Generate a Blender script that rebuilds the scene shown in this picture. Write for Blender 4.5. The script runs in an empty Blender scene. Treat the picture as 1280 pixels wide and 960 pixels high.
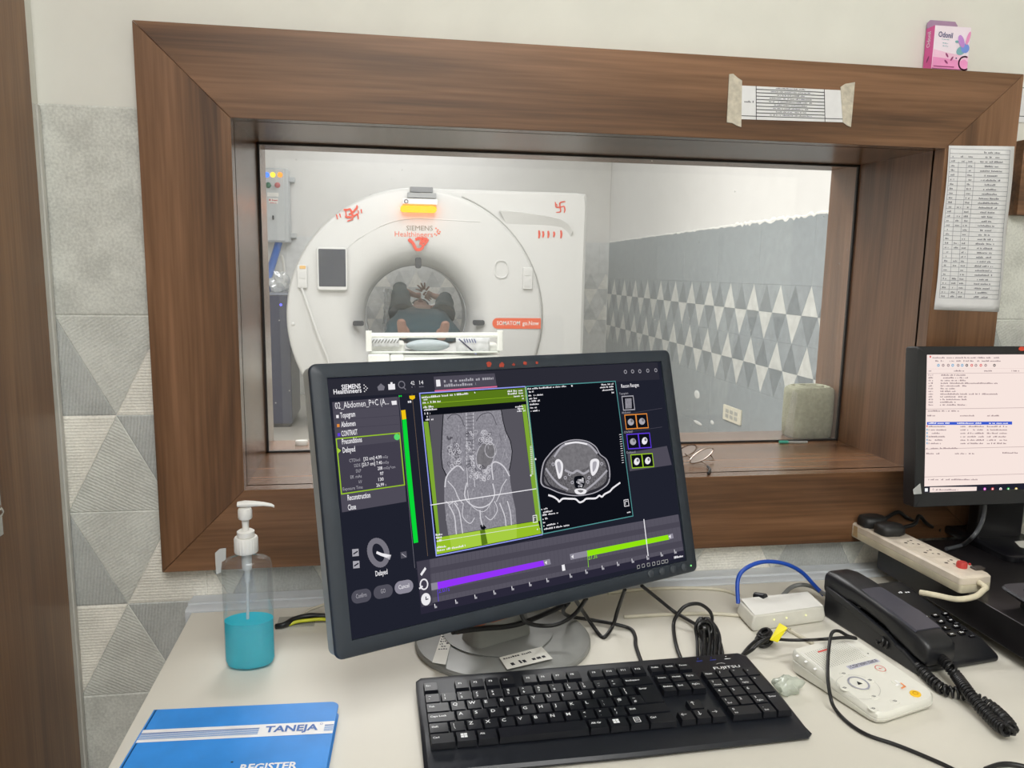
import bpy, bmesh, math, random
from math import sin, cos, pi, radians, sqrt
from mathutils import Vector, Matrix, Euler
from mathutils.geometry import tessellate_polygon
random.seed(7)
scene = bpy.context.scene
COL = scene.collection
# ------------------------------------------------------------------ camera model (same numbers drive the camera object)
FPX = 987.26
CAM = Vector((0.3446, -1.2435, 1.2928))
_y, _p, _r = 0.1625, 0.1546, 0.0162
FW = Vector((sin(_y)*cos(_p), cos(_y)*cos(_p), -sin(_p)))
_ri = Vector((cos(_y), -sin(_y), 0)); _up = _ri.cross(FW)
RT = _ri*cos(_r) + _up*sin(_r); UP = -_ri*sin(_r) + _up*cos(_r)
def ray(x, y): return FW + RT*((x-640)/FPX) + UP*((480-y)/FPX)
def pz(x, y, z): d = ray(x, y); return CAM + d*((z-CAM.z)/d.z)
def py(x, y, Y): d = ray(x, y); return CAM + d*((Y-CAM.y)/d.y)
def px(x, y, X): d = ray(x, y); return CAM + d*((X-CAM.x)/d.x)
class Frame:
    """a flat working frame on a real surface: origin, right, up; n points to the viewer"""
    def __init__(s, o, u, v):
        s.o = Vector(o); s.u = Vector(u).normalized(); s.v = Vector(v).normalized(); s.n = s.u.cross(s.v).normalized()
    def at(s, x, y):
        d = ray(x, y); t = (s.o-CAM).dot(s.n)/d.dot(s.n); q = CAM+d*t-s.o
        return Vector((q.dot(s.u), q.dot(s.v)))
    def P(s, uv, h=0.0): return s.o + s.u*uv[0] + s.v*uv[1] + s.n*h

# ------------------------------------------------------------------ materials
def lin(c):
    def f(v):
        v = v/255.0
        return v/12.92 if v <= .04045 else ((v+.055)/1.055)**2.4
    return (f(c[0]), f(c[1]), f(c[2]), 1.0)
MATS = {}
def nt(name):
    m = bpy.data.materials.new(name); m.use_nodes = True
    n = m.node_tree.nodes; n.clear(); return m, n, m.node_tree.links
def pm(name, col, rough=.5, metal=0.0, var=.06, scale=40, bump=0.0, coat=0.0, spec=.5):
    if name in MATS: return MATS[name]
    m, n, l = nt(name)
    o = n.new('ShaderNodeOutputMaterial'); b = n.new('ShaderNodeBsdfPrincipled'); l.new(b.outputs[0], o.inputs[0])
    tc = n.new('ShaderNodeTexCoord'); no = n.new('ShaderNodeTexNoise'); no.inputs['Scale'].default_value = scale; no.inputs['Detail'].default_value = 4
    l.new(tc.outputs['Object'], no.inputs['Vector'])
    r = n.new('ShaderNodeValToRGB'); c = lin(col)
    r.color_ramp.elements[0].position = .3; r.color_ramp.elements[1].position = .7
    r.color_ramp.elements[0].color = tuple(max(0, v*(1-var)) for v in c[:3])+(1,)
    r.color_ramp.elements[1].color = tuple(min(1, v*(1+var)) for v in c[:3])+(1,)
    l.new(no.outputs['Fac'], r.inputs[0]); l.new(r.outputs[0], b.inputs['Base Color'])
    b.inputs['Roughness'].default_value = rough; b.inputs['Metallic'].default_value = metal
    b.inputs['Coat Weight'].default_value = coat; b.inputs['Specular IOR Level'].default_value = spec
    if bump:
        bp = n.new('ShaderNodeBump'); bp.inputs['Strength'].default_value = bump; bp.inputs['Distance'].default_value = .002
        l.new(no.outputs['Fac'], bp.inputs['Height']); l.new(bp.outputs[0], b.inputs['Normal'])
    MATS[name] = m; return m
def em(name, col, s=1.0):
    if name in MATS: return MATS[name]
    m, n, l = nt(name)
    o = n.new('ShaderNodeOutputMaterial'); b = n.new('ShaderNodeEmission'); l.new(b.outputs[0], o.inputs[0])
    b.inputs[0].default_value = lin(col); b.inputs[1].default_value = s
    MATS[name] = m; return m
def em_noise(name, c0, c1, scale, detail=6, s=1.0, dist=0.0):
    m, n, l = nt(name)
    o = n.new('ShaderNodeOutputMaterial'); b = n.new('ShaderNodeEmission'); l.new(b.outputs[0], o.inputs[0])
    tc = n.new('ShaderNodeTexCoord'); no = n.new('ShaderNodeTexNoise'); no.inputs['Scale'].default_value = scale; no.inputs['Detail'].default_value = detail
    no.inputs['Distortion'].default_value = dist
    l.new(tc.outputs['Object'], no.inputs['Vector'])
    r = n.new('ShaderNodeValToRGB'); r.color_ramp.elements[0].position = .35; r.color_ramp.elements[1].position = .65
    r.color_ramp.elements[0].color = lin(c0); r.color_ramp.elements[1].color = lin(c1)
    l.new(no.outputs['Fac'], r.inputs[0]); l.new(r.outputs[0], b.inputs[0]); b.inputs[1].default_value = s
    return m
def wood(name, axis, cols, rough=.38, sc=1.0, seed=0.0, spec=.5):
    m, n, l = nt(name)
    o = n.new('ShaderNodeOutputMaterial'); b = n.new('ShaderNodeBsdfPrincipled'); l.new(b.outputs[0], o.inputs[0])
    tc = n.new('ShaderNodeTexCoord'); mp = n.new('ShaderNodeMapping')
    s = [11*sc, 11*sc, 11*sc]; s['XYZ'.index(axis)] = .75*sc
    mp.inputs['Scale'].default_value = s; mp.inputs['Location'].default_value = (seed, seed*1.7, seed*.6)
    l.new(tc.outputs['Object'], mp.inputs[0])
    n1 = n.new('ShaderNodeTexNoise'); n1.inputs['Scale'].default_value = 1.0; n1.inputs['Detail'].default_value = 5; n1.inputs['Roughness'].default_value = .55; n1.inputs['Distortion'].default_value = .9
    l.new(mp.outputs[0], n1.inputs['Vector'])
    mp2 = n.new('ShaderNodeMapping'); s2 = [170*sc]*3; s2['XYZ'.index(axis)] = 5*sc
    mp2.inputs['Scale'].default_value = s2; l.new(tc.outputs['Object'], mp2.inputs[0])
    n2 = n.new('ShaderNodeTexNoise'); n2.inputs['Scale'].default_value = 1.0; n2.inputs['Detail'].default_value = 3
    l.new(mp2.outputs[0], n2.inputs['Vector'])
    mx = n.new('ShaderNodeMath'); mx.operation = 'MULTIPLY_ADD'; mx.inputs[1].default_value = .28
    l.new(n2.outputs['Fac'], mx.inputs[0])
    m3 = n.new('ShaderNodeMath'); m3.operation = 'MULTIPLY'; m3.inputs[1].default_value = .80; l.new(n1.outputs['Fac'], m3.inputs[0]); l.new(m3.outputs[0], mx.inputs[2])
    r = n.new('ShaderNodeValToRGB'); e = r.color_ramp.elements
    e[0].position = .36; e[0].color = lin(cols[0]); e[1].position = .70; e[1].color = lin(cols[2])
    k = e.new(.52); k.color = lin(cols[1])
    l.new(mx.outputs[0], r.inputs[0]); l.new(r.outputs[0], b.inputs['Base Color'])
    b.inputs['Roughness'].default_value = rough; b.inputs['Specular IOR Level'].default_value = spec
    bp = n.new('ShaderNodeBump'); bp.inputs['Strength'].default_value = .12; bp.inputs['Distance'].default_value = .001
    l.new(n2.outputs['Fac'], bp.inputs['Height']); l.new(bp.outputs[0], b.inputs['Normal'])
    return m
def ridged(name, col, ang, freq=150, var=.10, ridge=.35, axis='X'):
    """glazed wall tile with fine moulded ridges and a speckle"""
    m, n, l = nt(name)
    o = n.new('ShaderNodeOutputMaterial'); b = n.new('ShaderNodeBsdfPrincipled'); l.new(b.outputs[0], o.inputs[0])
    tc = n.new('ShaderNodeTexCoord')
    no = n.new('ShaderNodeTexNoise'); no.inputs['Scale'].default_value = 260; no.inputs['Detail'].default_value = 3; l.new(tc.outputs['Object'], no.inputs['Vector'])
    nb = n.new('ShaderNodeTexNoise'); nb.inputs['Scale'].default_value = 22; nb.inputs['Detail'].default_value = 4; l.new(tc.outputs['Object'], nb.inputs['Vector'])
    ad = n.new('ShaderNodeMath'); ad.operation = 'ADD'; l.new(no.outputs['Fac'], ad.inputs[0]); l.new(nb.outputs['Fac'], ad.inputs[1])
    r = n.new('ShaderNodeValToRGB'); c = lin(col)
    r.color_ramp.elements[0].position = .75; r.color_ramp.elements[1].position = 1.25
    hf = n.new('ShaderNodeMath'); hf.operation = 'MULTIPLY'; hf.inputs[1].default_value = .5; l.new(ad.outputs[0], hf.inputs[0])
    r.color_ramp.elements[0].position = .38; r.color_ramp.elements[1].position = .62
    r.color_ramp.elements[0].color = tuple(v*(1-var*1.6) for v in c[:3])+(1,)
    r.color_ramp.elements[1].color = tuple(min(1, v*(1+var)) for v in c[:3])+(1,)
    l.new(hf.outputs[0], r.inputs[0]); l.new(r.outputs[0], b.inputs['Base Color'])
    b.inputs['Roughness'].default_value = .42
    mp = n.new('ShaderNodeMapping'); mp.inputs['Rotation'].default_value = ((0, ang, 0) if axis == 'X' else (ang, 0, 0)); l.new(tc.outputs['Object'], mp.inputs[0])
    w = n.new('ShaderNodeTexWave'); w.bands_direction = 'Z'; w.inputs['Scale'].default_value = freq/6.28; w.inputs['Distortion'].default_value = 1.6; w.inputs['Detail'].default_value = 1; w.inputs['Detail Scale'].default_value = 3
    l.new(mp.outputs[0], w.inputs['Vector'])
    ml = n.new('ShaderNodeMath'); ml.operation = 'MULTIPLY_ADD'; ml.inputs[1].default_value = ridge; l.new(w.outputs['Fac'], ml.inputs[0]); lo = n.new('ShaderNodeMath'); lo.operation = 'MULTIPLY'; lo.inputs[1].default_value = .22; l.new(no.outputs['Fac'], lo.inputs[0]); l.new(lo.outputs[0], ml.inputs[2])
    bp = n.new('ShaderNodeBump'); bp.inputs['Strength'].default_value = .75; bp.inputs['Distance'].default_value = .0014
    l.new(ml.outputs[0], bp.inputs['Height']); l.new(bp.outputs[0], b.inputs['Normal'])
    return m
def glassy(name, tint=(255, 255, 255), haze=.0, hazecol=(235, 238, 238), gloss=.06, rough=.03, specks=False, fres=.45):
    """thin clear sheet: mostly see-through, a fresnel-like gloss and some dust haze"""
    m, n, l = nt(name)
    o = n.new('ShaderNodeOutputMaterial'); t = n.new('ShaderNodeBsdfTransparent'); t.inputs[0].default_value = lin(tint)
    g = n.new('ShaderNodeBsdfGlossy'); g.inputs['Roughness'].default_value = rough
    lw = n.new('ShaderNodeLayerWeight'); lw.inputs[0].default_value = .25
    ma = n.new('ShaderNodeMath'); ma.operation = 'MULTIPLY_ADD'; ma.inputs[1].default_value = fres; ma.inputs[2].default_value = gloss; l.new(lw.outputs['Fresnel'], ma.inputs[0])
    mx = n.new('ShaderNodeMixShader'); l.new(ma.outputs[0], mx.inputs[0]); l.new(t.outputs[0], mx.inputs[1]); l.new(g.outputs[0], mx.inputs[2])
    d = n.new('ShaderNodeBsdfDiffuse'); d.inputs[0].default_value = lin(hazecol)
    m2 = n.new('ShaderNodeMixShader'); m2.inputs[0].default_value = haze
    if specks:
        tc = n.new('ShaderNodeTexCoord'); vo = n.new('ShaderNodeTexVoronoi'); vo.inputs['Scale'].default_value = 42; l.new(tc.outputs['Object'], vo.inputs['Vector'])
        no = n.new('ShaderNodeTexNoise'); no.inputs['Scale'].default_value = 9; l.new(tc.outputs['Object'], no.inputs['Vector'])
        ls = n.new('ShaderNodeMath'); ls.operation = 'LESS_THAN'; ls.inputs[1].default_value = .055; l.new(vo.outputs['Distance'], ls.inputs[0])
        gt = n.new('ShaderNodeMath'); gt.operation = 'GREATER_THAN'; gt.inputs[1].default_value = .58; l.new(no.outputs['Fac'], gt.inputs[0])
        mu = n.new('ShaderNodeMath'); mu.operation = 'MULTIPLY'; l.new(ls.outputs[0], mu.inputs[0]); l.new(gt.outputs[0], mu.inputs[1])
        m4 = n.new('ShaderNodeMath'); m4.operation = 'MULTIPLY_ADD'; m4.inputs[1].default_value = .45; m4.inputs[2].default_value = haze; l.new(mu.outputs[0], m4.inputs[0]); l.new(m4.outputs[0], m2.inputs[0])
    l.new(mx.outputs[0], m2.inputs[1]); l.new(d.outputs[0], m2.inputs[2]); l.new(m2.outputs[0], o.inputs[0])
    return m

# ------------------------------------------------------------------ mesh builder
_TXT = {}
def text_geo(s, off=0.0):
    k = (s, off)
    if k in _TXT: return _TXT[k]
    cu = bpy.data.curves.new('txt', 'FONT'); cu.body = s; cu.size = 1.0; cu.offset = off; cu.resolution_u = 2
    ob = bpy.data.objects.new('txt', cu); COL.objects.link(ob)
    dg = bpy.context.evaluated_depsgraph_get(); dg.update()
    me = bpy.data.meshes.new_from_object(ob.evaluated_get(dg))
    vs = [(v.co.x, v.co.y) for v in me.vertices]; fs = [tuple(p.vertices) for p in me.polygons]
    bpy.data.objects.remove(ob); bpy.data.curves.remove(cu); bpy.data.meshes.remove(me)
    xs = [v[0] for v in vs] or [0, 1]
    r = (vs, fs, min(xs), max(xs)); _TXT[k] = r; return r
def catmull(pts, seg=8, closed=False):
    P = [Vector(p) for p in pts]
    if len(P) < 3: return P
    out = []; n = len(P)
    for i in range(n if closed else n-1):
        if closed: a, b, c, d = P[(i-1) % n], P[i], P[(i+1) % n], P[(i+2) % n]
        else: a, b, c, d = P[max(i-1, 0)], P[i], P[i+1], P[min(i+2, n-1)]
        for k in range(seg):
            t = k/seg
            out.append(.5*((2*b)+(c-a)*t+(2*a-5*b+4*c-d)*t*t+(-a+3*b-3*c+d)*t**3))
    if not closed: out.append(P[-1])
    return out
class MB:
    def __init__(s, M=None): s.v = []; s.f = []; s.mi = []; s.M = M; s.m = 0
    def add(s, vs, fs, m=None):
        o = len(s.v)
        for q in vs:
            q = Vector(q); s.v.append(s.M @ q if s.M is not None else q)
        for f in fs: s.f.append(tuple(i+o for i in f)); s.mi.append(s.m if m is None else m)
        return s
    def box(s, x0, x1, y0, y1, z0, z1, m=None):
        return s.add([(x0, y0, z0), (x1, y0, z0), (x1, y1, z0), (x0, y1, z0), (x0, y0, z1), (x1, y0, z1), (x1, y1, z1), (x0, y1, z1)],
                     [(3, 2, 1, 0), (4, 5, 6, 7), (0, 1, 5, 4), (1, 2, 6, 5), (2, 3, 7, 6), (3, 0, 4, 7)], m)
    def hexa(s, lo, hi, m=None):
        """8-corner block: lower quad, upper quad (both anticlockwise from above)"""
        return s.add(list(lo)+list(hi), [(3, 2, 1, 0), (4, 5, 6, 7), (0, 1, 5, 4), (1, 2, 6, 5), (2, 3, 7, 6), (3, 0, 4, 7)], m)
    def loft(s, rings, caps=True, closed=True, m=None):
        n = len(rings[0]); vs = [p for r in rings for p in r]; fs = []
        for i in range(len(rings)-1):
            for j in range(n if closed else n-1):
                a = i*n+j; b = i*n+(j+1) % n
                fs.append((a, b, b+n, a+n))
        if caps:
            fs.append(tuple(reversed(range(n)))); fs.append(tuple(range((len(rings)-1)*n, len(rings)*n)))
        return s.add(vs, fs, m)
    def prism(s, poly, fn, a, b, m=None):
        """poly: 2D outline, fn(u,v,h)->3D; extruded from h=a to h=b"""
        return s.loft([[fn(u, v, a) for u, v in poly], [fn(u, v, b) for u, v in poly]], m=m)
    def lathe(s, prof, c=(0, 0, 0), n=24, sx=1, sy=1, m=None, caps=True):
        return s.loft([[(c[0]+r*sx*cos(2*pi*k/n), c[1]+r*sy*sin(2*pi*k/n), c[2]+z) for k in range(n)] for r, z in prof], caps=caps, m=m)
    def tube(s, pts, r, n=8, seg=6, m=None, smooth=True, closed=False):
        P = catmull(pts, seg, closed) if smooth else [Vector(p) for p in pts]
        R = r if callable(r) else (lambda t: r)
        rings = []; up = Vector((0, 0, 1)); N = len(P)
        nrm = None
        for i, p in enumerate(P):
            t = (P[(i+1) % N if closed else min(i+1, N-1)]-P[(i-1) % N if closed else max(i-1, 0)])
            if t.length < 1e-9: t = Vector((1, 0, 0))
            t.normalize()
            if nrm is None:
                nrm = t.cross(up)
                if nrm.length < 1e-3: nrm = t.cross(Vector((1, 0, 0)))
            nrm = (nrm - t*nrm.dot(t)).normalized(); bn = t.cross(nrm)
            rr = R(i/max(1, N-1))
            rings.append([p+(nrm*cos(2*pi*k/n)+bn*sin(2*pi*k/n))*rr for k in range(n)])
        if closed: rings.append(rings[0])
        return s.loft(rings, caps=not closed, m=m)
    def ball(s, c, r, sc=(1, 1, 1), n=16, m=None, nz=10):
        return s.loft([[(c[0]+r*sc[0]*max(1e-4, sin(pi*i/nz))*cos(2*pi*k/n), c[1]+r*sc[1]*max(1e-4, sin(pi*i/nz))*sin(2*pi*k/n), c[2]-r*sc[2]*cos(pi*i/nz)) for k in range(n)] for i in range(nz+1)], m=m)
    # --- flat drawing on a Frame
    def poly(s, F, uvs, h=0.0, m=None):
        uvs = [Vector((u[0], u[1], 0)) for u in uvs]
        if len(uvs) <= 4: return s.add([F.P(u, h) for u in uvs], [tuple(range(len(uvs)))], m)
        tr = tessellate_polygon([uvs])
        return s.add([F.P(u, h) for u in uvs], [tuple(t) for t in tr], m)
    def line(s, F, uvs, w, h=0.0, m=None, closed=False):
        P = [Vector((u[0], u[1])) for u in uvs]; n = len(P)
        for i in range(n if closed else n-1):
            a, b = P[i], P[(i+1) % n]; d = b-a
            if d.length < 1e-9: continue
            d.normalize(); k = Vector((-d.y, d.x))*w/2; e = d*w*.35
            s.add([F.P(q, h) for q in (a-e+k, a-e-k, b+e-k, b+e+k)], [(0, 1, 2, 3)], m)
        return s
    def disc(s, F, c, ru, rv=None, h=0.0, n=24, m=None, ang=0.0):
        rv = rv or ru
        pts = []
        for k in range(n):
            a = ru*cos(2*pi*k/n); b = rv*sin(2*pi*k/n)
            pts.append((c[0]+a*cos(ang)-b*sin(ang), c[1]+a*sin(ang)+b*cos(ang)))
        return s.add([F.P(u, h) for u in pts], [tuple(range(n))], m)
    def ringline(s, F, c, ru, rv, w, h=0.0, n=32, m=None, ang=0.0, a0=0.0, a1=2*pi):
        pts = []
        for k in range(n+1):
            t = a0+(a1-a0)*k/n; a = ru*cos(t); b = rv*sin(t)
            pts.append((c[0]+a*cos(ang)-b*sin(ang), c[1]+a*sin(ang)+b*cos(ang)))
        return s.line(F, pts, w, h, m)
    def text(s, F, st, A, B, hgt=None, h=0.0, m=None, off=0.0):
        vs, fs, x0, x1 = text_geo(st, off)
        A = Vector((A[0], A[1])); B = Vector((B[0], B[1])); d = B-A; L = d.length; d.normalize(); k = Vector((-d.y, d.x))
        sx = L/max(1e-6, x1-x0); sy = hgt/.70 if hgt else sx
        return s.add([F.P(A+d*((x-x0)*sx)+k*(y*sy), h) for x, y in vs], fs, m)
    def greek(s, F, A, B, hgt, h=0.0, m=None, rnd=None):
        """a line of print too small to read: word-length dashes"""
        rnd = rnd or random
        A = Vector((A[0], A[1])); B = Vector((B[0], B[1])); d = B-A; L = d.length; d.normalize(); k = Vector((-d.y, d.x)); t = 0
        while t < L:
            w = min(L-t, hgt*rnd.uniform(.35, .8))
            hh = hgt*rnd.choice((.62, .62, .8, 1.0))
            if rnd.random() > .16: s.add([F.P(q, h) for q in (A+d*t, A+d*(t+w), A+d*(t+w)+k*hh, A+d*t+k*hh)], [(0, 1, 2, 3)], m)
            t += w+hgt*.22
        return s
    def build(s, name, mats, parent=None, bevel=0.0, bseg=2, smooth=None, sub=0, props=None):
        if not isinstance(mats, (list, tuple)): mats = [mats]
        base = Vector((0, 0, 0)); q = parent
        while q is not None: base += q.location; q = q.parent
        me = bpy.data.meshes.new(name)
        own = Vector((0, 0, 0))
        if parent is None:
            xs = [v.x for v in s.v]; ys = [v.y for v in s.v]; zs = [v.z for v in s.v]
            own = Vector(((min(xs)+max(xs))/2, (min(ys)+max(ys))/2, min(zs)))
        me.from_pydata([v-base-own for v in s.v], [], s.f); me.validate(clean_customdata=False)
        for mt in mats: me.materials.append(mt)
        for p, i in zip(me.polygons, s.mi): p.material_index = i
        ob = bpy.data.objects.new(name, me); COL.objects.link(ob); ob.location = own
        if parent is not None: ob.parent = parent
        bm = bmesh.new(); bm.from_mesh(me); bmesh.ops.recalc_face_normals(bm, faces=[f for f in bm.faces]) if not getattr(s, 'flat', False) else None
        bm.to_mesh(me); bm.free()
        if smooth is not None or bevel:
            me.polygons.foreach_set('use_smooth', [True]*len(me.polygons)); me.set_sharp_from_angle(angle=radians(smooth or 35))
        if bevel:
            b = ob.modifiers.new('bevel', 'BEVEL'); b.width = bevel; b.segments = bseg; b.limit_method = 'ANGLE'; b.angle_limit = radians(40); b.harden_normals = False
        if sub:
            b = ob.modifiers.new('sub', 'SUBSURF'); b.levels = sub; b.render_levels = sub
        if props:
            for k, v in props.items(): ob[k] = v
        return ob
def tag(o, label, cat=None, group=None, kind=None):
    if label: o['label'] = label
    if cat: o['category'] = cat
    if group: o['group'] = group
    if kind: o['kind'] = kind
    return o
def thing(name, label, cat, loc, group=None):
    o = bpy.data.objects.new(name, None); COL.objects.link(o); o.location = loc; o.empty_display_size = .05
    return tag(o, label, cat, group)
def struct(o, label=None):
    o['kind'] = 'structure'
    if label: o['label'] = label
    return o
def rrect(x0, x1, y0, y1, r, n=5):
    out = []
    for cx, cy, a in ((x1-r, y1-r, 0), (x0+r, y1-r, pi/2), (x0+r, y0+r, pi), (x1-r, y0+r, 3*pi/2)):
        for k in range(n+1): t = a+pi/2*k/n; out.append((cx+r*cos(t), cy+r*sin(t)))
    return out
DESK = 0.75
# ------------------------------------------------------------------ shared materials
WALNUT = ((66, 43, 27), (107, 75, 50), (140, 102, 74))
W_X = wood('walnut_x', 'X', WALNUT, seed=3.1)
W_Z = wood('walnut_z', 'Z', WALNUT, seed=8.3)
W_Z2 = wood('walnut_z2', 'Z', WALNUT, seed=5.2)
W_X2 = wood('walnut_x2', 'X', WALNUT, seed=1.2)
W_DOOR = wood('door_wood', 'Z', ((88, 58, 34), (118, 82, 50), (142, 104, 68)), seed=12.0)
PAINT = pm('cream_paint', (222, 221, 213), .7, var=.025, scale=14, bump=.25)
PAINT2 = pm('white_paint', (230, 229, 226), .7, var=.02, scale=9, bump=.2)
BLACK = pm('black_plastic', (24, 25, 29), .42, var=.15)
BLACK2 = pm('black_gloss', (18, 18, 22), .28, var=.15)
CHAR = pm('charcoal_plastic', (40, 48, 58), .45, var=.08)
CABLE = pm('black_cable', (22, 22, 24), .4, var=.15)
WHITE = pm('white_plastic', (232, 231, 226), .35, var=.02)
CREAM = pm('cream_plastic', (224, 219, 200), .4, var=.05)
PAPER = pm('paper', (226, 226, 228), .7, var=.02, scale=90)
INK = pm('ink', (70, 70, 78), .7)
INKD = pm('ink_dark', (30, 30, 36), .7)
RED = pm('red_powder', (214, 72, 46), .6, var=.2, scale=80)
CHROME = pm('chrome', (205, 205, 205), .18, metal=1.0)
# ------------------------------------------------------------------ setting: control room shell
WX0, WX1 = -.14, 2.62      # control room, left and right wall faces
WIN = dict(x0=0.0, x1=1.4164, z0=.8034, z1=1.6182, a=.1275, b=1.2821, c=.932, d=1.4919)
YW, YB = .025, .345        # faces of the partition
HOLE = (.1095, 1.3001, .914, 1.5099)
ZC = 2.85
mb = MB()
for y0, y1 in ((YW+.001, YB),):
    mb.box(-2.1, HOLE[0], y0, y1, 0, ZC); mb.box(HOLE[1], 2.75, y0, y1, 0, ZC)
    mb.box(HOLE[0], HOLE[1], y0, y1, 0, HOLE[2]); mb.box(HOLE[0], HOLE[1], y0, y1, HOLE[3], ZC)
wall_front = struct(mb.build('wall_front', PAINT))
def tile_mats(tagname, dark, mid, light, axis='X'):
    return [pm('grout_'+tagname, tuple(c*.84 for c in mid), .8, var=.08),
            ridged('tile_plain_'+tagname, mid, 0, 60, var=(.13 if tagname == 'control' else .06), ridge=.0, axis=axis),
            ridged('tile_light_'+tagname, light, 0, 420, axis=axis),
            ridged('tile_mid_'+tagname, mid, .55, 420, axis=axis),
            ridged('tile_mid2_'+tagname, mid, -.5, 420, axis=axis),
            ridged('tile_dark_'+tagname, dark, 1.45, 420, axis=axis)]
def tile_panel(name, mats, parent, P, x0, x1, ztop, xref, b=.1565, hr=.1526, plain=.302, rows=4, zbot=0.0, skip=None, gap=.0019, th=.0012, pw=.6, regions=None):
    """P(x, z, h) puts tile coordinates on the wall; triangles are separate raised tiles over the grout bed"""
    mb = MB()
    regions = regions or [(x0, x1, zbot, ztop)]
    for ra, rb, rc_, rd in regions: mb.add([P(ra, rc_, 0), P(rb, rc_, 0), P(rb, rd, 0), P(ra, rd, 0)], [(0, 1, 2, 3)], 0)
    def piece(pts0, m):
      for reg in regions:
        pts = clip(pts0, reg)
        if len(pts) < 3: continue
        c = (sum(p[0] for p in pts)/len(pts), sum(p[1] for p in pts)/len(pts))
        q = []
        for p in pts:
            d = sqrt((p[0]-c[0])**2+(p[1]-c[1])**2) or 1
            k = max(0, 1-gap*1.6/d); q.append((c[0]+(p[0]-c[0])*k, c[1]+(p[1]-c[1])*k))
        n = len(q)
        mb.add([P(*p, 0) for p in pts]+[P(*p, th) for p in q], [tuple(range(n, 2*n))]+[(i, (i+1) % n, n+(i+1) % n, n+i) for i in range(n)], m)
    def clip(pts, reg):
        for ax, sgn, lim in ((0, 1, reg[0]), (0, -1, -reg[1]), (1, 1, reg[2]), (1, -1, -reg[3])):
            out = []
            for i in range(len(pts)):
                a, c = pts[i], pts[(i+1) % len(pts)]; da = sgn*a[ax]-lim; dc = sgn*c[ax]-lim
                if da >= 0: out.append(a)
                if (da > 0 and dc < 0) or (da < 0 and dc > 0):
                    t = da/(da-dc); out.append((a[0]+(c[0]-a[0])*t, a[1]+(c[1]-a[1])*t))
            pts = out
            if not pts: return []
        return pts
    z = ztop
    def plainrow(za, zb):
        k = math.floor((x0-xref)/pw)
        while xref+k*pw < x1:
            piece([(xref+k*pw, zb), (xref+(k+1)*pw, zb), (xref+(k+1)*pw, za), (xref+k*pw, za)], 1); k += 1
    plainrow(z, z-plain); z -= plain
    for r in range(rows):
        za, zb = z, z-hr
        k0 = int((x0-xref)/b)-2; k1 = int((x1-xref)/b)+2
        for k in range(k0, k1):
            X = xref+k*b
            if r % 2 == 0:
                piece([(X-b/2, zb), (X+b/2, zb), (X, za)], 2 if k % 2 == 0 else 5)
                piece([(X, za), (X+b/2, zb), (X+b, za)], 3 if k % 2 else 4)
            else:
                piece([(X, zb), (X+b/2, za), (X-b/2, za)], 2 if k % 2 else 5)
                piece([(X, zb), (X+b, zb), (X+b/2, za)], 4 if k % 2 else 3)
        z -= hr
    while z > zbot+.01:
        zb = max(zbot, z-plain); plainrow(z, zb); z = zb
    mb.flat = False
    return mb.build(name, mats, parent)
TM = tile_mats('control', (180, 182, 179), (206, 207, 200), (234, 231, 221))
# white up-pointing triangle apex of the top row stands at X = 0.0177 (the window frame hides half of it)
tile_panel('wall_tiles', TM, wall_front, lambda x, z, h: (x, YW-h, z), WX0, WX1, 1.5042, .0177,
           regions=[(WX0, .06, 0, 1.5042), (1.35, WX1, 0, 1.5042), (.06, 1.35, 0, .86)])
mb = MB(); mb.box(WX0-.15, WX0, -3.4, YW, 0, ZC); wall_left = struct(mb.build('wall_left', PAINT))
mb = MB(); mb.box(WX1, WX1+.13, -3.4, YW, 0, ZC); struct(mb.build('wall_right', PAINT))
mb = MB(); mb.box(WX0-.15, WX1+.13, -3.55, -3.4, 0, ZC); struct(mb.build('wall_rear', PAINT))
FLOOR = pm('floor_vitrified', (188, 184, 174), .22, var=.04, scale=5)
mb = MB(); mb.box(-2.2, 2.8, -3.55, 6.6, -.1, 0); struct(mb.build('floor', FLOOR))
CEIL = pm('ceiling_white', (236, 236, 232), .8, var=.01)
mb = MB(); mb.box(-2.2, 2.8, -3.55, 6.6, ZC, ZC+.1); struct(mb.build('ceiling', CEIL))
# corner trims beside the door, and the wooden door in the left wall
TRIM = pm('white_trim', (205, 203, 196), .5, var=.05)
mb = MB(); mb.box(WX0, WX0+.004, -.004, .006, 0, 1.5); mb.box(WX0, WX0+.0055, .010, .019, 0, 1.5)
struct(mb.build('trim_1', TRIM))
door = bpy.data.objects.new('door_1', None); COL.objects.link(door); door.location = (WX0, -.4, 0); struct(door)
mb = MB(); mb.box(WX0, WX0+.007, -1.0, -.006, 2.105, 2.2); mb.build('door_frame', W_DOOR, door, bevel=.0015)
mb = MB(); mb.box(WX0, WX0+.005, -1.0, -.006, .005, 2.1); mb.build('door_leaf', W_DOOR, door, bevel=.001)
mb = MB(); mb.box(WX0+.005, WX0+.0075, -.245, -.1945, .94, 1.022); mb.tube([(WX0+.007, -.226, .99), (WX0+.030, -.256, .99), (WX0+.034, -.28, .99), (WX0+.034, -.38, .988)], .007)
mb.build('door_handle', CHROME, door, bevel=.001, props={'label': 'chrome lever handle'})

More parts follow.
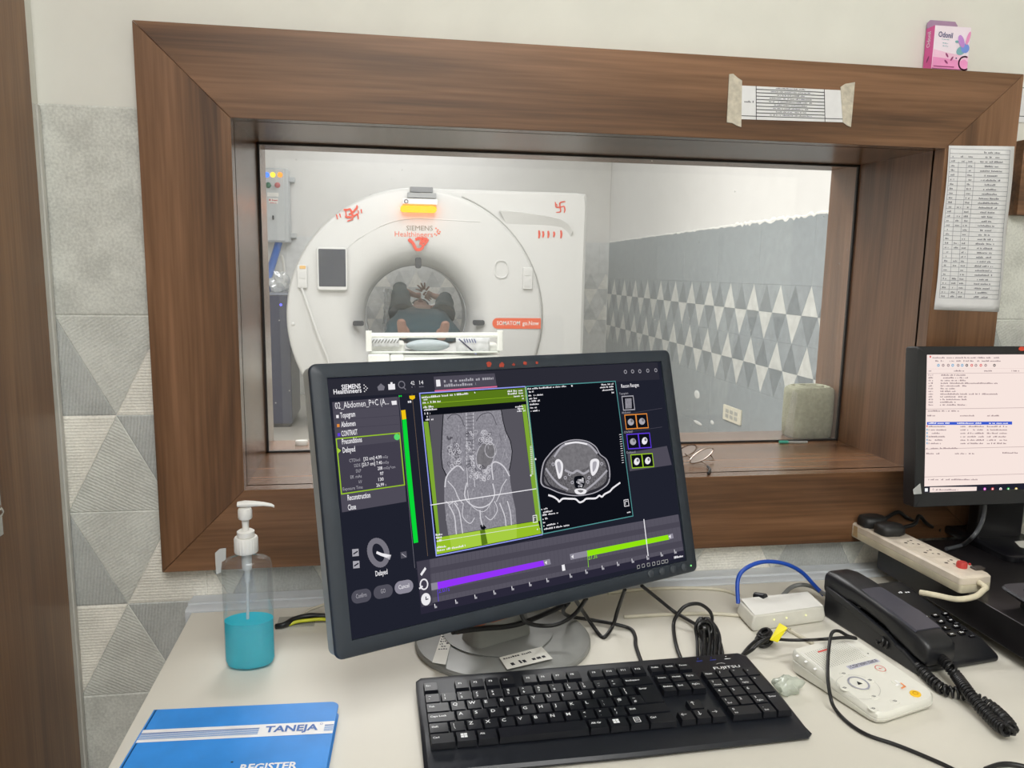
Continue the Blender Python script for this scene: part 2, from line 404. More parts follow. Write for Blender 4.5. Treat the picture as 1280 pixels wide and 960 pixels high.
# ------------------------------------------------------------------ the observation window
win = bpy.data.objects.new('window_1', None); COL.objects.link(win); win.location = (.7, 0, .8); struct(win, 'wide walnut framed observation window with a deep sill looking into the scanner room')
x0, x1, z0, z1, a, b, c, d = (WIN[k] for k in ('x0', 'x1', 'z0', 'z1', 'a', 'b', 'c', 'd'))
g = .00012
def rail(name, pts, mt):
    MB().prism(pts, lambda u, v, h: (u, h, v), 0.0, YW, ).build(name, mt, win, bevel=.0007, bseg=1)
rail('frame_rail', [(x0+g*2, z1), (a, d+g), (b, d+g), (x1-g*2, z1)], W_X)
rail('frame_rail', [(x0+g*2, z0), (x1-g*2, z0), (b, c-g), (a, c-g)], W_X2)
rail('frame_stile', [(x0, z0+g*2), (a-g, c), (a-g, d), (x0, z1-g*2)], W_Z)
rail('frame_stile', [(b+g, c), (x1, z0+g*2), (x1, z1-g*2), (b+g, d)], W_Z2)
yg = .2456
W_SH = wood('walnut_sheen_z', 'Z', WALNUT, rough=.27, seed=2.2, spec=.85); W_SX = wood('walnut_sheen_x', 'X', WALNUT, rough=.27, seed=6.4, spec=1.0); W_JR = wood('walnut_sheen_right', 'Z', WALNUT, rough=.36, seed=4.4, spec=1.0)
YE = .346
mb = MB(); mb.box(a-.0175, a, YW*.0+.0255, YE, c-.0175, d+.0175); mb.box(a-.0005, a, .0005, .03, c, d); mb.build('jamb_lining', W_SH, win)
mb = MB(); mb.box(b, b+.0175, .0255, YE, c-.0175, d+.0175); mb.box(b, b+.0005, .0005, .03, c, d); mb.build('jamb_lining', W_JR, win)
mb = MB(); mb.box(a, b, .0255, YE, d, d+.0175); mb.box(a, b, .0005, .03, d, d+.0004); mb.build('head_lining', W_SX, win)
mb = MB(); mb.box(a, b, .0255, YE, c-.0175, c); mb.box(a, b, .0005, .03, c-.0004, c); mb.build('sill_board', W_SX, win)
GASK = pm('black_gasket', (30, 26, 24), .6)
mb = MB()
for (xa, xb, za, zb) in ((a, a+.004, c, d), (b-.004, b, c, d), (a, b, c, c+.0035), (a, b, d-.004, d)): mb.box(xa, xb, yg-.003, yg+.003, za, zb)
mb.build('gasket', GASK, win)
GLASS = glassy('lead_glass', (254, 254, 254), haze=.06, hazecol=(240, 240, 236), gloss=.03, rough=.02, specks=True)
mb = MB(); mb.box(a+.002, b-.002, yg-.0015, yg+.0015, c+.002, d-.002); mb.build('glass_pane', GLASS, win)

# second wooden panel on the wall to the right, with a sheet above it
mb = MB(); mb.box(1.4355, 2.1, .004, YW-.0015, 1.386, 1.513); 
t = thing('wooden_panel', 'walnut wooden board on the wall right of the window frame, cut by the photo edge', 'panel', (1.75, .012, 1.386))
mb.build('board', W_X2, t, bevel=.0008)
FW0 = Frame((0, YW-.0015, 0), (1, 0, 0), (0, 0, 1))
t = thing('wall_notice', 'white sheet on the cream wall above the wooden board at right', 'paper', (1.5, YW, 1.54))
mb = MB(); mb.box(1.427, 1.60, YW-.001, YW, 1.545, 1.612); mb.build('sheet', PAPER, t)
mb = MB(); mb.flat = True; mb.line(Frame((0, YW-.0012, 0), (1, 0, 0), (0, 0, 1)), [(1.436, 1.555), (1.436, 1.602), (1.59, 1.602), (1.59, 1.555)], .0012, 0, closed=True); mb.build('printed_border', INK, t)

# ------------------------------------------------------------------ papers on the frame
FF = Frame((0, 0, 0), (1, 0, 0), (0, 0, 1))      # front face of the frame
t = thing('notice_strip', 'landscape paper strip with ruled rows taped on the top frame rail', 'paper', (.99, 0, 1.52))
c4 = [FF.at(*q) for q in ((926, 107), (1053, 113), (1054, 153), (926, 149))]
mb = MB(); mb.prism([tuple(q) for q in c4], lambda u, v, h: (u, -h, v), .0002, .0009); mb.build('sheet', PAPER, t)
mb = MB(); mb.flat = True; R = random.Random(3)
def lerp(p, q, k): return p+(q-p)*k
tl, tr, br, bl = c4; H = .0012
for k in range(9):
    s = (k+.9)/9.9
    L0 = lerp(tl, bl, s); R0 = lerp(tr, br, s)
    mb.line(FF, [lerp(L0, R0, .145 if k < 8 else 0), lerp(L0, R0, .815 if k < 8 else 1)], .0011, H, 0)
    s2 = s-.035
    q0 = lerp(tl, bl, s2); q1 = lerp(tr, br, s2)
    wd = R.uniform(.12, .22)
    mb.greek(FF, lerp(q0, q1, .48-wd), lerp(q0, q1, .48+wd), .0018, H, 1, R)
for s in (.145, .815): mb.line(FF, [lerp(tl, tr, s), lerp(bl, br, s)], .0011, H, 0)
mb.greek(FF, lerp(lerp(tl, bl, .5), lerp(tr, br, .5), .03), lerp(lerp(tl, bl, .5), lerp(tr, br, .5), .12), .003, H, 1, R)
mb.build('print', [INKD, pm('print_mid', (110, 110, 118), .7)], t)
TAPE = pm('masking_tape', (196, 188, 172), .65, var=.16, scale=120, bump=.6)
for pts in (((911, 93), (916, 92.5), (921, 97), (927, 101), (926, 159), (920, 157), (915, 154), (908, 153)), ((1050, 109), (1056, 105), (1068, 103), (1063, 159), (1058, 157), (1053, 153))):
    mb = MB(); mb.prism([tuple(FF.at(*q)) for q in pts], lambda u, v, h: (u, -h, v), .0003, .0018); mb.build('tape', TAPE, t)
t = thing('phone_list', 'tall printed extension list with many ruled rows on the right frame stile', 'paper', (1.35, 0, 1.22))
c4 = [FF.at(*q) for q in ((1186, 182), (1268, 183), (1248, 390), (1167, 387))]; tl, tr, br, bl = c4
def curl(u, v, h):   # the sheet bows a little off the frame
    k = (v-1.21)/.29
    return (u, -h-.0035*sin(pi*max(0, min(1, k)))*(0.5+.5*sin(9*k)), v)
mb = MB(); NR = 24
rf = []
for i in range(NR+1):
    A = lerp(tl, bl, i/NR); B = lerp(tr, br, i/NR); rf.append([curl(*lerp(A, B, k/6), .0006) for k in range(7)])
mb.loft(rf, caps=False, closed=False)
o = mb.build('sheet', PAPER, t, smooth=60); o.modifiers.new('thick', 'SOLIDIFY').thickness = .0003
class Curl(Frame):
    def P(s, uv, h=0.0): return Vector(curl(uv[0], uv[1], .0006+h))
FC = Curl((0, 0, 0), (1, 0, 0), (0, 0, 1))
mb = MB(); mb.flat = True; R = random.Random(11)
itl, itr, ibr, ibl = (FC.at(*q) for q in ((1187, 186), (1262, 188), (1246.5, 374), (1173, 372)))
N = 33; H = .0004
for i in range(N+1):
    A = lerp(itl, ibl, i/N); B = lerp(itr, ibr, i/N)
    mb.line(FC, [lerp(A, B, k/4) for k in range(5)], .0006, H, 0)
    if i < N:
        C0 = lerp(itl, ibl, (i+.8)/N); D0 = lerp(itr, ibr, (i+.8)/N)
        for (ca, cb, pr) in ((.03, .09, 1), (.18, .25, .45), (.31, .38, 1)):
            if i > 0 and R.random() < pr: mb.greek(FC, lerp(C0, D0, ca), lerp(C0, D0, cb), .0028, H, 1, R)
        wd = R.uniform(.08, .2); mb.greek(FC, lerp(C0, D0, .70-wd), lerp(C0, D0, .70+wd), .0030, H, 1, R)
for s in (0, .15, .285, .42, 1):
    mb.line(FC, [lerp(lerp(itl, ibl, k/12), lerp(itr, ibr, k/12), s) for k in range(0 if s in (0, 1) else 1, 13)], .0006, H, 0)
mb.build('print', [pm('print_rule', (128, 130, 142), .7), pm('print_grey', (128, 128, 136), .7)], t)

# ------------------------------------------------------------------ air-freshener box on top of the frame
t = thing('air_freshener_box', 'small pink and white air freshener carton standing on the window frame top', 'box', (1.274, .012, WIN['z1']))
PINK = pm('carton_pink', (232, 92, 168), .4, var=.05); PKW = pm('carton_white', (240, 226, 238), .4, var=.02); MAUVE = pm('carton_mauve', (168, 140, 170), .4, var=.06)
bx0, bx1, by0, by1, bz0, bz1 = 1.243, 1.309, .001, .0225, WIN['z1'], WIN['z1']+.068
mb = MB(); mb.box(bx0, bx1, by0, by1, bz0, bz1, 0); mb.mi[2] = 1; o = mb.build('carton', [PINK, PKW], t)
mb = MB(); mb.prism([(bx0+.0, bz1), (bx1-.010, bz1), (bx1-.010, bz1+.008), (bx1-.015, bz1+.014), (bx0+.005, bz1+.014), (bx0+.0, bz1+.009)], lambda u, v, h: (u, h, v), by1-.0012, by1); mb.build('hang_tab', MAUVE, t)
FB = Frame((bx0, by0, bz0), (1, 0, 0), (0, 0, 1)); mb = MB(); mb.flat = True
PK2 = pm('print_pink', (236, 150, 200), .4); PRP = pm('print_purple', (120, 90, 190), .4); LIL = pm('print_lilac', (196, 140, 214), .4); SKY = pm('print_sky', (120, 150, 226), .4); TEAL = pm('print_teal', (126, 178, 186), .4); MRN = pm('print_maroon', (150, 50, 110), .4); IND = pm('print_indigo', (62, 60, 120), .4)
mats = [PK2, PRP, LIL, SKY, TEAL, MRN, IND, pm('print_palepink', (242, 196, 222), .4), PKW]
mb.poly(FB, [(.0005, .001), (.0655, .001), (.0655, .022), (.03, .026), (.0005, .031)], .0003, 7)
mb.poly(FB, [(.0005, .001), (.0655, .001), (.0655, .014), (.03, .017), (.0005, .019)], .0004, 0)
mb.text(FB, 'Odonil', (.007, .0505), (.033, .0495), .0085, .0006, 6, off=.012)
mb.greek(FB, (.014, .0465), (.029, .046), .0016, .0006, 4); mb.greek(FB, (.016, .0405), (.026, .0402), .0016, .0006, 4); mb.greek(FB, (.0165, .036), (.0265, .0355), .0018, .0006, 4)
mb.disc(FB, (.051, .031), .009, .0065, .0006, m=4, ang=.5); mb.disc(FB, (.058, .035), .0078, .0075, .0007, m=3); mb.disc(FB, (.050, .0455), .0052, .0105, .0008, m=2, ang=.45); mb.disc(FB, (.062, .051), .003, .011, .0008, m=0, ang=-.25); mb.disc(FB, (.042, .0445), .0036, .002, .0007, m=4)
for cx, cz, an in ((.026, .0225, -.9), (.0255, .012, -.7), (.0355, .0175, 1.0)): mb.disc(FB, (cx, cz), .0042, .0016, .0006, m=5, ang=an)
mb.disc(FB, (.0435, .0185), .0013, h=.0006, m=6)
mb.ringline(FB, (.0595, .0115), .0105, .0105, .0024, .0006, m=5, a0=1.2, a1=5.3); mb.disc(FB, (.058, .012), .0055, h=.0005, m=0)
mb.poly(FB, [(.003, .0035), (.041, .0035), (.041, .0052), (.003, .0052)], .0006, 5); mb.poly(FB, [(.0005, .0004), (.0655, .0004), (.0655, .0014), (.0005, .0014)], .0006, 5)
FBs = Frame((bx0, by1, bz0), (0, -1, 0), (0, 0, 1))
mb.text(FBs, 'Odonil', (.0125, .036), (.0125, .061), .008, .0003, 8, off=.012); mb.disc(FBs, (.0105, .017), .0018, .0055, .0003, m=5, ang=-.5)
mb.build('print', mats, t)

# ------------------------------------------------------------------ things on the window sill
ZS = WIN['c']
def slope_pt(x, y, z): return pz(x, y, z)
t = thing('spectacles', 'thin wire-framed spectacles lying on the sill beside the big monitor', 'glasses', (.91, .09, ZS))
WIRE = pm('silver_wire', (176, 164, 156), .25, metal=1.0); LENS = glassy('lens', (240, 240, 240), haze=.30, hazecol=(236, 226, 222), gloss=.14)
def lens_ring(cx, cy, ax, bx, ang, zc, dz):
    out = []
    for k in range(20):
        q = 2*pi*k/20; u = ax*cos(q); v = bx*sin(q)
        X = cx+u*cos(ang)-v*sin(ang); Y = cy-(u*sin(ang)+v*cos(ang))
        out.append(pz(X, Y, zc+dz*(-(Y-cy)/10.0)))
    return out
L2 = lens_ring(877, 569.5, 16.5, 5.6, .54, ZS+.016, .012); L1 = lens_ring(858.5, 563.5, 12.5, 5.6, .42, ZS+.018, .012)
for L in (L1, L2):
    mb = MB(); mb.tube(L, .0013, n=6, seg=2, closed=True); rim = mb.build('rim', WIRE, t, smooth=60)
    mb = MB(); mb.flat = True; mb.add(L, [tuple(range(len(L)))]); mb.build('lens', LENS, rim)
mb = MB(); mb.tube([pz(866.5, 560, ZS+.020), pz(870, 558.5, ZS+.023), pz(873, 560, ZS+.020), pz(872, 564, ZS+.018)], .0008, n=6); mb.build('bridge', WIRE, t, smooth=60)
mb = MB(); mb.tube([pz(890, 564, ZS+.017), pz(888.5, 569, ZS+.011), pz(892, 575, ZS+.004), pz(882, 574, ZS+.006), pz(862, 572, ZS+.006)], .0010, n=6); mb.build('temple', WIRE, t, smooth=60)
mb = MB(); mb.tube([pz(856, 567, ZS+.014), pz(866, 574, ZS+.008), pz(879, 578, ZS+.005), pz(885, 583, ZS+.003)], .0010, n=6); tm = mb.build('temple', WIRE, t, smooth=60)
mb = MB(); mb.tube([pz(884.5, 583, ZS+.0035), pz(887.5, 587, ZS+.003), pz(885, 591.5, ZS+.003)], .0024, n=8); mb.build('temple_tip', BLACK, tm, smooth=60)

OLIVE = pm('olive_cloth', (156, 158, 136), .9, var=.14, scale=160, bump=.9)
t = thing('cloth_roll', 'olive green rolled cloth standing on the far sill behind the glass', 'cloth', (1.237, .292, ZS))
rc = (1.2372, .292)
def supel(rx, ry, z, n=40, e=.55, tw=0): 
    return [(rc[0]+rx*abs(cos(q))**e*(1 if cos(q) >= 0 else -1), rc[1]+ry*abs(sin(q))**e*(1 if sin(q) >= 0 else -1), z) for q in [2*pi*k/n for k in range(n)]]
mb = MB(); mb.loft([supel(.044, .030, ZS), supel(.0475, .034, ZS+.004), supel(.0490, .035, ZS+.03), supel(.0485, .035, ZS+.09), supel(.0485, .034, ZS+.101), supel(.045, .031, ZS+.106)]); mb.build('roll_body', OLIVE, t, smooth=50)
mb = MB(); mb.tube([(x, y, ZS+.1045) for x, y, z in supel(.038, .026, 0, 24)], .005, closed=True, seg=2); mb.tube([(x, y, ZS+.106) for x, y, z in supel(.024, .016, 0, 20)], .0055, closed=True, seg=2); mb.tube([(rc[0]-.012, rc[1], ZS+.106), (rc[0]+.012, rc[1], ZS+.106)], .0075, smooth=False); mb.build('rolled_layers', OLIVE, t, smooth=60)
FILM = glassy('thin_film', (250, 250, 250), haze=.10, gloss=.10)
mb = MB(); mb.loft([[(1.168, .262, ZS+.002), (1.175, .258, ZS+.06), (1.182, .262, ZS+.105)], [(1.186, .2535, ZS+.002), (1.187, .2535, ZS+.06), (1.19, .2535, ZS+.10)]], caps=False, closed=False); mb.build('plastic_wrapper', FILM, t)
t = thing('syringe_needle', 'small needle with a green hub lying at the sill back before the glass', 'needle', (1.19, .235, ZS))
GRN = pm('green_hub', (70, 160, 140), .35); CLR = glassy('clear_plastic', (225, 232, 228), haze=.25, gloss=.1)
yn = .2335
def sx(xp): return pz(xp, 552.6, ZS+.003)
A0 = sx(974); A1 = sx(985); A2 = sx(1009)
mb = MB(); mb.tube([A0, A0+(A1-A0)*.5, A1], .0032, n=10, smooth=False); mb.build('hub', GRN, t, smooth=60)
mb = MB(); mb.tube([A1, A2], .0026, n=10, smooth=False); mb.build('sheath', CLR, t, smooth=60)
cc = pz(377, 556, ZS)
mb = MB(); mb.lathe([(.0115, 0), (.0125, .002), (.0125, .007), (.0105, .009)], (cc.x, cc.y, ZS), 20, 1, .6); o = mb.build('bottle_cap', WHITE, None, smooth=40); tag(o, 'small white plastic cap on the far sill behind the glass at left', 'cap')
# ------------------------------------------------------------------ desk
LAM = pm('desk_laminate', (217, 213, 202), .42, var=.015, scale=6, spec=.35)
DX = .0490
t = thing('desk', 'white laminate desk top running under the window', 'desk', (1.2, -.4, 0))
mb = MB(); mb.box(DX, 2.55, -.80, -.0345, DESK-.026, DESK); mb.build('desk_top', LAM, t, bevel=.0012)
mb = MB(); mb.box(DX+.0, DX+.02, -.78, -.04, .0, DESK-.026); mb.build('end_panel', LAM, t)
mb = MB(); mb.box(2.52, 2.54, -.78, -.04, 0, DESK-.026); mb.build('end_panel', LAM, t)
DKM = pm('dark_chip', (60, 40, 30), .8)
q = pz(177, 881, DESK)
mb = MB(); mb.ball((DX+.0003, q.y, DESK-.004), .003, (.3, 1.2, 1.0), 8, nz=6); mb.build('chipped_edge', DKM, t)
GRM = pm('grey_plate', (160, 158, 150), .5)
g0 = pz(372, 779, DESK)
ALU = pm('raceway_grey', (196, 200, 204), .4, var=.04)
t = thing('cable_trunking', 'pale grey cable trunking along the desk back against the tiles', 'trunking', (1.2, 0, DESK-.03))
# stepped profile extruded along X
prof = [(-.034, DESK-.03), (-.034, DESK+.001), (-.030, DESK+.0035), (-.014, DESK+.0035), (-.0135, DESK+.0065), (.003, DESK+.0065), (.0035, DESK+.0035), (.0225, DESK+.0035), (.0225, DESK-.03)]
mb = MB(); mb.prism(prof, lambda u, v, h: (h, u, v), DX-.010, 2.5); mb.build('trunking_body', ALU, t, bevel=.0006, bseg=1)

# ------------------------------------------------------------------ hand sanitiser bottle
bc = (.1638, -.2085)
t = thing('sanitiser_bottle', 'clear pump bottle half full of blue sanitiser on the white desk', 'bottle', (bc[0], bc[1], DESK))
PET = glassy('clear_pet', (247, 249, 250), haze=.03, gloss=.03, rough=.04, fres=.22)
mb = MB(); RX, RY = .0322, .0215
prof = [(.80, 0), (.95, .003), (1, .009), (1, .136), (.985, .1425), (.93, .1475), (.80, .1505), (.55, .1525), (.40, .1535), (.38, .158), (.38, .162)]
mb.loft([[(bc[0]+RX*r*cos(2*pi*k/40), bc[1]+(RY*r if r > .5 else RX*r*.9)*sin(2*pi*k/40), DESK+.0004+z) for k in range(40)] for r, z in prof], caps=False)
mb.add([(bc[0]+RX*.8*cos(2*pi*k/40), bc[1]+RY*.8*sin(2*pi*k/40), DESK+.0004) for k in range(40)], [tuple(range(40))])
mb.build('bottle_body', PET, t, smooth=50)
def liquid(name):
    m, n, l = nt(name); o = n.new('ShaderNodeOutputMaterial')
    tr = n.new('ShaderNodeBsdfTransparent'); tr.inputs[0].default_value = lin((172, 246, 252))
    df = n.new('ShaderNodeBsdfDiffuse'); df.inputs[0].default_value = lin((34, 226, 250)); tl_ = n.new('ShaderNodeBsdfTranslucent'); tl_.inputs[0].default_value = lin((60, 225, 245))
    ad = n.new('ShaderNodeMixShader'); ad.inputs[0].default_value = .35; l.new(df.outputs[0], ad.inputs[1]); l.new(tl_.outputs[0], ad.inputs[2])
    m1 = n.new('ShaderNodeMixShader'); m1.inputs[0].default_value = .70; l.new(tr.outputs[0], m1.inputs[1]); l.new(ad.outputs[0], m1.inputs[2])
    gl = n.new('ShaderNodeBsdfGlossy'); gl.inputs['Roughness'].default_value = .05
    m2 = n.new('ShaderNodeMixShader'); m2.inputs[0].default_value = .06; l.new(m1.outputs[0], m2.inputs[1]); l.new(gl.outputs[0], m2.inputs[2]); l.new(m2.outputs[0], o.inputs[0]); return m
LIQ = liquid('sanitiser_blue'); HL = .0655
mb = MB(); mb.loft([[(bc[0]+RX*r*cos(2*pi*k/40), bc[1]+RY*r*sin(2*pi*k/40), DESK+z) for k in range(40)] for r, z in ((.74, .0022), (.90, .004), (.965, .010), (.965, HL-.001), (.975, HL))]); mb.build('blue_liquid', LIQ, t, smooth=50)
mb = MB(); mb.tube([(bc[0]-.004, bc[1], DESK+.012), (bc[0]-.001, bc[1], DESK+.08), (bc[0], bc[1], DESK+.15)], .0021, n=8); mb.lathe([(.0062, .135), (.0066, .150), (.0066, .160)], (bc[0], bc[1], DESK), 16); mb.lathe([(.0035, .118), (.004, .134), (.0062, .136)], (bc[0], bc[1], DESK), 16); mb.build('dip_tube', glassy('dip_plastic', (236, 240, 242), haze=.55, gloss=.05), t, smooth=40)
mb = MB()
N = 48
def ribbed(r, z): return [(bc[0]+(r+(.0006 if k % 2 else 0))*cos(2*pi*k/N), bc[1]+(r+(.0006 if k % 2 else 0))*sin(2*pi*k/N), DESK+z) for k in range(N)]
mb.loft([ribbed(.0140, .159), ribbed(.0146, .160), ribbed(.0146, .178), ribbed(.0135, .180)])
mb.lathe([(.0100, .180), (.0112, .181), (.0112, .1875), (.009, .189)], (bc[0], bc[1], DESK), 24); mb.build('pump_collar', WHITE, t, smooth=30)
mb = MB(); mb.lathe([(.0046, .188), (.0042, .194), (.0048, .203), (.0082, .2045), (.0090, .2065), (.0090, .2155), (.0080, .2185), (.0050, .2195)], (bc[0], bc[1], DESK), 24)
mb.build('pump_head', WHITE, t, smooth=40)
mb = MB()
noz = [((-.009, .0), .0046, .224), ((.0, .0), .0058, .2245), ((.012, -.001), .0048, .2245), ((.024, -.002), .0036, .2240), ((.034, -.003), .0028, .2225), ((.0375, -.0032), .0022, .2205)]
mb.loft([[(bc[0]+p[0], bc[1]+p[1]+w*cos(2*pi*k/12), DESK+z+w*.75*sin(2*pi*k/12)) for k in range(12)] for p, w, z in noz]); mb.build('pump_nozzle', WHITE, t, smooth=50)
FY = Frame((0, bc[1]+.0, 0), (1, 0, 0), (0, 0, 1))
mb = MB(); tb = [FY.at(*q) for q in ((283, 684), (275, 685), (269.5, 690), (270, 700), (271, 717), (277, 714), (278, 701), (283, 698))]
mb.prism([tuple(q) for q in tb], lambda u, v, h: (u, bc[1]-.004+h, v), 0, .0012); mb.build('side_tab', glassy('tab_plastic', (232, 234, 228), haze=.42, gloss=.08), t, props={'label': 'clear plastic tab on the bottle side'})

# ------------------------------------------------------------------ blue register book
bt = (.0735, -.3285); yaw = -.050; ZB = DESK+.014
t = thing('register_book', 'blue hardbound register book at the near desk edge', 'book', (.18, -.45, DESK))
U = Vector((cos(yaw), sin(yaw), 0)); V = Vector((-sin(yaw), cos(yaw), 0))
FBK = Frame((bt[0], bt[1], ZB), U, V); BW, BH = .2145, .33
BLUE = pm('register_blue', (44, 140, 226), .45, var=.10, scale=18)
PGS = pm('book_pages', (224, 220, 206), .8, var=.05)
cov = [(0, 0), (0, -BH), (BW-.012, -BH), (BW, -BH+.012), (BW, -.010)] + [(BW-.010+.010*cos(q), -.010+.010*sin(q)) for q in [radians(15*k) for k in range(1, 6)]] + [(BW-.010, 0)]
def fbk(u, v, h): return FBK.P((u, v), h)
mb = MB(); mb.prism(cov, fbk, -.0016, 0); mb.prism(cov, fbk, -.0140+.0002, -.0124)
mb.loft([[fbk(.002-.0045*sin(pi*k/6), v, -.0139+.0139*k/6) for k in range(7)] + [fbk(.004, v, -.0139+.0139*k/6) for k in range(6, -1, -1)] for v in (0, -BH)]); mb.build('cover', BLUE, t, bevel=.0004, bseg=1)
mb = MB(); mb.prism([(.004, -.003), (.004, -BH+.003), (BW-.004, -BH+.003), (BW-.004, -.003)], fbk, -.0124, -.0016); mb.build('page_block', PGS, t)
mb = MB(); mb.flat = True
PW = pm('print_white', (238, 238, 240), .4); DB = pm('print_blue', (42, 98, 176), .4); LB = pm('print_lightblue', (120, 160, 214), .4)
def bk(x, y): return FBK.at(x, y)
p = [bk(*q) for q in ((188, 918), (423, 896), (421.5, 911.5), (179, 933.5))]
lf0, rt0, rt1, lf1 = Vector((.002, p[0].y)), Vector((BW-.001, p[1].y)), Vector((BW-.001, p[2].y)), Vector((.002, p[3].y))
vt = (lf0.y+rt0.y)/2; vb = (lf1.y+rt1.y)/2
mb.poly(FBK, [(.002, vt), (BW-.0008, vt), (BW-.0008, vb), (.002, vb)], .0003, 0)
wA, wB = bk(329, 907).x, bk(401, 900).x
for i in range(5):
    v = vt+(vb-vt)*(.28+.11*i); mt = (1, 2, 2, 2, 2)[i]
    for ua, ub in ((.002, wA-.003), (wB+.006, BW-.001)): mb.poly(FBK, [(ua, v), (ub, v), (ub, v-.0016), (ua, v-.0016)], .0005, mt)
mb.text(FBK, 'TANEJA', (wA+.004, vb+.0075), (wB-.001, vb+.0075), .0115, .0007, 1, off=.03)
mb.ringline(FBK, (wB+.002, vt-.005), .0015, .0015, .0004, .0007, 14, 1)
rA, rB = bk(299, 963), bk(372, 956)
vv = (rA.y+rB.y)/2-.0005
mb.text(FBK, 'REGISTER', (rA.x, vv-.004), (rB.x, vv-.004), .0115, .0005, 0, off=.03)
dk = bk(290, 953); mb.disc(FBK, dk, .0014, .001, .0005, m=3)
mb.build('cover_print', [PW, DB, LB, INKD], t)

# ------------------------------------------------------------------ big monitor
MO = Vector((.5302, -.2638, 1.010)); MR = Matrix.Rotation(.4156, 4, 'Z') @ Matrix.Rotation(-.2654, 4, 'X') @ Matrix.Rotation(.0183, 4, 'Y')
MM = Matrix.Translation(MO) @ MR
MU, MV = MR @ Vector((1, 0, 0)), MR @ Vector((0, 0, 1))
FM = Frame(MO, MU, MV)
t = thing('monitor', 'large dark grey monitor showing abdomen scan images, standing on the desk', 'monitor', (.515, -.19, DESK))
mon = t
MW, MH = .556, .330
GB = pm('monitor_grey', (166, 171, 168), .45, var=.04); LGB = pm('stand_grey', (136, 137, 134), .40, var=.04)
SC = [FM.at(*q) for q in ((409.5, 473), (824, 451.5), (861, 700), (440, 800))]
sx0 = (SC[0].x+SC[3].x)/2; sx1 = (SC[1].x+SC[2].x)/2; sz1 = (SC[0].y+SC[1].y)/2; sz0 = (SC[2].y+SC[3].y)/2
outer = rrect(-MW/2, MW/2, -MH/2, MH/2, .009, 5)
# bezel: outer ring sloping in to the display edge
def ringpts(poly, n): return poly
def rect_ring(xa, xb, za, zb, r, y): return [tuple(MM @ Vector((u, y, v))) for u, v in rrect(xa, xb, za, zb, r, 5)]
mb = MB(); mb.loft([rect_ring(-MW/2, MW/2, -MH/2, MH/2, .009, .005), rect_ring(-MW/2, MW/2, -MH/2, MH/2, .009, .002), rect_ring(-MW/2+.002, MW/2-.002, -MH/2+.002, MH/2-.002, .008, 0), rect_ring(sx0-.0005, sx1+.0005, sz0-.0005, sz1+.0005, .0008, 0), rect_ring(sx0-.0002, sx1+.0002, sz0-.0002, sz1+.0002, .0006, .003)], caps=False)
mb.build('bezel', CHAR, t, smooth=50)
mb = MB(); mb.loft([rect_ring(-MW/2+.001, MW/2-.001, -MH/2+.001, MH/2-.001, .009, .0052), rect_ring(-MW/2+.001, MW/2-.001, -MH/2+.001, MH/2-.001, .009, .026), rect_ring(-MW/2+.03, MW/2-.03, -MH/2+.03, MH/2-.03, .012, .040), rect_ring(-.12, .12, -.09, .09, .012, .046)]); mb.build('rear_housing', GB, t, smooth=40)
mb = MB(); mb.M = MM
mb.loft([[(u, y, v) for u, v in rrect(-.05, .05, -.05, .05, .008, 4)] for y in (.0465, .060)]); mb.build('mount_plate', GB, t, smooth=40)
hinge = MM @ Vector((0, .066, 0))
colx, coly = hinge.x, hinge.y
def colring(z, w, dpt, yoff=0):
    return [(colx+(u*cos(.4156)-(v+yoff)*sin(.4156)), coly+(u*sin(.4156)+(v+yoff)*cos(.4156)), z) for u, v in rrect(-w/2, w/2, -dpt/2, dpt/2, min(w, dpt)*.3, 4)]
mb = MB(); mb.loft([colring(DESK+.010, .10, .05, .012), colring(DESK+.05, .085, .038, .010), colring(.98, .075, .030, .008), colring(1.03, .07, .028, .008)]); mb.build('stand_column', LGB, t, smooth=50)
bx, by = .5105, -.1880
mb = MB(); mb.lathe([(.1245, 0), (.1262, .0015), (.1262, .006), (.124, .0085), (.112, .0105), (.02, .0125)], (bx, by, DESK), 72, 1, .93); mb.build('stand_base', LGB, t, smooth=30)
mb = MB(); mb.lathe([(.078, .0112), (.080, .0135), (.066, .0150)], (bx-.006, by+.012, DESK), 48); mb.build('swivel_ring', LGB, t, smooth=30)
FS = Frame((0, 0, DESK+.0122), (1, 0, 0), (0, 1, 0)); STK = pm('sticker', (222, 220, 212), .5)
mb = MB(); mb.flat = True; s4 = [FS.at(*q) for q in ((552, 793), (567, 789), (557, 831), (540, 828.5))]; mb.poly(FS, s4, .0003, 0)
for k in range(7): mb.greek(FS, lerp(lerp(s4[0], s4[3], .06+.085*k), lerp(s4[1], s4[2], .06+.085*k), .15), lerp(lerp(s4[0], s4[3], .06+.085*k), lerp(s4[1], s4[2], .06+.085*k), .88), .0045, .0005, 1)
mb.build('sticker', [STK, INK], t, props={'label': 'narrow white sticker at the left of the round base'})
FS2 = Frame((0, 0, DESK+.0155), (1, 0, 0), (0, 1, 0))
mb = MB(); mb.flat = True; s4 = [FS2.at(*q) for q in ((624, 822), (677, 808.5), (691, 823.5), (634, 837))]; mb.poly(FS2, s4, .0003, 0)
tl, tr, br, bl = s4
mb.greek(FS2, lerp(lerp(tl, bl, .25), lerp(tr, br, .25), .06), lerp(lerp(tl, bl, .25), lerp(tr, br, .25), .7), .004, .0005, 1)
mb.greek(FS2, lerp(lerp(tl, bl, .82), lerp(tr, br, .82), .14), lerp(lerp(tl, bl, .80), lerp(tr, br, .80), .9), .0085, .0005, 1, random.Random(17))
mb.build('sticker', [STK, INKD], t, props={'label': 'wide white serial sticker on the base front'})
BTN = pm('button_dark', (58, 64, 72), .4)
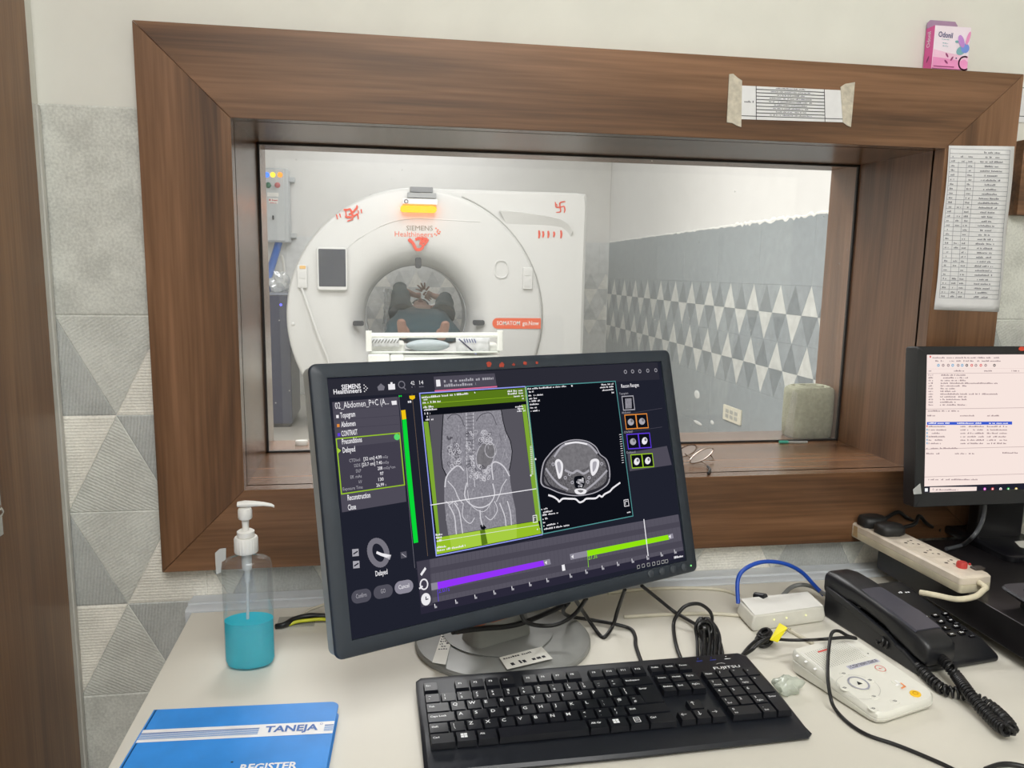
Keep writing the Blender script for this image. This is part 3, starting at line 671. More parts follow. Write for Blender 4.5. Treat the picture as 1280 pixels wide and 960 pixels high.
for q in ((813, 717), (827, 714), (841, 711.5), (854.5, 709)):
    u = FM.at(*q); mb = MB(); mb.M = MM
    mb.loft([[(u.x+r*cos(2*pi*k/20), y, u.y+r*sin(2*pi*k/20)) for k in range(20)] for r, y in ((.0054, -.0001), (.0054, -.0012), (.0046, -.0018))]); mb.build('button', BTN, t, smooth=40)
u = FM.at(863.5, 707); mb = MB(); mb.ball(FM.P(u, .0004), .0013, n=10, nz=6); mb.build('power_light', em('led_green', (150, 255, 150), 1.0), t)
R = random.Random(5)
RED2 = pm('red_powder_dull', (168, 62, 44), .7, var=.3, scale=300)
for q, sz in (((611, 455.5), 1.0), ((627, 456), 1.1), ((642, 455.5), .55), ((656, 454.5), .8), ((671, 453.5), .6)):
    u = FM.at(*q); mb = MB(); pts = []
    for k in range(12): rr = .0042*sz*R.uniform(.65, 1.15); pts.append((u.x+rr*cos(2*pi*k/12), u.y+.8*rr*sin(2*pi*k/12)))
    mb.prism(pts, lambda a_, b_, h: FM.P((a_, b_), h), .0001, .0006); mb.build('red_mark', RED2, t, props={'label': 'red powder mark on the top bezel'})

# --- the display picture: flat layers on the panel, .12 mm apart
K = 1.0
scr = []
def E(name, c): scr.append(em('s_'+name, c, K)); return len(scr)-1
cBG = E('bg', (32, 34, 46)); cBAR = E('bar', (44, 44, 54)); cPAN = E('pan', (78, 75, 87)); cPAN2 = E('pan2', (66, 63, 76)); cW = E('white', (236, 234, 238)); cG = E('grey', (168, 166, 174))
cOLV = E('olive', (88, 120, 26)); cLIME = E('lime', (150, 192, 40)); cLIM2 = E('lime2', (126, 168, 52)); cBLK = E('blk', (14, 16, 24)); cXB = E('xbg', (86, 84, 92)); cGRN = E('green', (10, 214, 56)); cYEL = E('yel', (240, 196, 20))
cPUR = E('pur', (146, 52, 246)); cLGR = E('lgr', (146, 226, 16)); cTL = E('tl', (86, 83, 95)); cTLD = E('tld', (42, 40, 56)); cBLU = E('blu', (150, 160, 240)); cPNK = E('pnk', (214, 110, 150)); cTEA = E('tea', (84, 150, 150)); cORG = E('org', (226, 140, 60)); cVIO = E('vio', (96, 60, 220)); cGL = E('gl', (118, 116, 126)); cBTN = E('btn', (80, 79, 90)); cBTL = E('btl', (140, 137, 150)); cTAN = E('tan', (120, 100, 84)); cTLL = E('tll', (74, 71, 83)); cLLEG = E('lleg', (166, 204, 66))
scr.append(em_noise('s_xray', (126, 124, 132), (149, 147, 155), 420, 8, K)); cX = len(scr)-1
scr.append(em_noise('s_bone', (160, 158, 165), (196, 194, 200), 420, 6, K)); cB = len(scr)-1
scr.append(em_noise('s_soft', (82, 80, 84), (116, 114, 118), 420, 7, K)); cS = len(scr)-1
scr.append(em_noise('s_fluid', (110, 108, 112), (124, 122, 126), 200, 4, K)); cF = len(scr)-1
cBL = E('boneline', (208, 206, 212))
LY = .00012
s = MB(); s.flat = True
HB = -.0026
def A(x, y): return FM.at(x, y)
def hl(k): return HB+LY*k
def sp(pts, k, m): s.poly(FM, [A(*q) for q in pts], hl(k), m)
def sl(pts, w, k, m, closed=False): s.line(FM, [A(*q) for q in pts], w, hl(k), m, closed)
def stx(st, a_, b_, hh, k, m, off=0.0): s.text(FM, st, A(*a_), A(*b_), hh, hl(k), m, off)
def sgk(a_, b_, hh, k, m): s.greek(FM, A(*a_), A(*b_), hh, hl(k), m, R)
def sdot(q, r, k, m, rv=None): s.disc(FM, A(*q), r, rv, hl(k), 20, m)
PX = .00122   # metres on the panel per photo pixel, for sizes
s.poly(FM, [(sx0, sz0), (sx1, sz0), (sx1, sz1), (sx0, sz1)], HB, cBG)
sp([(410, 474), (823, 452.5), (826, 474), (412.5, 497)], 1, cBAR)
stx('SIEMENS', (428, 486.5), (452, 485), .0055, 3, cW, .02); stx('Healthineers', (418, 492.5), (453, 490.2), .0055, 3, cW, .02)
for q in ((456, 481), (458, 483), (460, 485), (458.5, 487), (456.5, 489), (456, 485)): sdot(q, .0007, 3, cW)
sp([(477, 479), (482, 483), (480.8, 487.5), (474, 488), (472.5, 483.5)], 3, cGL); sp([(486, 480), (494.5, 479.5), (495, 486.5), (486.6, 487)], 3, cW); sp([(489, 477.5), (491.5, 477.5), (491.5, 480), (489, 480)], 3, cW)
s.ringline(FM, A(503, 480.5), .004, .004, .0012, hl(3), m=cGL); sl([(505, 483.5), (508, 486.5)], .0012, 3, cGL)
stx('42', (514.5, 481), (519.3, 480.6), .0048, 3, cW); stx('14', (525.5, 480.3), (530.3, 480), .0048, 3, cW); sgk((514, 484.5), (520, 484), .0018, 3, cGL); sgk((525, 484), (531, 483.5), .0018, 3, cGL)
sp([(543, 470.5), (619.5, 466.3), (622, 481.5), (545, 487)], 2, cPAN); sl([(545, 488.5), (622, 483)], .0018, 3, cPNK)
sp([(546, 474.5), (551, 474.2), (552, 482.5), (546.6, 483)], 3, cW); sgk((556, 478), (618, 474), .0038, 3, cG); sgk((556.5, 483.5), (596, 481), .0038, 3, cG)
for q in ((783, 464.5), (792, 464), (801, 463.8), (811, 463), (821, 462.5)): s.ringline(FM, A(*q), .0024, .0024, .0009, hl(3), 10, cG)
sp([(416, 502.5), (498.5, 495.5), (509, 627), (428.5, 640.5)], 2, cPAN)
for y0_, y1_ in ((513, 507), (525, 519), (536, 530)): sl([(417.5, y0_), (499.5, y1_)], .0005, 3, cPAN2)
stx('02_Abdomen_P+C (A...', (420, 511), (487, 505), .0074, 4, cW)
sp([(490, 501), (496.5, 500.5), (497, 505.5), (491, 506)], 4, cW)
for st, q0, q1, m in (('Topogram', (426.5, 522.3), (445, 520.2), cW), ('Abdomen', (427.5, 533.8), (445.5, 531.8), cW), ('CONTRAST', (428, 545.2), (448, 542.8), cW), ('Preconditions', (428.5, 555.2), (453.5, 552.2), cW), ('Delayed', (429.5, 566), (445, 564), cW), ('Reconstruction', (435.5, 625.5), (464, 621.8), cW), ('Close', (436, 637.8), (446, 636.3), cW)): stx(st, q0, q1, .0062, 5, m, .015)
for q, m in (((422.5, 520.5), cW), ((423.5, 531.8), cORG), ((424.3, 543.2), cVIO)): sp([(q[0]-1.6, q[1]-1.8), (q[0]+1.6, q[1]-2), (q[0]+1.8, q[1]+1.8), (q[0]-1.4, q[1]+2)], 5, m)
sp([(421.3, 549), (500, 541.3), (506.3, 605.5), (428, 617)], 3, cPAN2); sp([(421.5, 549), (500, 541.3), (501, 551), (422.6, 560)], 4, cPAN)
sl([(421, 548.5), (500.3, 541), (506.6, 606), (427.7, 617.5)], .0013, 5, cLIME, True); sdot((497, 546), .0038, 6, E('chk', (90, 216, 110)))
sp([(422.5, 559.5), (427, 563), (423.3, 567)], 5, cLLEG)
rows = [('CTDIvol', 437.5, 451, '[32 cm] 4.99', 455.5, 478, 'mGy', 479, 486), ('SSDE', 443.5, 451.5, '[23.7 cm] 7.40', 453.5, 478.5, 'mGy', 479.5, 487), ('DLP', 446, 452.3, '208', 473, 479, 'mGy*cm', 480.5, 495), ('Eff. mAs', 439, 453, '97', 476, 480.5, '', 0, 0), ('kV', 449.5, 453.5, '130', 474, 480.5, '', 0, 0), ('Exposure Time', 429.5, 454.3, '26.99', 471.5, 481, 's', 482.5, 484)]
for i, (a_, xa, xb, b_, xc, xd, c_, xe, xf) in enumerate(rows):
    y = lambda x: 575.4+6.95*i-.115*(x-444)+1.6
    stx(a_, (xa, y(xa)), (xb, y(xb)), .0037, 5, cG); stx(b_, (xc, y(xc)), (xd, y(xd)), .0039, 5, cW, .01)
    if c_: stx(c_, (xe, y(xe)), (xf, y(xf)), .0032, 5, cG)
sp([(502.3, 512.8), (507.6, 512), (508.9, 523.4), (503.6, 524.3)], 3, cYEL); sp([(503.6, 524.3), (508.9, 523.4), (512.3, 562), (523.8, 678), (518.2, 679.2), (509.3, 592)], 3, cGRN)
sl([(499.5, 494), (519.5, 710)], .0005, 2, cGL); sl([(516, 492), (535.7, 695)], .0005, 2, cTAN); sl([(521, 711.5), (679, 671.5)], .0005, 2, cPAN2)
sp([(512.5, 494.5), (519.5, 494), (519.8, 497.5), (516.5, 499.5), (513, 498)], 3, cYEL); sgk((499.5, 496), (505, 495.4), .003, 3, cGRN); sgk((511, 503.5), (517, 502.8), .003, 3, cW)
# gantry dial and buttons
s.ringline(FM, A(474, 691), .0098, .0142, .0062, hl(2), 32, cGL, ang=.3); sp([(472, 689), (478, 691.5), (490, 694), (487, 698.5), (476, 694.5), (471, 692)], 4, cW); sp([(484, 697), (490, 694), (488, 700)], 4, cG)
for q in ((445, 691), (446, 706)): sp([(q[0]-4, q[1]-4.3), (q[0]+4, q[1]-5), (q[0]+4.5, q[1]+4), (q[0]-3.5, q[1]+4.8)], 3, cG); sl([(q[0]-2, q[1]+1.5), (q[0]+2.5, q[1]-1.5)], .0015, 4, cBG)
sp([(501.5, 690.5), (509, 689), (509.8, 697), (502.3, 698.6)], 3, cBTN); sl([(503.5, 692.5), (508, 696)], .001, 4, cG)
stx('Delayed', (470.5, 720.5), (485.5, 717.5), .0058, 4, cW, .015)
for q, m, st in (((452.7, 745.3), cBTN, 'Confirm'), ((480, 739.7), cBTN, 'GO'), ((506, 733.8), cBTL, 'Cancel')):
    c_ = A(*q); dr = A(q[0]+10, q[1]-1.9)-A(q[0]-10, q[1]+1.9); an = math.atan2(dr.y, dr.x)
    pts = [(c_.x+u_*cos(an)-v_*sin(an), c_.y+u_*sin(an)+v_*cos(an)) for u_, v_ in rrect(-.0118, .0118, -.0074, .0074, .0072, 6)]; s.poly(FM, pts, hl(3), m)
    hw = 6.6 if st != 'GO' else 3.0
    stx(st, (q[0]-hw, q[1]+hw*.2+1.8), (q[0]+hw, q[1]-hw*.2+1.8), .0048, 4, cW if m == cBTL else cG)
# topogram view
Z7 = lambda x, y: (500+x/4.361, 480+y/4.361)
def zp(pts): return [Z7(*q) for q in pts]
sp(zp([(108, 48), (685, 12), (780, 822), (200, 938)]), 1, cBLK); sp(zp([(118, 58), (683, 20), (693, 92), (128, 135)]), 2, cOLV); sl(zp([(125, 108), (690, 64)]), .0005, 3, cLIME)
sp(zp([(133, 205), (158, 203), (238, 830), (206, 836)]), 2, cLIM2); sp(zp([(668, 112), (692, 110), (772, 745), (748, 750)]), 2, cLIM2)
sp(zp([(160, 170), (668, 130), (748, 745), (222, 835)]), 3, cXB)
body = [(240, 165), (233, 280), (229, 390), (236, 455), (258, 500), (246, 560), (246, 640), (256, 740), (268, 825), (640, 762), (634, 680), (620, 620), (607, 540), (600, 470), (612, 410), (616, 365), (606, 310), (580, 255), (566, 200), (556, 141)]
sp(zp(body), 4, cX)
sl(zp([(240, 165), (233, 280), (229, 390), (236, 455), (258, 500)]), .0012, 5, cBLK); sl(zp([(556, 141), (566, 200), (580, 255), (606, 310), (616, 365), (612, 410), (600, 470)]), .0012, 5, cBLK)
def zl(pts, w=.0011, k=6, m=None, n=5): sl(zp([tuple(q)[:2] for q in catmull([(x, y, 0) for x, y in pts], n)]), w, k, cBL if m is None else m)
for xo in (366, 404): zl([(xo, 157), (xo+1, 300), (xo+2, 430), (xo+8, 560)], .0008, 5)
for k in range(15): sl(zp([(364, 175+k*19), (406, 171+k*19)]), .0007, 6, cXB)
zl([(249, 560), (256, 510), (285, 468), (322, 445), (350, 470)], .0018); zl([(265, 530), (300, 570), (322, 620), (345, 650)]); zl([(600, 500), (570, 450), (530, 425), (505, 440), (512, 520)], .0018); zl([(585, 520), (560, 560), (548, 600), (530, 640)])
zl([(368, 540), (356, 600), (372, 640), (410, 668), (455, 672), (498, 648), (520, 600), (510, 545)], .0016); zl([(372, 580), (385, 650), (430, 690), (470, 690), (505, 640)], .0008)
zl([(270, 660), (300, 720), (308, 790), (312, 825)], .0015); zl([(300, 650), (325, 690), (338, 760), (345, 815)], .0015); zl([(548, 650), (575, 720), (583, 780), (590, 775)], .0015); zl([(590, 640), (606, 700), (612, 770)], .0015); zl([(255, 640), (275, 655), (300, 640), (318, 660)], .001)
zl([(350, 650), (345, 720), (385, 760), (410, 730)], .001); zl([(520, 640), (535, 690), (500, 740), (470, 720)], .001); zl([(440, 690), (445, 740), (455, 775)], .0016)
for (cx, cy, rx, ry, an) in ((470, 390, 46, 68, -.5), (498, 360, 30, 34, 0)):
    c_ = A(*Z7(cx, cy)); s.ringline(FM, c_, rx/4.361*PX, ry/4.361*PX, .0011, hl(6), 24, cB, ang=an); s.disc(FM, c_, rx/4.361*PX*.9, ry/4.361*PX*.9, hl(5), 20, cF, ang=an)
RR = random.Random(21)
for k in range(120):
    cx, cy = RR.choice(((RR.uniform(268, 330), RR.uniform(330, 450)), (RR.uniform(365, 430), RR.uniform(260, 490)), (RR.uniform(440, 500), RR.uniform(260, 330)), (RR.uniform(380, 500), RR.uniform(440, 520))))
    s.ringline(FM, A(*Z7(cx, cy)), RR.uniform(.0012, .0034), RR.uniform(.0012, .003), .0007, hl(6), 10, RR.choice((cB, cBL, cXB)), ang=RR.uniform(0, 3))
for k in range(60):
    cx, cy = RR.uniform(250, 600), RR.uniform(180, 740)
    s.line(FM, [A(*Z7(cx, cy)), A(*Z7(cx+RR.uniform(-14, 14), cy+RR.uniform(10, 50)))], .0005, hl(5), RR.choice((cB, cXB, cB)))
for k in range(9): sdot(Z7(270+RR.uniform(-8, 20), 295+RR.uniform(-8, 10)), .0012, 6, cXB)
zl([(262, 190), (290, 165), (330, 175), (355, 230)], .0011, 6, cXB); zl([(420, 200), (450, 165), (500, 160), (530, 220)], .0011, 6, cXB)
sp(zp([(440, 770), (458, 766), (475, 782), (462, 795), (446, 792)]), 6, cBLK)
sp(zp([(205, 838), (756, 746), (774, 816), (200, 930)]), 7, cLIME); sp(zp([(272, 826), (440, 800), (448, 880), (286, 905)]), 8, cLLEG); sp(zp([(466, 794), (640, 764), (640, 840), (482, 870)]), 8, cLLEG); sp(zp([(440, 800), (466, 794), (482, 870), (450, 880)]), 8, cOLV)
sl(zp([(205, 858), (760, 768)]), .0005, 9, cW)
for pts in (((312, 820), (318, 885)), ((345, 815), (350, 880)), ((580, 778), (590, 845)), ((600, 775), (604, 843))): sl(zp(pts), .0012, 9, cLLEG)
sl(zp([(170, 660), (745, 571)]), .0011, 9, cW)
sl(zp([(110, 50), (685, 13), (779, 821), (201, 937)]), .0014, 9, cBLU, True)
for (xa, ya, xb, yb) in ((122, 72, 375, 50), (125, 84, 160, 80), (127, 100, 225, 92), (131, 125, 185, 120), (134, 140, 205, 134), (137, 160, 168, 158), (140, 177, 165, 175), (143, 193, 185, 190), (590, 38, 672, 32), (592, 52, 674, 46), (618, 66, 676, 60), (655, 78, 678, 76), (632, 122, 684, 118), (640, 134, 686, 130), (642, 146, 688, 142), (198, 822, 235, 817), (200, 838, 232, 833), (203, 855, 232, 851), (204, 890, 255, 884), (206, 908, 360, 880), (750, 790, 768, 787)): sgk(Z7(xa, ya+6), Z7(xb, yb+6), .0024, 9, cW)
sl(zp([(728, 718), (748, 715), (752, 752), (730, 755), (728, 718)]), .0009, 9, cW); zl([(734, 745), (734, 728), (742, 727)], .0007, 9, cW)
for k in range(22): sl(zp([(712+.62*k*5.2*.12, 340+k*7.2), (722+.62*k*5.2*.12, 339+k*7.2)]), .0006, 9, cW)
sl(zp([(410, 44), (412, 48)]), .0012, 9, cW)
# axial slice view
Z2 = lambda x, y: (620+x/3.427, 460+y/3.427)
def z2(pts): return [Z2(*q) for q in pts]
sp(z2([(132, 79), (514, 56), (590, 634), (204, 711)]), 2, cBLK); sl(z2([(132, 79), (514, 56), (590, 634), (204, 711)]), .0012, 9, cTEA, True); sl(z2([(128, 80), (201, 712)]), .0014, 9, cLLEG)
def z2c(pts, n=6): return z2([tuple(q)[:2] for q in catmull([(x, y, 0) for x, y in pts], n, True)])
out = [(194, 480), (204, 410), (228, 372), (262, 336), (300, 314), (345, 305), (395, 312), (432, 335), (452, 368), (480, 392), (493, 435), (490, 488), (462, 518), (415, 540), (345, 549), (280, 538), (232, 518), (204, 506)]
def inset(pts, k, c): return [(c[0]+(x-c[0])*k, c[1]+(y-c[1])*k) for x, y in pts]
sp(z2c(out), 3, cG); sp(z2c(inset(out, .965, (345, 430))), 4, E('fat', (44, 43, 50))); sp(z2c(inset(out, .90, (345, 428))), 5, cS)
sp(z2c([(258, 372), (290, 335), (345, 322), (398, 330), (432, 365), (420, 405), (385, 432), (345, 440), (300, 432), (268, 408)]), 6, cF)
zl2 = lambda pts, w, k, m: sl(z2([tuple(q)[:2] for q in catmull([(x, y, 0) for x, y in pts], 5)]), w, k, m)
zl2([(254, 378), (288, 334), (345, 318), (400, 328), (436, 364)], .003, 7, cG); zl2([(300, 325), (345, 318), (392, 326)], .0022, 8, cW)
for pts in ([(256, 402), (272, 390), (290, 412), (286, 460), (272, 474), (262, 440)], [(408, 398), (432, 388), (446, 402), (438, 440), (418, 462), (408, 440)]): sp(z2c(pts), 7, cW)
sp(z2c([(264, 408), (276, 402), (282, 430), (274, 452)]), 8, cG); sp(z2c([(418, 405), (434, 402), (430, 430), (418, 444)]), 8, cG)
zl2([(218, 432), (245, 470), (275, 500), (310, 520)], .0028, 7, cG); zl2([(478, 440), (450, 470), (420, 498), (392, 520)], .0028, 7, cG); zl2([(210, 460), (238, 505), (300, 530)], .0018, 7, E('fat', (44, 43, 50))); zl2([(488, 470), (455, 508), (400, 530)], .0018, 7, E('fat', (44, 43, 50)))
zl2([(300, 438), (330, 450), (352, 440), (378, 452), (400, 440)], .003, 7, cG); sp(z2c([(338, 470), (352, 462), (378, 464), (384, 490), (374, 512), (346, 514), (338, 494)]), 8, cBLK)
for k in range(14): s.ringline(FM, A(*Z2(RR.uniform(344, 378), RR.uniform(470, 508))), .0012, .0010, .0008, hl(9), 8, RR.choice((cG, cW)))
sp(z2c([(340, 522), (362, 516), (390, 522), (385, 538), (362, 542), (345, 537)]), 8, cW); sp(z2c([(352, 525), (364, 522), (378, 526), (366, 534)]), 9, cF)
for cx, cy in ((300, 470), (318, 455), (402, 470), (330, 490), (396, 488), (248, 412), (456, 410)): s.ringline(FM, A(*Z2(cx, cy)), .0022, .0018, .0012, hl(8), 10, cG)
zl2([(230, 545), (250, 552), (268, 564), (275, 572), (290, 560), (318, 560), (345, 562), (362, 575), (378, 570), (392, 560), (430, 558), (446, 547), (458, 551), (470, 540), (492, 528), (505, 514), (535, 492)], .0024, 4, cW)
for (xa, ya, xb, yb) in ((138, 88, 305, 76), (140, 102, 165, 99), (143, 117, 205, 112), (146, 130, 182, 127), (147, 141, 192, 138), (149, 155, 187, 152), (151, 169, 180, 167), (153, 183, 190, 180), (456, 70, 508, 66), (450, 82, 510, 77), (460, 94, 512, 89), (500, 104, 514, 103), (198, 605, 225, 600), (201, 619, 245, 611), (203, 630, 270, 619), (204, 647, 225, 643), (206, 662, 222, 659), (208, 676, 270, 664), (210, 690, 318, 672), (566, 618, 582, 615)): sgk(Z2(xa, ya+4), Z2(xb, yb+4), .0022, 4, cW)
sl(z2([(552, 566), (570, 563), (574, 590), (555, 593), (552, 566)]), .0009, 4, cW); zl2([(559, 586), (559, 572), (567, 571)], .0008, 4, cW)
for k in range(13): sl(z2([(533+k*.9, 285+k*10), (541+k*.9, 284+k*10)]), .0007, 4, cW)
for q in ((328, 76), (172, 390), (152, 460)): sdot(Z2(*q), .0013, 9, cW)
# recon column
stx('Recon Ranges', (778, 484.6), (800, 482.8), .0052, 4, cW, .01)
sp([(785.5, 566), (835, 557.3), (841, 581), (788.5, 589)], 2, cPAN)
for y0_, y1_ in ((518, 510), (541, 533.5)): sl([(780, y0_), (829, y1_)], .0005, 2, cPAN)
for (lab, xa, ya) in (('Topogram', 775.5, 493.2), ('Abdomen', 778.5, 517), ('CONTRAST', 781.5, 541.5), ('Delayed', 784.5, 566.8)): stx(lab, (xa, ya), (xa+11, ya-.9), .003, 4, cG)
def thumb(x, y, w, hh, m, inner):
    sl([(x, y), (x+w, y-w*.06), (x+w+hh*.12, y+hh-w*.06), (x+hh*.12, y+hh)], .0014, 5, m, True); sp([(x, y), (x+w, y-w*.06), (x+w+hh*.12, y+hh-w*.06), (x+hh*.12, y+hh)], 3, cBLK)
    c_ = (x+w/2+1, y+hh/2)
    if inner == 't': sp([(c_[0]-4, c_[1]-6), (c_[0]+4, c_[1]-6.5), (c_[0]+4.5, c_[1]+6), (c_[0]-3.5, c_[1]+6.5)], 4, cX)
    else:
        s.disc(FM, A(*c_), .0058, .0048, hl(4), 16, cG if inner == 'g' else cW, ang=.6 if inner == 'w' else 0); sdot((c_[0]+1, c_[1]-1.5), .0022, 5, cF)
thumb(778.5, 495.5, 14, 17, cG, 't'); thumb(782, 518.7, 13.5, 17.5, cORG, 'g'); thumb(796, 517.8, 13.5, 17.5, cORG, 'g'); thumb(784.5, 543, 14, 18, cVIO, 'g'); thumb(799, 542, 14, 18, cVIO, 'w'); thumb(789.5, 568.5, 13.5, 16.5, cLIME, 'w'); thumb(803.5, 567.5, 13, 16.5, cLIME, 'w')
# timeline
Z3 = lambda x, y: (500+x/3.368, 640+y/3.368)
def z3(pts): return [Z3(*q) for q in pts]
sp(z3([(72, 208), (1176, 10), (1204, 190), (92, 432)]), 1, cTLD); sp(z3([(72, 208), (1176, 10), (1196, 148), (140, 376), (95, 385), (92, 432)]), 2, cTLD); sp(z3([(128, 200), (1176, 10), (1198, 162), (140, 384)]), 3, cTL); sp(z3([(73, 210), (128, 200), (142, 392), (94, 402)]), 3, cPAN2)
sp(z3([(130, 236), (1181, 40), (1184, 62), (131, 262)]), 4, cTLL); sp(z3([(137, 335), (1192, 120), (1196, 146), (139, 362)]), 4, cTLL)
for k in range(62):
    f_ = k/61; sl(z3([(132+f_*1046, 202-f_*188), (142+f_*1054, 378-f_*216)]), .0004, 5, cTLL)
sp(z3([(133, 301), (160, 296), (163, 325), (136, 331)]), 6, cBTL); sp(z3([(160, 296), (606, 204), (612, 226), (163, 325)]), 6, cPUR); sp(z3([(606, 204), (634, 198), (639, 220), (612, 226)]), 6, cBTL); sp(z3([(718, 178), (790, 163), (794, 187), (722, 202)]), 6, cBTL); sp(z3([(790, 163), (1132, 96), (1137, 116), (794, 187)]), 6, cLGR); sp(z3([(1132, 96), (1152, 90), (1156, 110), (1137, 116)]), 6, cBTL)
for q in ((612, 214), (724, 189), (1134, 104)): sp(z3([(q[0], q[1]), (q[0]+9, q[1]-9), (q[0]+10, q[1]+7)]), 7, cW)
sp(z3([(684, 224), (696, 221), (700, 246), (687, 249)]), 6, cW); sl(z3([(1030, 32), (1048, 184)]), .0016, 8, cW); sl(z3([(792, 166), (797, 232)]), .0007, 7, cLGR); sl(z3([(161, 328), (165, 376)]), .0007, 7, cVIO)
stx('27.3s', Z3(797, 202), Z3(834, 193), .0055, 7, cLGR); stx('2.07s', Z3(166, 342), Z3(212, 332), .005, 7, cVIO)
for q in ((152, 398), (240, 380), (321, 359), (401, 341), (477, 323), (551, 306), (624, 289), (722, 270), (788, 253), (857, 236), (921, 220), (983, 207), (1046, 194), (1105, 180), (1162, 168)):
    sp(z3([(q[0]-4, q[1]+0), (q[0]+6, q[1]-2), (q[0]+7, q[1]+6), (q[0]-3, q[1]+8)]), 6, cG); sl(z3([(q[0]-3, q[1]-9), (q[0]-2, q[1]-1)]), .0010, 6, cW)
sgk(Z3(1158, 197), Z3(1196, 189), .0032, 6, cW)
sp(z3([(88, 262), (108, 232), (114, 240), (94, 270)]), 6, cW); s.ringline(FM, A(*Z3(104, 305)), .0048, .0058, .0016, hl(6), 18, cW); sl(z3([(86, 322), (96, 314)]), .002, 6, cW); sdot(Z3(112, 368), .0062, 6, cW, .0072); sl(z3([(112, 358), (112, 369), (121, 367)]), .0012, 7, cTLD)
for q in ((993, 234), (1014, 230), (1035, 226), (1056, 221), (1076, 216), (1096, 211), (1113, 208)): pass
s.build('screen', scr, t)
ob = MB(); ob.flat = True
for k, q in enumerate(((798, 709.5), (804, 708), (810.5, 706.8), (817, 705.6), (823, 704.4), (828.5, 703.3), (833, 702.5))):
    ob.line(FM, [(FM.at(q[0]-1.6, q[1]).x, FM.at(q[0], q[1]+1).y), (FM.at(q[0]+1.6, q[1]).x, FM.at(q[0], q[1]+1).y), (FM.at(q[0]+1.6, q[1]).x, FM.at(q[0], q[1]-3).y), (FM.at(q[0]-1.6, q[1]).x, FM.at(q[0], q[1]-3).y)], .0007, .0004, closed=True)
ob.build('button_symbols', pm('symbol_grey', (170, 172, 176), .5), t)
# ------------------------------------------------------------------ keyboard
KU = .01905; kth = .02233
ku = Vector((cos(kth), sin(kth), 0)); kv0 = Vector((-sin(kth), cos(kth), 0))
tilt = .0525; kv = (kv0 + Vector((0, 0, tilt))).normalized()
KO = Vector((.3836, -.3651, 0)) + ku*(.28*KU); KO.z = DESK+.0245
FK = Frame(KO, ku, kv)
def kp(u, v, h=0.0): return FK.P((u*KU, v*KU), h)
t = thing('computer_keyboard', 'black full-size keyboard in front of the big monitor', 'keyboard', (KO.x+.2, KO.y-.04, DESK))
BODY = pm('keyboard_body', (27, 30, 37), .40, var=.10); KEYM = pm('key_black', (20, 22, 29), .38, var=.08); LEG = pm('legend_white', (240, 242, 245), .5)
def kdesk(u, v, z): q = kp(u, v); return Vector((q.x, q.y, z))
UL, UR = -.38, 23.02
mb = MB()
def kring(inx, zf):
    pts = [(UL+.35+inx, 2.98-inx), (UL+inx, 2.62-inx), (UL-.02+inx, -2), (UL-.06+inx, -6.0+inx), (UL+.2+inx, -6.22+inx), (11.5, -6.35+inx), (UR-.3-inx, -6.22+inx), (UR+.08-inx, -5.9+inx), (UR+.02-inx, -2), (UR-inx, 2.55-inx), (UR-.45-inx, 2.98-inx)]
    return [zf(u, v) for u, v in pts]
mb.loft([kring(.1, lambda u, v: kdesk(u, v, DESK+.0035)), kring(0, lambda u, v: kdesk(u, v, DESK+.006)), kring(0, lambda u, v: kp(u, v, -.0085)+Vector((0, 0, -.006 if v < -5.5 else 0))), kring(.22, lambda u, v: kp(u, v, -.0062)+Vector((0, 0, -.004 if v < -5.5 else 0)))], caps=True)
for fu, fv in ((1.5, 2.2), (21, 2.2), (1.5, -5.2), (21, -5.2)): q = kdesk(fu, fv, 0); mb.box(q.x-.01, q.x+.01, q.y-.005, q.y+.005, DESK, DESK+.008)
mb.build('keyboard_body', BODY, t, smooth=30)
mb = MB(); mb.flat = True; FKB = Frame(kp(0, 0, -.0061), ku, kv)
mb.text(FKB, 'FUJITSU', (19.9*KU, 1.02*KU), (21.85*KU, 1.04*KU), .0052, .0002, 0, off=.012)
mb.ringline(FKB, (20.62*KU, 1.55*KU), .0062, .0030, .0007, .0002, 16, 0, a0=.3, a1=2.6)
mb.build('maker_name', LEG, t)
mb = MB(); mb.box(0, 0, 0, 0, 0, 0) if False else None
for uu in (19.3, 20.3, 21.4): mb.poly(FKB, [((uu-.22)*KU, 2.12*KU), ((uu+.22)*KU, 2.12*KU), ((uu+.22)*KU, 2.19*KU), ((uu-.22)*KU, 2.19*KU)], .0003, 0 if uu < 21 else 1); mb.disc(FKB, (uu*KU, 2.45*KU), .0009, h=.0003, m=0 if uu < 21 else 1)
mb.flat = True; mb.build('status_lights', [em('led_blue', (70, 80, 170), .8), LEG], t)
KEYS = []
def kadd(u, v, w=1, h=1, tx=(), big=False): KEYS.append((u, v, w, h, tx, big))
kadd(0, 1.25, 1, 1, ('Esc',))
for i in range(12): kadd(2+i+(.5 if i > 3 else 0)+(.5 if i > 7 else 0), 1.25, 1, 1, ('F%d' % (i+1),))
for i, n_ in enumerate(('PrtSc', 'ScrLk', 'Pause')): kadd(15.25+i, 1.25, 1, 1, (n_,))
for i, n_ in enumerate((('¬', '`'), ('!', '1'), ('"', '2'), ('£', '3'), ('$', '4'), ('%', '5'), ('^', '6'), ('&', '7'), ('*', '8'), ('(', '9'), (')', '0'), ('_', '-'), ('+', '='))): kadd(i, 0, 1, 1, n_)
kadd(13, 0, 2, 1, ('Backspace',))
kadd(0, -1, 1.5, 1, ('Tab',))
for i, c_ in enumerate('QWERTYUIOP'): kadd(1.5+i, -1, 1, 1, (c_,), True)
kadd(11.5, -1, 1, 1, ('{', '[')); kadd(12.5, -1, 1, 1, ('}', ']'))
kadd(0, -2, 1.75, 1, ('Caps Lock',))
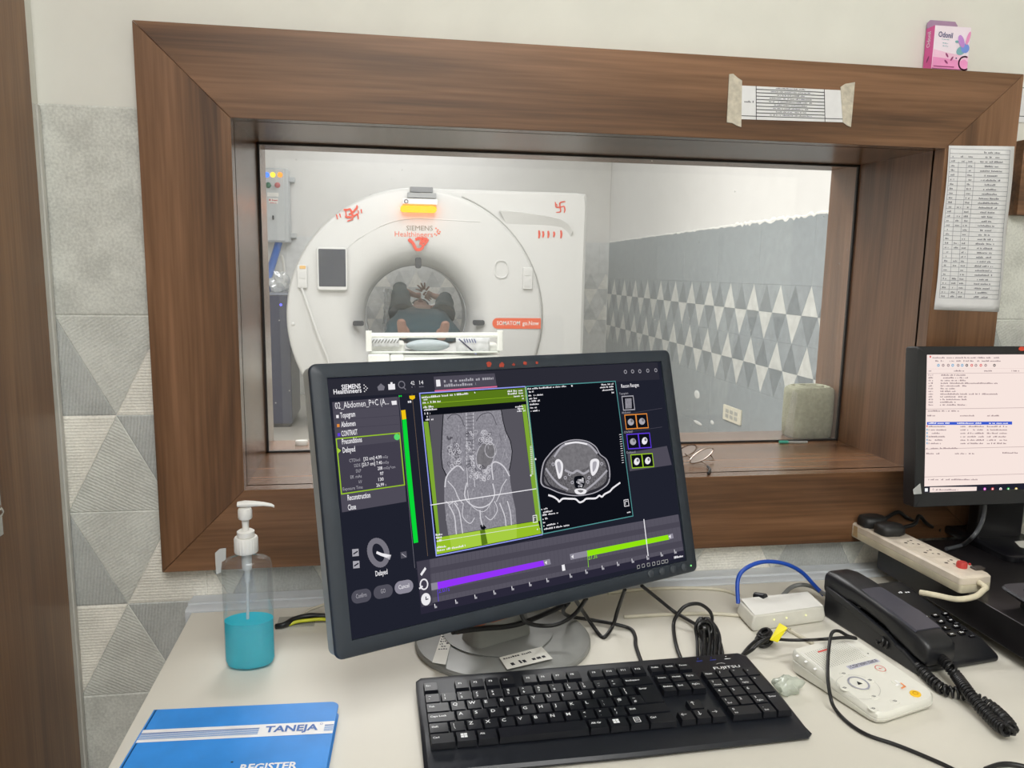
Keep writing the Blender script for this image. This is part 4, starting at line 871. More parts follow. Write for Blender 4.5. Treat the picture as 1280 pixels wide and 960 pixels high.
for i, c_ in enumerate('ASDFGHJKL'): kadd(1.75+i, -2, 1, 1, (c_,), True)
kadd(10.75, -2, 1, 1, (':', ';')); kadd(11.75, -2, 1, 1, ('@', "'")); kadd(12.75, -2, 1, 1, ('~', '#'))
kadd(13.6, -1, 1.4, 2, ('Enter',))
kadd(0, -3, 1.25, 1, ('Shift',)); kadd(1.25, -3, 1, 1, ('|', '\\'))
for i, c_ in enumerate('ZXCVBNM'): kadd(2.25+i, -3, 1, 1, (c_,), True)
for i, n_ in enumerate((('<', ','), ('>', '.'), ('?', '/'))): kadd(9.25+i, -3, 1, 1, n_)
kadd(12.25, -3, 2.75, 1, ('Shift',))
kadd(0, -4, 1.5, 1, ('Ctrl',)); kadd(1.5, -4, 1.25, 1, ('WIN',)); kadd(2.75, -4, 1.25, 1, ('Alt',)); kadd(4, -4, 5.5, 1, ())
kadd(9.5, -4, 1.25, 1, ('Alt Gr',)); kadd(10.75, -4, 1.25, 1, ('WIN',)); kadd(12, -4, 1.25, 1, ('MENU',)); kadd(13.25, -4, 1.75, 1, ('Ctrl',))
for i, n_ in enumerate(('Insert', 'Home', 'PgUp')): kadd(15.25+i, 0, 1, 1, (n_,))
for i, n_ in enumerate(('Delete', 'End', 'PgDn')): kadd(15.25+i, -1, 1, 1, (n_,))
kadd(16.25, -3, 1, 1, ('UP',)); kadd(15.25, -4, 1, 1, ('LT',)); kadd(16.25, -4, 1, 1, ('DN',)); kadd(17.25, -4, 1, 1, ('RT',))
for i, n_ in enumerate(('Num', '/', '*', '-')): kadd(18.6+i, 0, 1, 1, (n_,))
for i, n_ in enumerate((('7', 'Home'), ('8',), ('9', 'PgUp'))): kadd(18.6+i, -1, 1, 1, n_)
kadd(21.6, -1, 1, 2, ('+',))
for i, n_ in enumerate((('4',), ('5',), ('6',))): kadd(18.6+i, -2, 1, 1, n_)
for i, n_ in enumerate((('1', 'End'), ('2',), ('3', 'PgDn'))): kadd(18.6+i, -3, 1, 1, n_)
kadd(21.6, -3, 1, 2, ('Enter',)); kadd(18.6, -4, 2, 1, ('0', 'Ins')); kadd(20.6, -4, 1, 1, ('.', 'Del'))
small = MB(); nkeys = 0
FKT = Frame(kp(0, 0, .0002), ku, kv)
def key_geo(mb, u, v, w, h, tx, big):
    g_ = .035; r_ = .085
    lo = [kp(u+g_, v+.5-h+g_, -.0075), kp(u+w-g_, v+.5-h+g_, -.0075), kp(u+w-g_, v+.5-g_, -.0075), kp(u+g_, v+.5-g_, -.0075)]
    hi = [kp(u+r_, v+.5-h+r_, 0), kp(u+w-r_, v+.5-h+r_, 0), kp(u+w-r_, v+.5-r_*.8, 0), kp(u+r_, v+.5-r_*.8, 0)]
    mb.hexa(lo, hi, 0)
    L, T = u+.20, v+.5-.20
    def kt(st, uu, vv, hh, ww=None):
        vs, fs, a_, b_ = text_geo(st, .015 if big else .02); wd = (b_-a_)*hh/.70
        if ww: wd = min(wd, ww*KU)
        mb.text(FKT, st, (uu*KU, vv*KU), (uu*KU+wd, vv*KU), hh, 0, 1, off=.015 if big else .02)
    if tx == ('WIN',):
        for a_ in (0, 1):
            for b_ in (0, 1): mb.poly(FKT, [((L+.12+.2*a_)*KU, (T-.42+.2*b_)*KU), ((L+.30+.2*a_)*KU, (T-.42+.2*b_)*KU), ((L+.30+.2*a_)*KU, (T-.24+.2*b_)*KU), ((L+.12+.2*a_)*KU, (T-.24+.2*b_)*KU)], 0, 1)
    elif tx == ('MENU',):
        mb.line(FKT, [((L+.2)*KU, (T-.5)*KU), ((L+.2)*KU, (T-.05)*KU), ((L+.55)*KU, (T-.05)*KU), ((L+.55)*KU, (T-.5)*KU)], .0008, 0, 1, closed=True)
        for k in (0, 1): mb.line(FKT, [((L+.28)*KU, (T-.2-.13*k)*KU), ((L+.47)*KU, (T-.2-.13*k)*KU)], .0008, 0, 1)
    elif tx in (('UP',), ('DN',), ('LT',), ('RT',)):
        dx, dy = {'UP': (0, 1), 'DN': (0, -1), 'LT': (-1, 0), 'RT': (1, 0)}[tx[0]]
        c_ = Vector((L+.18, T-.2)); e_ = c_+Vector((dx, dy))*.17; b_ = c_-Vector((dx, dy))*.15
        mb.line(FKT, [b_*KU, e_*KU], .0007, 0, 1); pr_ = Vector((-dy, dx))*.1
        mb.line(FKT, [(e_-Vector((dx, dy))*.1+pr_)*KU, e_*KU, (e_-Vector((dx, dy))*.1-pr_)*KU], .0007, 0, 1)
    elif len(tx) == 1:
        if big: kt(tx[0], L-.02, T-.28, .0052)
        elif len(tx[0]) == 1: kt(tx[0], L+.02, T-.24, .0042)
        elif len(tx[0]) <= 3 and tx[0][0] == 'F': kt(tx[0], L+.08, T-.30, .0034, .5)
        else: kt(tx[0], L+.0, T-.28, .0031, min(w, 1.9)-.34)
    elif len(tx) == 2:
        kt(tx[0], L+.06, T-.22, .0037, .45); kt(tx[1], L+.06, T-.54, .0037 if len(tx[1]) == 1 else .0026, .6)
order = sorted(range(len(KEYS)), key=lambda i: -KEYS[i][1])     # farthest rows first
few = set(order[:max(0, len(KEYS)-99)])
for i, (u, v, w, h, tx, big) in enumerate(KEYS):
    if i in few: key_geo(small, u, v, w, h, tx, big)
    else:
        mb = MB(); mb.flat = True; key_geo(mb, u, v, w, h, tx, big); mb.build('key', [KEYM, LEG], t)
if small.v:
    small.flat = True; small.build('function_key', [KEYM, LEG], t, props={'kind': 'stuff'})

# ------------------------------------------------------------------ intercom unit of the scanner
IO = Vector((.921, -.459, DESK)); iu = Vector((.9619, .2735, 0)); iv = Vector((-.2735, .9619, 0)); IW, IL = .107, .1415
t = thing('intercom_unit', 'white wedge-shaped intercom with round buttons between keyboard and black telephone', 'intercom', IO+iu*IW/2+iv*IL/2)
IWH = pm('intercom_white', (226, 225, 216), .35, var=.015); IGR = pm('intercom_grey', (196, 196, 190), .5)
zf, zb_ = .0165, .0335
def ip(u, v, z): return IO+iu*u+iv*v+Vector((0, 0, z))
io = [(.012, 0), (IW-.016, 0), (IW-.008, .003), (IW-.002, .009), (IW, .017), (IW, IL-.004), (IW-.003, IL), (.003, IL), (0, IL-.004), (0, .012), (.003, .004)]
def iring(inx, z0_, z1_):
    c_ = (IW/2, IL/2); out_ = []
    for u, v in io:
        uu = c_[0]+(u-c_[0])*(1-inx/(IW/2)); vv = c_[1]+(v-c_[1])*(1-inx/(IL/2)); out_.append(ip(uu, vv, z0_+(z1_-z0_)*v/IL))
    return out_
mb = MB(); mb.loft([iring(.005, 0.0005, .0005), iring(.001, .004, .004), iring(0, zf*.45, zb_*.55), iring(.0012, zf*.5, zb_*.6), iring(0, zf*.55, zb_*.64), iring(0, zf-.003, zb_-.003), iring(.002, zf, zb_)]); mb.build('casing', IWH, t, smooth=40)
itop = (ip(0, IL, zb_)-ip(0, 0, zf)).normalized(); FI = Frame(ip(0, 0, zf), iu, itop)
I5 = lambda x, y: FI.at(980+x*.16406, 790+y*.16406)
def ring_btn(q, r1, r2, nm, mt, hh=.0012, ink=None):
    c_ = I5(*q); mb = MB(); mb.prism([(c_.x+r1*cos(2*pi*k/24), c_.y+r2*sin(2*pi*k/24)) for k in range(24)], lambda a_, b_, h: FI.P((a_, b_), h), -.0005, hh); return mb.build(nm, mt, t, bevel=.0004, bseg=1), c_
mb = MB(); mb.flat = True
g4 = [I5(*q) for q in ((150, 165), (450, 70), (630, 190), (300, 290))]
for a_ in range(20):
    for b_ in range(15):
        q = lerp(lerp(g4[0], g4[1], (a_+.5)/20), lerp(g4[3], g4[2], (a_+.5)/20), (b_+.5)/15); mb.disc(FI, q, .00075, h=.0003, n=6)
mb.build('speaker_grille', pm('grille_dark', (150, 150, 142), .7), t)
for pa, pb in (((128, 160), (292, 290)), ((470, 72), (645, 190))): 
    mb = MB(); a_, b_ = I5(*pa), I5(*pb); d_ = (b_-a_).normalized(); k_ = Vector((-d_.y, d_.x))*.0011
    mb.prism([a_+k_, a_-k_, b_-k_, b_+k_], lambda u, v, h: FI.P((u, v), h), -.0002, .0009); mb.build('grille_rib', WHITE, t)
ob_, c_ = ring_btn((567, 398), .0125, .0125, 'play_button', IWH, .0016)
mb = MB(); mb.flat = True; mb.ringline(FI, c_, .0122, .0122, .0022, .0018, 30, 1); mb.add([FI.P((c_.x-.0038, c_.y-.0028), .0019), FI.P((c_.x+.0042, c_.y-.0028), .0019), FI.P((c_.x+.0006, c_.y+.0038), .0019)], [(0, 1, 2)], 0); mb.build('play_symbol', [INKD, pm('ring_lavender', (176, 176, 192), .4)], ob_)
ob_, c_ = ring_btn((733, 283), .0072, .0072, 'red_button', IWH, .001, 1)
mb = MB(); mb.flat = True; mb.ringline(FI, c_, .0064, .0064, .0010, .0012, 24); mb.greek(FI, (c_.x-.004, c_.y-.001), (c_.x+.004, c_.y-.001), .0022, .0012); mb.build('button_print', pm('print_red', (222, 92, 84), .5), ob_)
ob_, c_ = ring_btn((868, 385), .0078, .0078, 'button', IWH, .0008)
ob_, c_ = ring_btn((1000, 472), .0072, .0062, 'yellow_button', pm('button_yellow', (246, 196, 24), .4, var=.1), .0012)
mb = MB(); mb.flat = True; mb.ringline(FI, c_, .0034, .0028, .0008, .0014, 14); mb.build('button_print', pm('print_amber', (206, 140, 20), .5), ob_)
for q in ((655, 368), (462, 428), (680, 585), (845, 528), (455, 318), (685, 492)):
    ob_, c_ = ring_btn(q, .0062, .0055, 'button', IWH, .0006)
    mb = MB(); mb.flat = True; mb.ringline(FI, c_, .0017, .0014, .0005, .0008, 12, a0=.6, a1=6.6); mb.line(FI, [(c_.x-.003, c_.y+.0012), (c_.x+.002, c_.y-.0010)], .0006, .0008); mb.build('button_print', INK, ob_)
mb = MB(); mb.flat = True
b4 = [I5(*q) for q in ((470, 262), (700, 205), (735, 225), (505, 290))]; mb.poly(FI, b4, .0003, 0)
for k in range(3): mb.greek(FI, lerp(lerp(b4[0], b4[3], .3+.25*k), lerp(b4[1], b4[2], .3+.25*k), .05), lerp(lerp(b4[0], b4[3], .3+.25*k), lerp(b4[1], b4[2], .3+.25*k), .95), .0016, .0005, 1)
mb.build('function_label', [pm('label_lavender', (196, 196, 212), .5), INK], t)
mb = MB(); mb.flat = True
l4 = [I5(*q) for q in ((255, 150), (330, 128), (335, 140), (262, 160))]; mb.poly(FI, l4, .0005, 2)
for q in ((100, 180), (165, 225), (235, 280)): mb.poly(FI, [I5(q[0]-14, q[1]), I5(q[0]+4, q[1]-8), I5(q[0]+18, q[1]+4), I5(q[0]-2, q[1]+12)], .0004, 3)
c_ = I5(640, 165); mb.disc(FI, c_, .0012, h=.0004, m=4)
for q in ((870, 395), (912, 415)): mb.line(FI, [I5(q[0]-22, q[1]-20), I5(q[0]+10, q[1]+4), I5(q[0]-16, q[1]+18)], .0022, .0011, 3 if q[0] < 900 else 5)
mb.build('casing_print', [pm('label_lavender', (196, 196, 212), .5), INK, pm('print_red', (222, 92, 84), .5), pm('bright_white', (245, 245, 245), .4), INKD, pm('print_orange', (240, 150, 90), .5)], t)
mb = MB(); c_ = I5(560, 420)
mb.flat = True; mb.ringline(FI, (c_.x+.001, c_.y), .0285, .0235, .0006, .0003, 40); mb.build('button_field_outline', IGR, t)
mb = MB(); q = ip(.03, IL+.004, .018); mb.ball(q, .008, (1, 1, .7), 12); mb.build('cable_plug', BLACK, t, smooth=60)

# ------------------------------------------------------------------ telephone
PO = Vector((1.049, -.356, DESK)); pu = Vector((.9907, .136, 0)); pv = Vector((-.136, .9907, 0)); PWD, PLN = .140, .192
t = thing('telephone', 'black corded desk telephone beside the white intercom', 'telephone', PO+pu*PWD/2+pv*PLN/2)
PH = pm('phone_black', (26, 27, 31), .40, var=.12); PHG = pm('phone_grey', (66, 66, 76), .38, var=.05)
def pp(u, v, z): return PO+pu*u+pv*v+Vector((0, 0, z))
side = [(0, .003), (.004, 0), (PLN, 0), (PLN, .042), (PLN-.012, .0435), (.055, .0255), (.030, .0225), (.004, .012), (0, .009)]
mb = MB(); mb.prism(side, lambda v, z, h: pp(h, v, z), 0, PWD)
mb.build('phone_base', PH, t, bevel=.0025)
mb = MB(); lb = [(.030, .018), (.060, .024), (PLN-.03, .036), (PLN-.006, .042), (PLN-.003, .049), (PLN-.04, .046), (.06, .032)]; mb.prism(lb, lambda v, z, h: pp(h, v, z), -.001, .006); mb.prism(lb, lambda v, z, h: pp(h, v, z), .052, .058); mb.build('cradle_side', PH, t, bevel=.001)
# handset: a bridged bar with ear and mouth pieces
def hs(v, zc, w, hgt, uc=.029):
    return [pp(uc+x_, v, zc+z_) for x_, z_ in rrect(-w/2, w/2, -hgt/2, hgt/2, min(w, hgt)*.28, 4)]
mb = MB(); mb.loft([hs(.202, .050, .040, .028), hs(.199, .051, .050, .036), hs(.180, .053, .053, .038), hs(.150, .0535, .053, .034), hs(.140, .0560, .051, .027), hs(.105, .0535, .050, .024), hs(.07, .049, .051, .026), hs(.055, .046, .053, .032), hs(.015, .036, .052, .036), hs(-.004, .031, .050, .032), hs(-.008, .030, .042, .022)])
hset = mb.build('handset', PH, t, smooth=50)
mb = MB(); mb.loft([[pp(.029+x_, v_, z_v) for x_, z_v in ((-w_, zz-.003), (w_, zz-.003), (w_-.002, zz), (-w_+.002, zz))] for v_, zz, w_ in ((.128, .0688, .019), (.105, .0668, .021), (.07, .0636, .022), (.055, .0630, .0225), (.018, .0562, .022))]); mb.build('handset_plate', PHG, hset, smooth=30)
FP = Frame(pp(0, .055, .0257), pu, (pp(0, PLN-.012, .0437)-pp(0, .055, .0257)).normalized())
KEYG = pm('phone_key', (16, 16, 20), .25, coat=.4)
P6 = lambda x, y: (1040+x/5.333, 620+y/5.333)
grid = [((625, 812), (690, 803), None), ((672, 850), (738, 838), None), ((660, 898), (728, 888), (792, 878)), ((722, 938), (785, 926), (850, 915))]
for row in range(4):
    for col in range(3):
        q = FP.at(*P6(622+36*row+66*col, 812+42*row-10*col)); mb = MB(); mb.flat = False
        mb.prism(rrect(q.x-.0055, q.x+.0055, q.y-.0038, q.y+.0038, .0015, 2), lambda a_, b_, h: FP.P((a_, b_), h), 0, .0026, 0)
        mb.greek(FP, (q.x-.0030, q.y-.0014), (q.x+.0024, q.y-.0014), .0032, .0029, 1)
        mb.build('phone_key', [KEYG, LEG], t)
for row in range(4):
    q = FP.at(*P6(775+52*row, 812+42*row)); mb = MB(); mb.prism(rrect(q.x-.005, q.x+.005, q.y-.0025, q.y+.0025, .001, 2), lambda a_, b_, h: FP.P((a_, b_), h), 0, .0018, 0); mb.greek(FP, (q.x-.003, q.y-.0008), (q.x+.003, q.y-.0008), .0016, .0021, 1); mb.build('function_key', [KEYG, pm('legend_grey', (130, 130, 136), .5)], t)
mb = MB(); mb.flat = True
q0, q1 = FP.at(*P6(438, 650)), FP.at(*P6(538, 645)); mb.greek(FP, q0, q1, .0045, .0004, 0); mb.build('maker_name', LEG, t)
mb = MB()
for k in range(9): mb.prism([(.010, .068+.007*k), (.048, .068+.007*k), (.048, .071+.007*k), (.010, .071+.007*k)], lambda a_, b_, h: pp(a_, b_, .0257+(b_-.055)*.144+h), 0, .0022)
mb.build('cradle_ribs', PH, t)
mb = MB(); q = pp(.0, .118, .0); mb.prism(rrect(.014, .032, .131, .137, .001, 2), lambda a_, b_, h: pp(a_, b_, .0385+h), -.002, .001); mb.build('number_label', PAPER, t)
def coil(path, R_, r_, turns, n=6):
    P = catmull(path, 14); L = [0]
    for i in range(1, len(P)): L.append(L[-1]+(P[i]-P[i-1]).length)
    out_ = []; N = turns*10; nrm = None
    for k in range(N+1):
        s_ = L[-1]*k/N; i = 0
        while i < len(L)-2 and L[i+1] < s_: i += 1
        f_ = (s_-L[i])/max(1e-9, L[i+1]-L[i]); p_ = P[i].lerp(P[i+1], min(1, f_)); tt = (P[i+1]-P[i]).normalized()
        if nrm is None: nrm = tt.cross(Vector((0, 0, 1))).normalized()
        nrm = (nrm-tt*nrm.dot(tt)).normalized(); bn = tt.cross(nrm); a_ = 2*pi*k/10
        out_.append(p_+nrm*R_*cos(a_)+bn*R_*sin(a_))
    return out_
zc = DESK+.0083
cp = [pp(-.004, .070, .020), pz(1134, 820, DESK+.010), pz(1160, 846, zc), pz(1180, 862, zc), pz(1205, 868, zc), pz(1232, 879, zc), pz(1252, 895, zc+.001), pz(1263, 908, zc+.004)]
cp2 = [pz(1266, 908, zc+.010), pz(1258, 913, zc+.007), pz(1241, 900, zc+.004), pz(1222, 880, zc+.008), pz(1208, 862, zc+.012), pz(1196, 846, zc+.008), pz(1187, 834, DESK+.024), pp(.030, -.008, .024)]
t2 = thing('handset_cord', 'black coiled handset cord looping over the desk at right', 'cord', pz(1230, 880, DESK))
mb = MB(); mb.tube(coil(cp, .0060, .0018, 36), .0020, n=6, smooth=False); mb.tube(coil(cp2, .0060, .0018, 34), .0020, n=6, smooth=False); mb.build('coiled_cable', CABLE, t2, smooth=60)

# ------------------------------------------------------------------ black monitor riser, power strip, plugs, second monitor and keyboard
RX0, RZ0, RZ1 = 1.2005, DESK+.018, DESK+.064
t = thing('monitor_riser', 'long low black shelf under the second monitor and the power strip', 'riser', (1.7, -.3, DESK))
mb = MB(); mb.box(RX0, 2.10, -.62, -.0355, RZ0, RZ1); mb.build('shelf_board', pm('riser_black', (24, 22, 24), .35, var=.15), t, bevel=.0012)
for fx in (RX0+.10, 2.0):
    for fy in (-.58, -.06): mb = MB(); mb.box(fx, fx+.03, fy, fy+.03, DESK, RZ0); mb.build('foot', BLACK, t)
zs0, zs1 = RZ1, RZ1+.026
A0 = pz(1060, 668, zs0); B0 = pz(1199.5, 742.5, zs0); dirv = (B0-A0); dirv.z = 0; SL = dirv.length; sv = dirv.normalized(); su = Vector((-sv.y, sv.x, 0))
SWD = .056
t = thing('power_strip', 'dirty cream power strip lying on the black riser edge', 'power strip', A0+sv*SL/2+su*SWD/2)
def stp(u, v, z): return Vector((A0.x, A0.y, 0))+su*u+sv*v+Vector((0, 0, z))
DCR = pm('dirty_cream', (214, 205, 180), .5, var=.14, scale=30); DC2 = pm('dirty_pinkish', (216, 204, 188), .5, var=.12, scale=36)
mb = MB(); mb.loft([[stp(u, v, z) for u, v in rrect(i_, SWD-i_, i_, SL-i_, .006, 4)] for i_, z in ((.001, zs0), (0, zs0+.002), (0, zs0+.0125), (.0010, zs0+.013))]); mb.build('strip_base', DCR, t, smooth=40)
mb = MB(); mb.loft([[stp(u, v, z) for u, v in rrect(i_, SWD-i_, i_, SL-i_, .006, 4)] for i_, z in ((.0010, zs0+.0131), (0, zs0+.0138), (.0003, zs1-.003), (.003, zs1))]); mb.build('strip_cover', DC2, t, smooth=40)
FST = Frame(stp(0, 0, zs1), su, sv); HOLE_M = pm('socket_hole', (70, 52, 44), .8)
# note: su x sv points down or up depending on handedness; make it point up
if FST.n.z < 0: FST.n = -FST.n
for k in range(3):
    v = SL*(.46+.17*k); mb = MB(); mb.flat = True
    mb.prism(rrect(.012, .046, v-.019, v+.019, .006, 3), lambda a_, b_, h: FST.P((a_, b_), h), -.0005, .0004, 0)
    for du, dv, r_ in ((.017, 0, .0030), (.034, -.009, .0024), (.034, .009, .0024), (.026, -.006, .0018), (.026, .006, .0018)): mb.disc(FST, (du+.003, v+dv), r_, h=.0007, n=10, m=1)
    mb.build('socket', [DC2, HOLE_M], t)
q = FST.at(1202, 709); mb = MB(); c_ = FST.P(q); mb.lathe([(.0078, 0), (.0078, .006), (.0068, .0085)], c_, 20); mb.build('reset_button', pm('reset_red', (190, 62, 58), .4), t, smooth=40)
q = FST.at(1222, 711); mb = MB(); mb.prism(rrect(q.x-.009, q.x+.009, q.y-.006, q.y+.006, .001, 2), lambda a_, b_, h: FST.P((a_, b_), h), -.001, .003); mb.build('rocker_switch', pm('switch_dark', (66, 60, 56), .4), t, bevel=.0006, bseg=1)
q = FST.at(1212, 706); mb = MB(); mb.ball(FST.P(q, .001), .0022, n=10, nz=6); mb.build('indicator_lamp', pm('lamp_red', (176, 40, 40), .3), t)
mb = MB(); ys = SL*.055
mb.loft([[stp(u, v, z) for u, v, z in ((-.0005, ys, zs0+.004), (-.0005, ys+.012, zs0+.003), (-.0005, ys+.010, zs1-.004), (-.0005, ys+.001, zs1-.004))], [stp(u, v, z) for u, v, z in ((-.0011, ys, zs0+.004), (-.0011, ys+.012, zs0+.003), (-.0011, ys+.010, zs1-.004), (-.0011, ys+.001, zs1-.004))]]); mb.build('tape_scrap', pm('brown_tape', (176, 150, 112), .5, var=.1), t)
mb = MB(); e0 = stp(SWD*.55, SL+.001, zs0+.016)
mb.tube([e0, e0+sv*.012+Vector((0, 0, -.002)), pz(1229, 738, RZ1+.010), pz(1218, 746, RZ1+.006), pz(1196, 749, RZ1+.006), pz(1170, 744, RZ1+.010), pz(1150, 740.5, RZ1+.008)], .0042, n=10); mb.build('strip_cable', DCR, t, smooth=60)
def plug(nm_pts, label, q, h_, cable, u0):
    tt = thing('power_plug', label, 'plug', FST.P((u0[0], u0[1]), 0), 'black plugs in the power strip')
    mb = MB(); base = (u0[0], u0[1])
    o_ = [(base[0]+x_, base[1]+y_) for x_, y_ in ((-.020, -.010), (-.014, -.017), (.010, -.019), (.024, -.013), (.030, 0), (.024, .013), (.010, .019), (-.014, .017), (-.020, .010))]
    cen = base
    def rr_(k_, z): return [FST.P((cen[0]+(a_-cen[0])*k_, cen[1]+(b_-cen[1])*k_), z) for a_, b_ in o_]
    mb.loft([rr_(.95, .0006), rr_(1, .002), rr_(1, h_*.6), rr_(.90, h_*.9), rr_(.75, h_)]); mb.build('plug_body', pm('plug_black', (34, 34, 34), .5, var=.15), tt, smooth=50)
    mb = MB(); mb.tube([FST.P((base[0]+.026, base[1]), h_*.5)] + cable, .0034, n=8); mb.build('plug_cable', CABLE, tt, smooth=60)
plug(None, 'black mains plug at the far end of the cream power strip', None, .018, [pz(1122, 640, RZ1+.045), pz(1133, 647, RZ1+.034), pz(1142, 651, RZ1+.022), pz(1148, 655, RZ1+.006)], (.020, SL*.12))
plug(None, 'black mains plug nearer the sockets of the cream power strip', None, .017, [pz(1143, 655, RZ1+.038), pz(1149, 645, RZ1+.045), pz(1158, 654, RZ1+.025), pz(1168, 660, RZ1+.006), pz(1176, 663, RZ1+.004)], (.022, SL*.28))
# second monitor
t = thing('monitor', 'smaller black monitor with a white file list window at the right photo edge', 'monitor', (1.43, -.07, RZ1))
TL = py(1150, 433, -.092); BL = py(1140, 634.5, -.122)
mx0 = (TL.x+BL.x)/2; M2W = .43
v2 = (Vector((TL.x*0+mx0, -.092, TL.z))-Vector((mx0, -.122, BL.z))); M2H = v2.length; v2.normalize()
FM2 = Frame((mx0, -.122, BL.z), (1, 0, 0), v2)
def m2(u, v, h=0.0): return FM2.P((u, v), h)
s2 = [FM2.at(*q) for q in ((1162, 443.5), (1153.5, 616))]; u0 = (s2[0].x+s2[1].x)/2; v1 = s2[0].y; v0 = s2[1].y; u1 = M2W-u0
mb = MB(); mb.loft([[m2(u, v, h) for u, v in rrect(xa, xb, za, zb, r_, 3)] for xa, xb, za, zb, r_, h in ((.001, M2W-.001, .001, M2H-.001, .003, -.030), (0, M2W, 0, M2H, .003, -.026), (0, M2W, 0, M2H, .003, -.001), (.001, M2W-.001, .001, M2H-.001, .003, 0), (u0-.0003, u1+.0003, v0-.0003, v1+.0003, .0005, -.001), (u0, u1, v0, v1, .0004, -.003))], caps=False); mb.build('bezel', BLACK, t, smooth=40)
mb = MB(); mb.loft([[m2(u, v, h) for u, v in rrect(xa, xb, za, zb, .01, 3)] for xa, xb, za, zb, h in ((.001, M2W-.001, .001, M2H-.001, -.0305), (.03, M2W-.03, .03, M2H-.03, -.050), (.1, M2W-.1, .08, M2H-.06, -.062))]); mb.build('rear_housing', BLACK, t, smooth=40)
mb = MB(); c_ = m2(M2W/2, .08, -.050); mb.loft([[(c_.x+u, c_.y+.012+v, z) for u, v in rrect(-.045, .045, -.014, .014, .005, 3)] for z in (RZ1+.008, c_.z+.06)]); mb.build('stand_neck', BLACK2, t, smooth=40)
sb = [pz(1248, 697, RZ1+.012), pz(1216, 674, RZ1+.012)]
mb = MB(); mb.loft([[(u, v, z) for u, v in rrect(sb[1].x+i_, 2*c_.x-sb[1].x-i_, sb[0].y+i_, sb[0].y+.19-i_, .02, 5)] for i_, z in ((.001, RZ1), (0, RZ1+.002), (0, RZ1+.010), (.003, RZ1+.0125))]); mb.build('stand_base', BLACK2, t, smooth=40)
FSB = Frame((0, 0, RZ1+.0127), (1, 0, 0), (0, 1, 0)); mb = MB(); mb.flat = True; mb.poly(FSB, [FSB.at(*q) for q in ((1268, 677), (1300, 674), (1300, 690), (1275, 684))], .0002); mb.build('sticker', STK, t)
mb = MB(); mb.tube([py(1231, 630, -.085), py(1230, 642, -.090), py(1226, 656, -.100), py(1217, 670, -.115), pz(1203, 681, RZ1+.005), pz(1183, 686, RZ1+.005)], .0034, n=8); mb.build('monitor_cable', pm('grey_cable', (74, 76, 80), .4), t, smooth=60)
uq = FM2.at(1277, 436); mb = MB(); mb.prism([(uq.x+.006*cos(k), uq.y+.0036*sin(k)) for k in [2*pi*j/10 for j in range(10)]], lambda a_, b_, h: FM2.P((a_, b_), h), .0001, .0007); mb.build('red_mark', RED, t, props={'label': 'red powder mark on the top bezel'})
mb = MB(); mb.prism([tuple(FM2.at(*q)) for q in ((1141, 612), (1150, 604), (1152, 617), (1142, 618))], lambda a_, b_, h: FM2.P((a_, b_), h), .0001, .0006); mb.build('tape_scrap', glassy('clear_tape', (235, 235, 235), haze=.35, gloss=.15), t)
scr = []
dBG = E('d_bg', (247, 229, 222)); dLN = E('d_line', (196, 176, 174)); dTX = E('d_text', (150, 128, 132)); dBL = E('d_blue', (58, 92, 206)); dTK = E('d_task', (34, 34, 48)); dWH = E('d_white', (250, 250, 250)); dMG = E('d_mag', (206, 80, 190)); dRD = E('d_red', (222, 84, 84)); dGR = E('d_green', (60, 190, 90)); dYL = E('d_yel', (240, 210, 110)); dCY = E('d_cy', (90, 170, 210)); dBK = E('d_blk', (50, 46, 52)); dHD = E('d_hd', (232, 210, 206))
s = MB(); s.flat = True
def D(x, y): return FM2.at(1140+x/4.364, 420+y/4.364)
def dl(k): return -.0029+.00012*k
def dp(pts, k, m): s.poly(FM2, [D(*q) for q in pts], dl(k), m)
s.poly(FM2, [(u0, v0), (u1, v0), (u1, v1), (u0, v1)], dl(0), dBG)
vtk = D(80, 822).y; s.poly(FM2, [(u0, v0), (u1, v0), (u1, vtk), (u0, vtk)], dl(1), dTK)
R = random.Random(9)
def dg(xa, xb, y, hh=.0024, m=None): s.greek(FM2, D(xa, y), D(xb, y), hh, dl(3), dTX if m is None else m, R)
def dline(xa, xb, y, m, w=.0008): s.line(FM2, [D(xa, y), D(xb, y)], w, dl(2), m)
def ux(x): return x
dg(118, 500, 122); dp([(102, 108), (110, 108), (110, 118), (102, 118)], 3, dRD)
for xa, xb in ((133, 150), (163, 186), (198, 236), (248, 272), (287, 342), (353, 374), (387, 490)): dg(xa, xb, 140)
for x_, m in ((150, dCY), (176, dTX), (204, dTX), (228, dCY), (258, dTX), (280, dCY), (305, dBK), (332, dRD), (355, dTX), (382, dRD), (408, dTX), (456, dBK)): s.ringline(FM2, D(x_, 160), .0018, .0018, .0012, dl(3), 8, m)
s.line(FM2, [(D(90, 205).x, D(90, 205).y), (u1, D(90, 205).y)], .0007, dl(2), dLN); s.line(FM2, [(D(90, 180).x, D(90, 180).y), (u1, D(90, 180).y)], .0005, dl(2), dHD)
dg(96, 120, 194); dg(235, 290, 194); dg(400, 455, 194); dg(550, 590, 194)
for k in range(12):
    y_ = 217+14.8*k; dg(96, 120, y_); dg(164-k*.5, 164+R.choice((80, 150, 140, 200, 255, 140, 310, 300)), y_)
for y_ in (400, 618, 770): s.line(FM2, [(u0, D(90, y_).y), (u1, D(90, y_).y)], .0009, dl(2), dLN)
dg(92, 262, 413); dg(90, 132, 439); dg(268, 350, 439); dg(416, 482, 439)
dp([(88, 470), (553, 467), (553, 484), (88, 486)], 2, dBL)
for (xa, xb) in ((96, 210), (252, 385), (420, 530)): dg(xa, xb, 480, .0024, dWH)
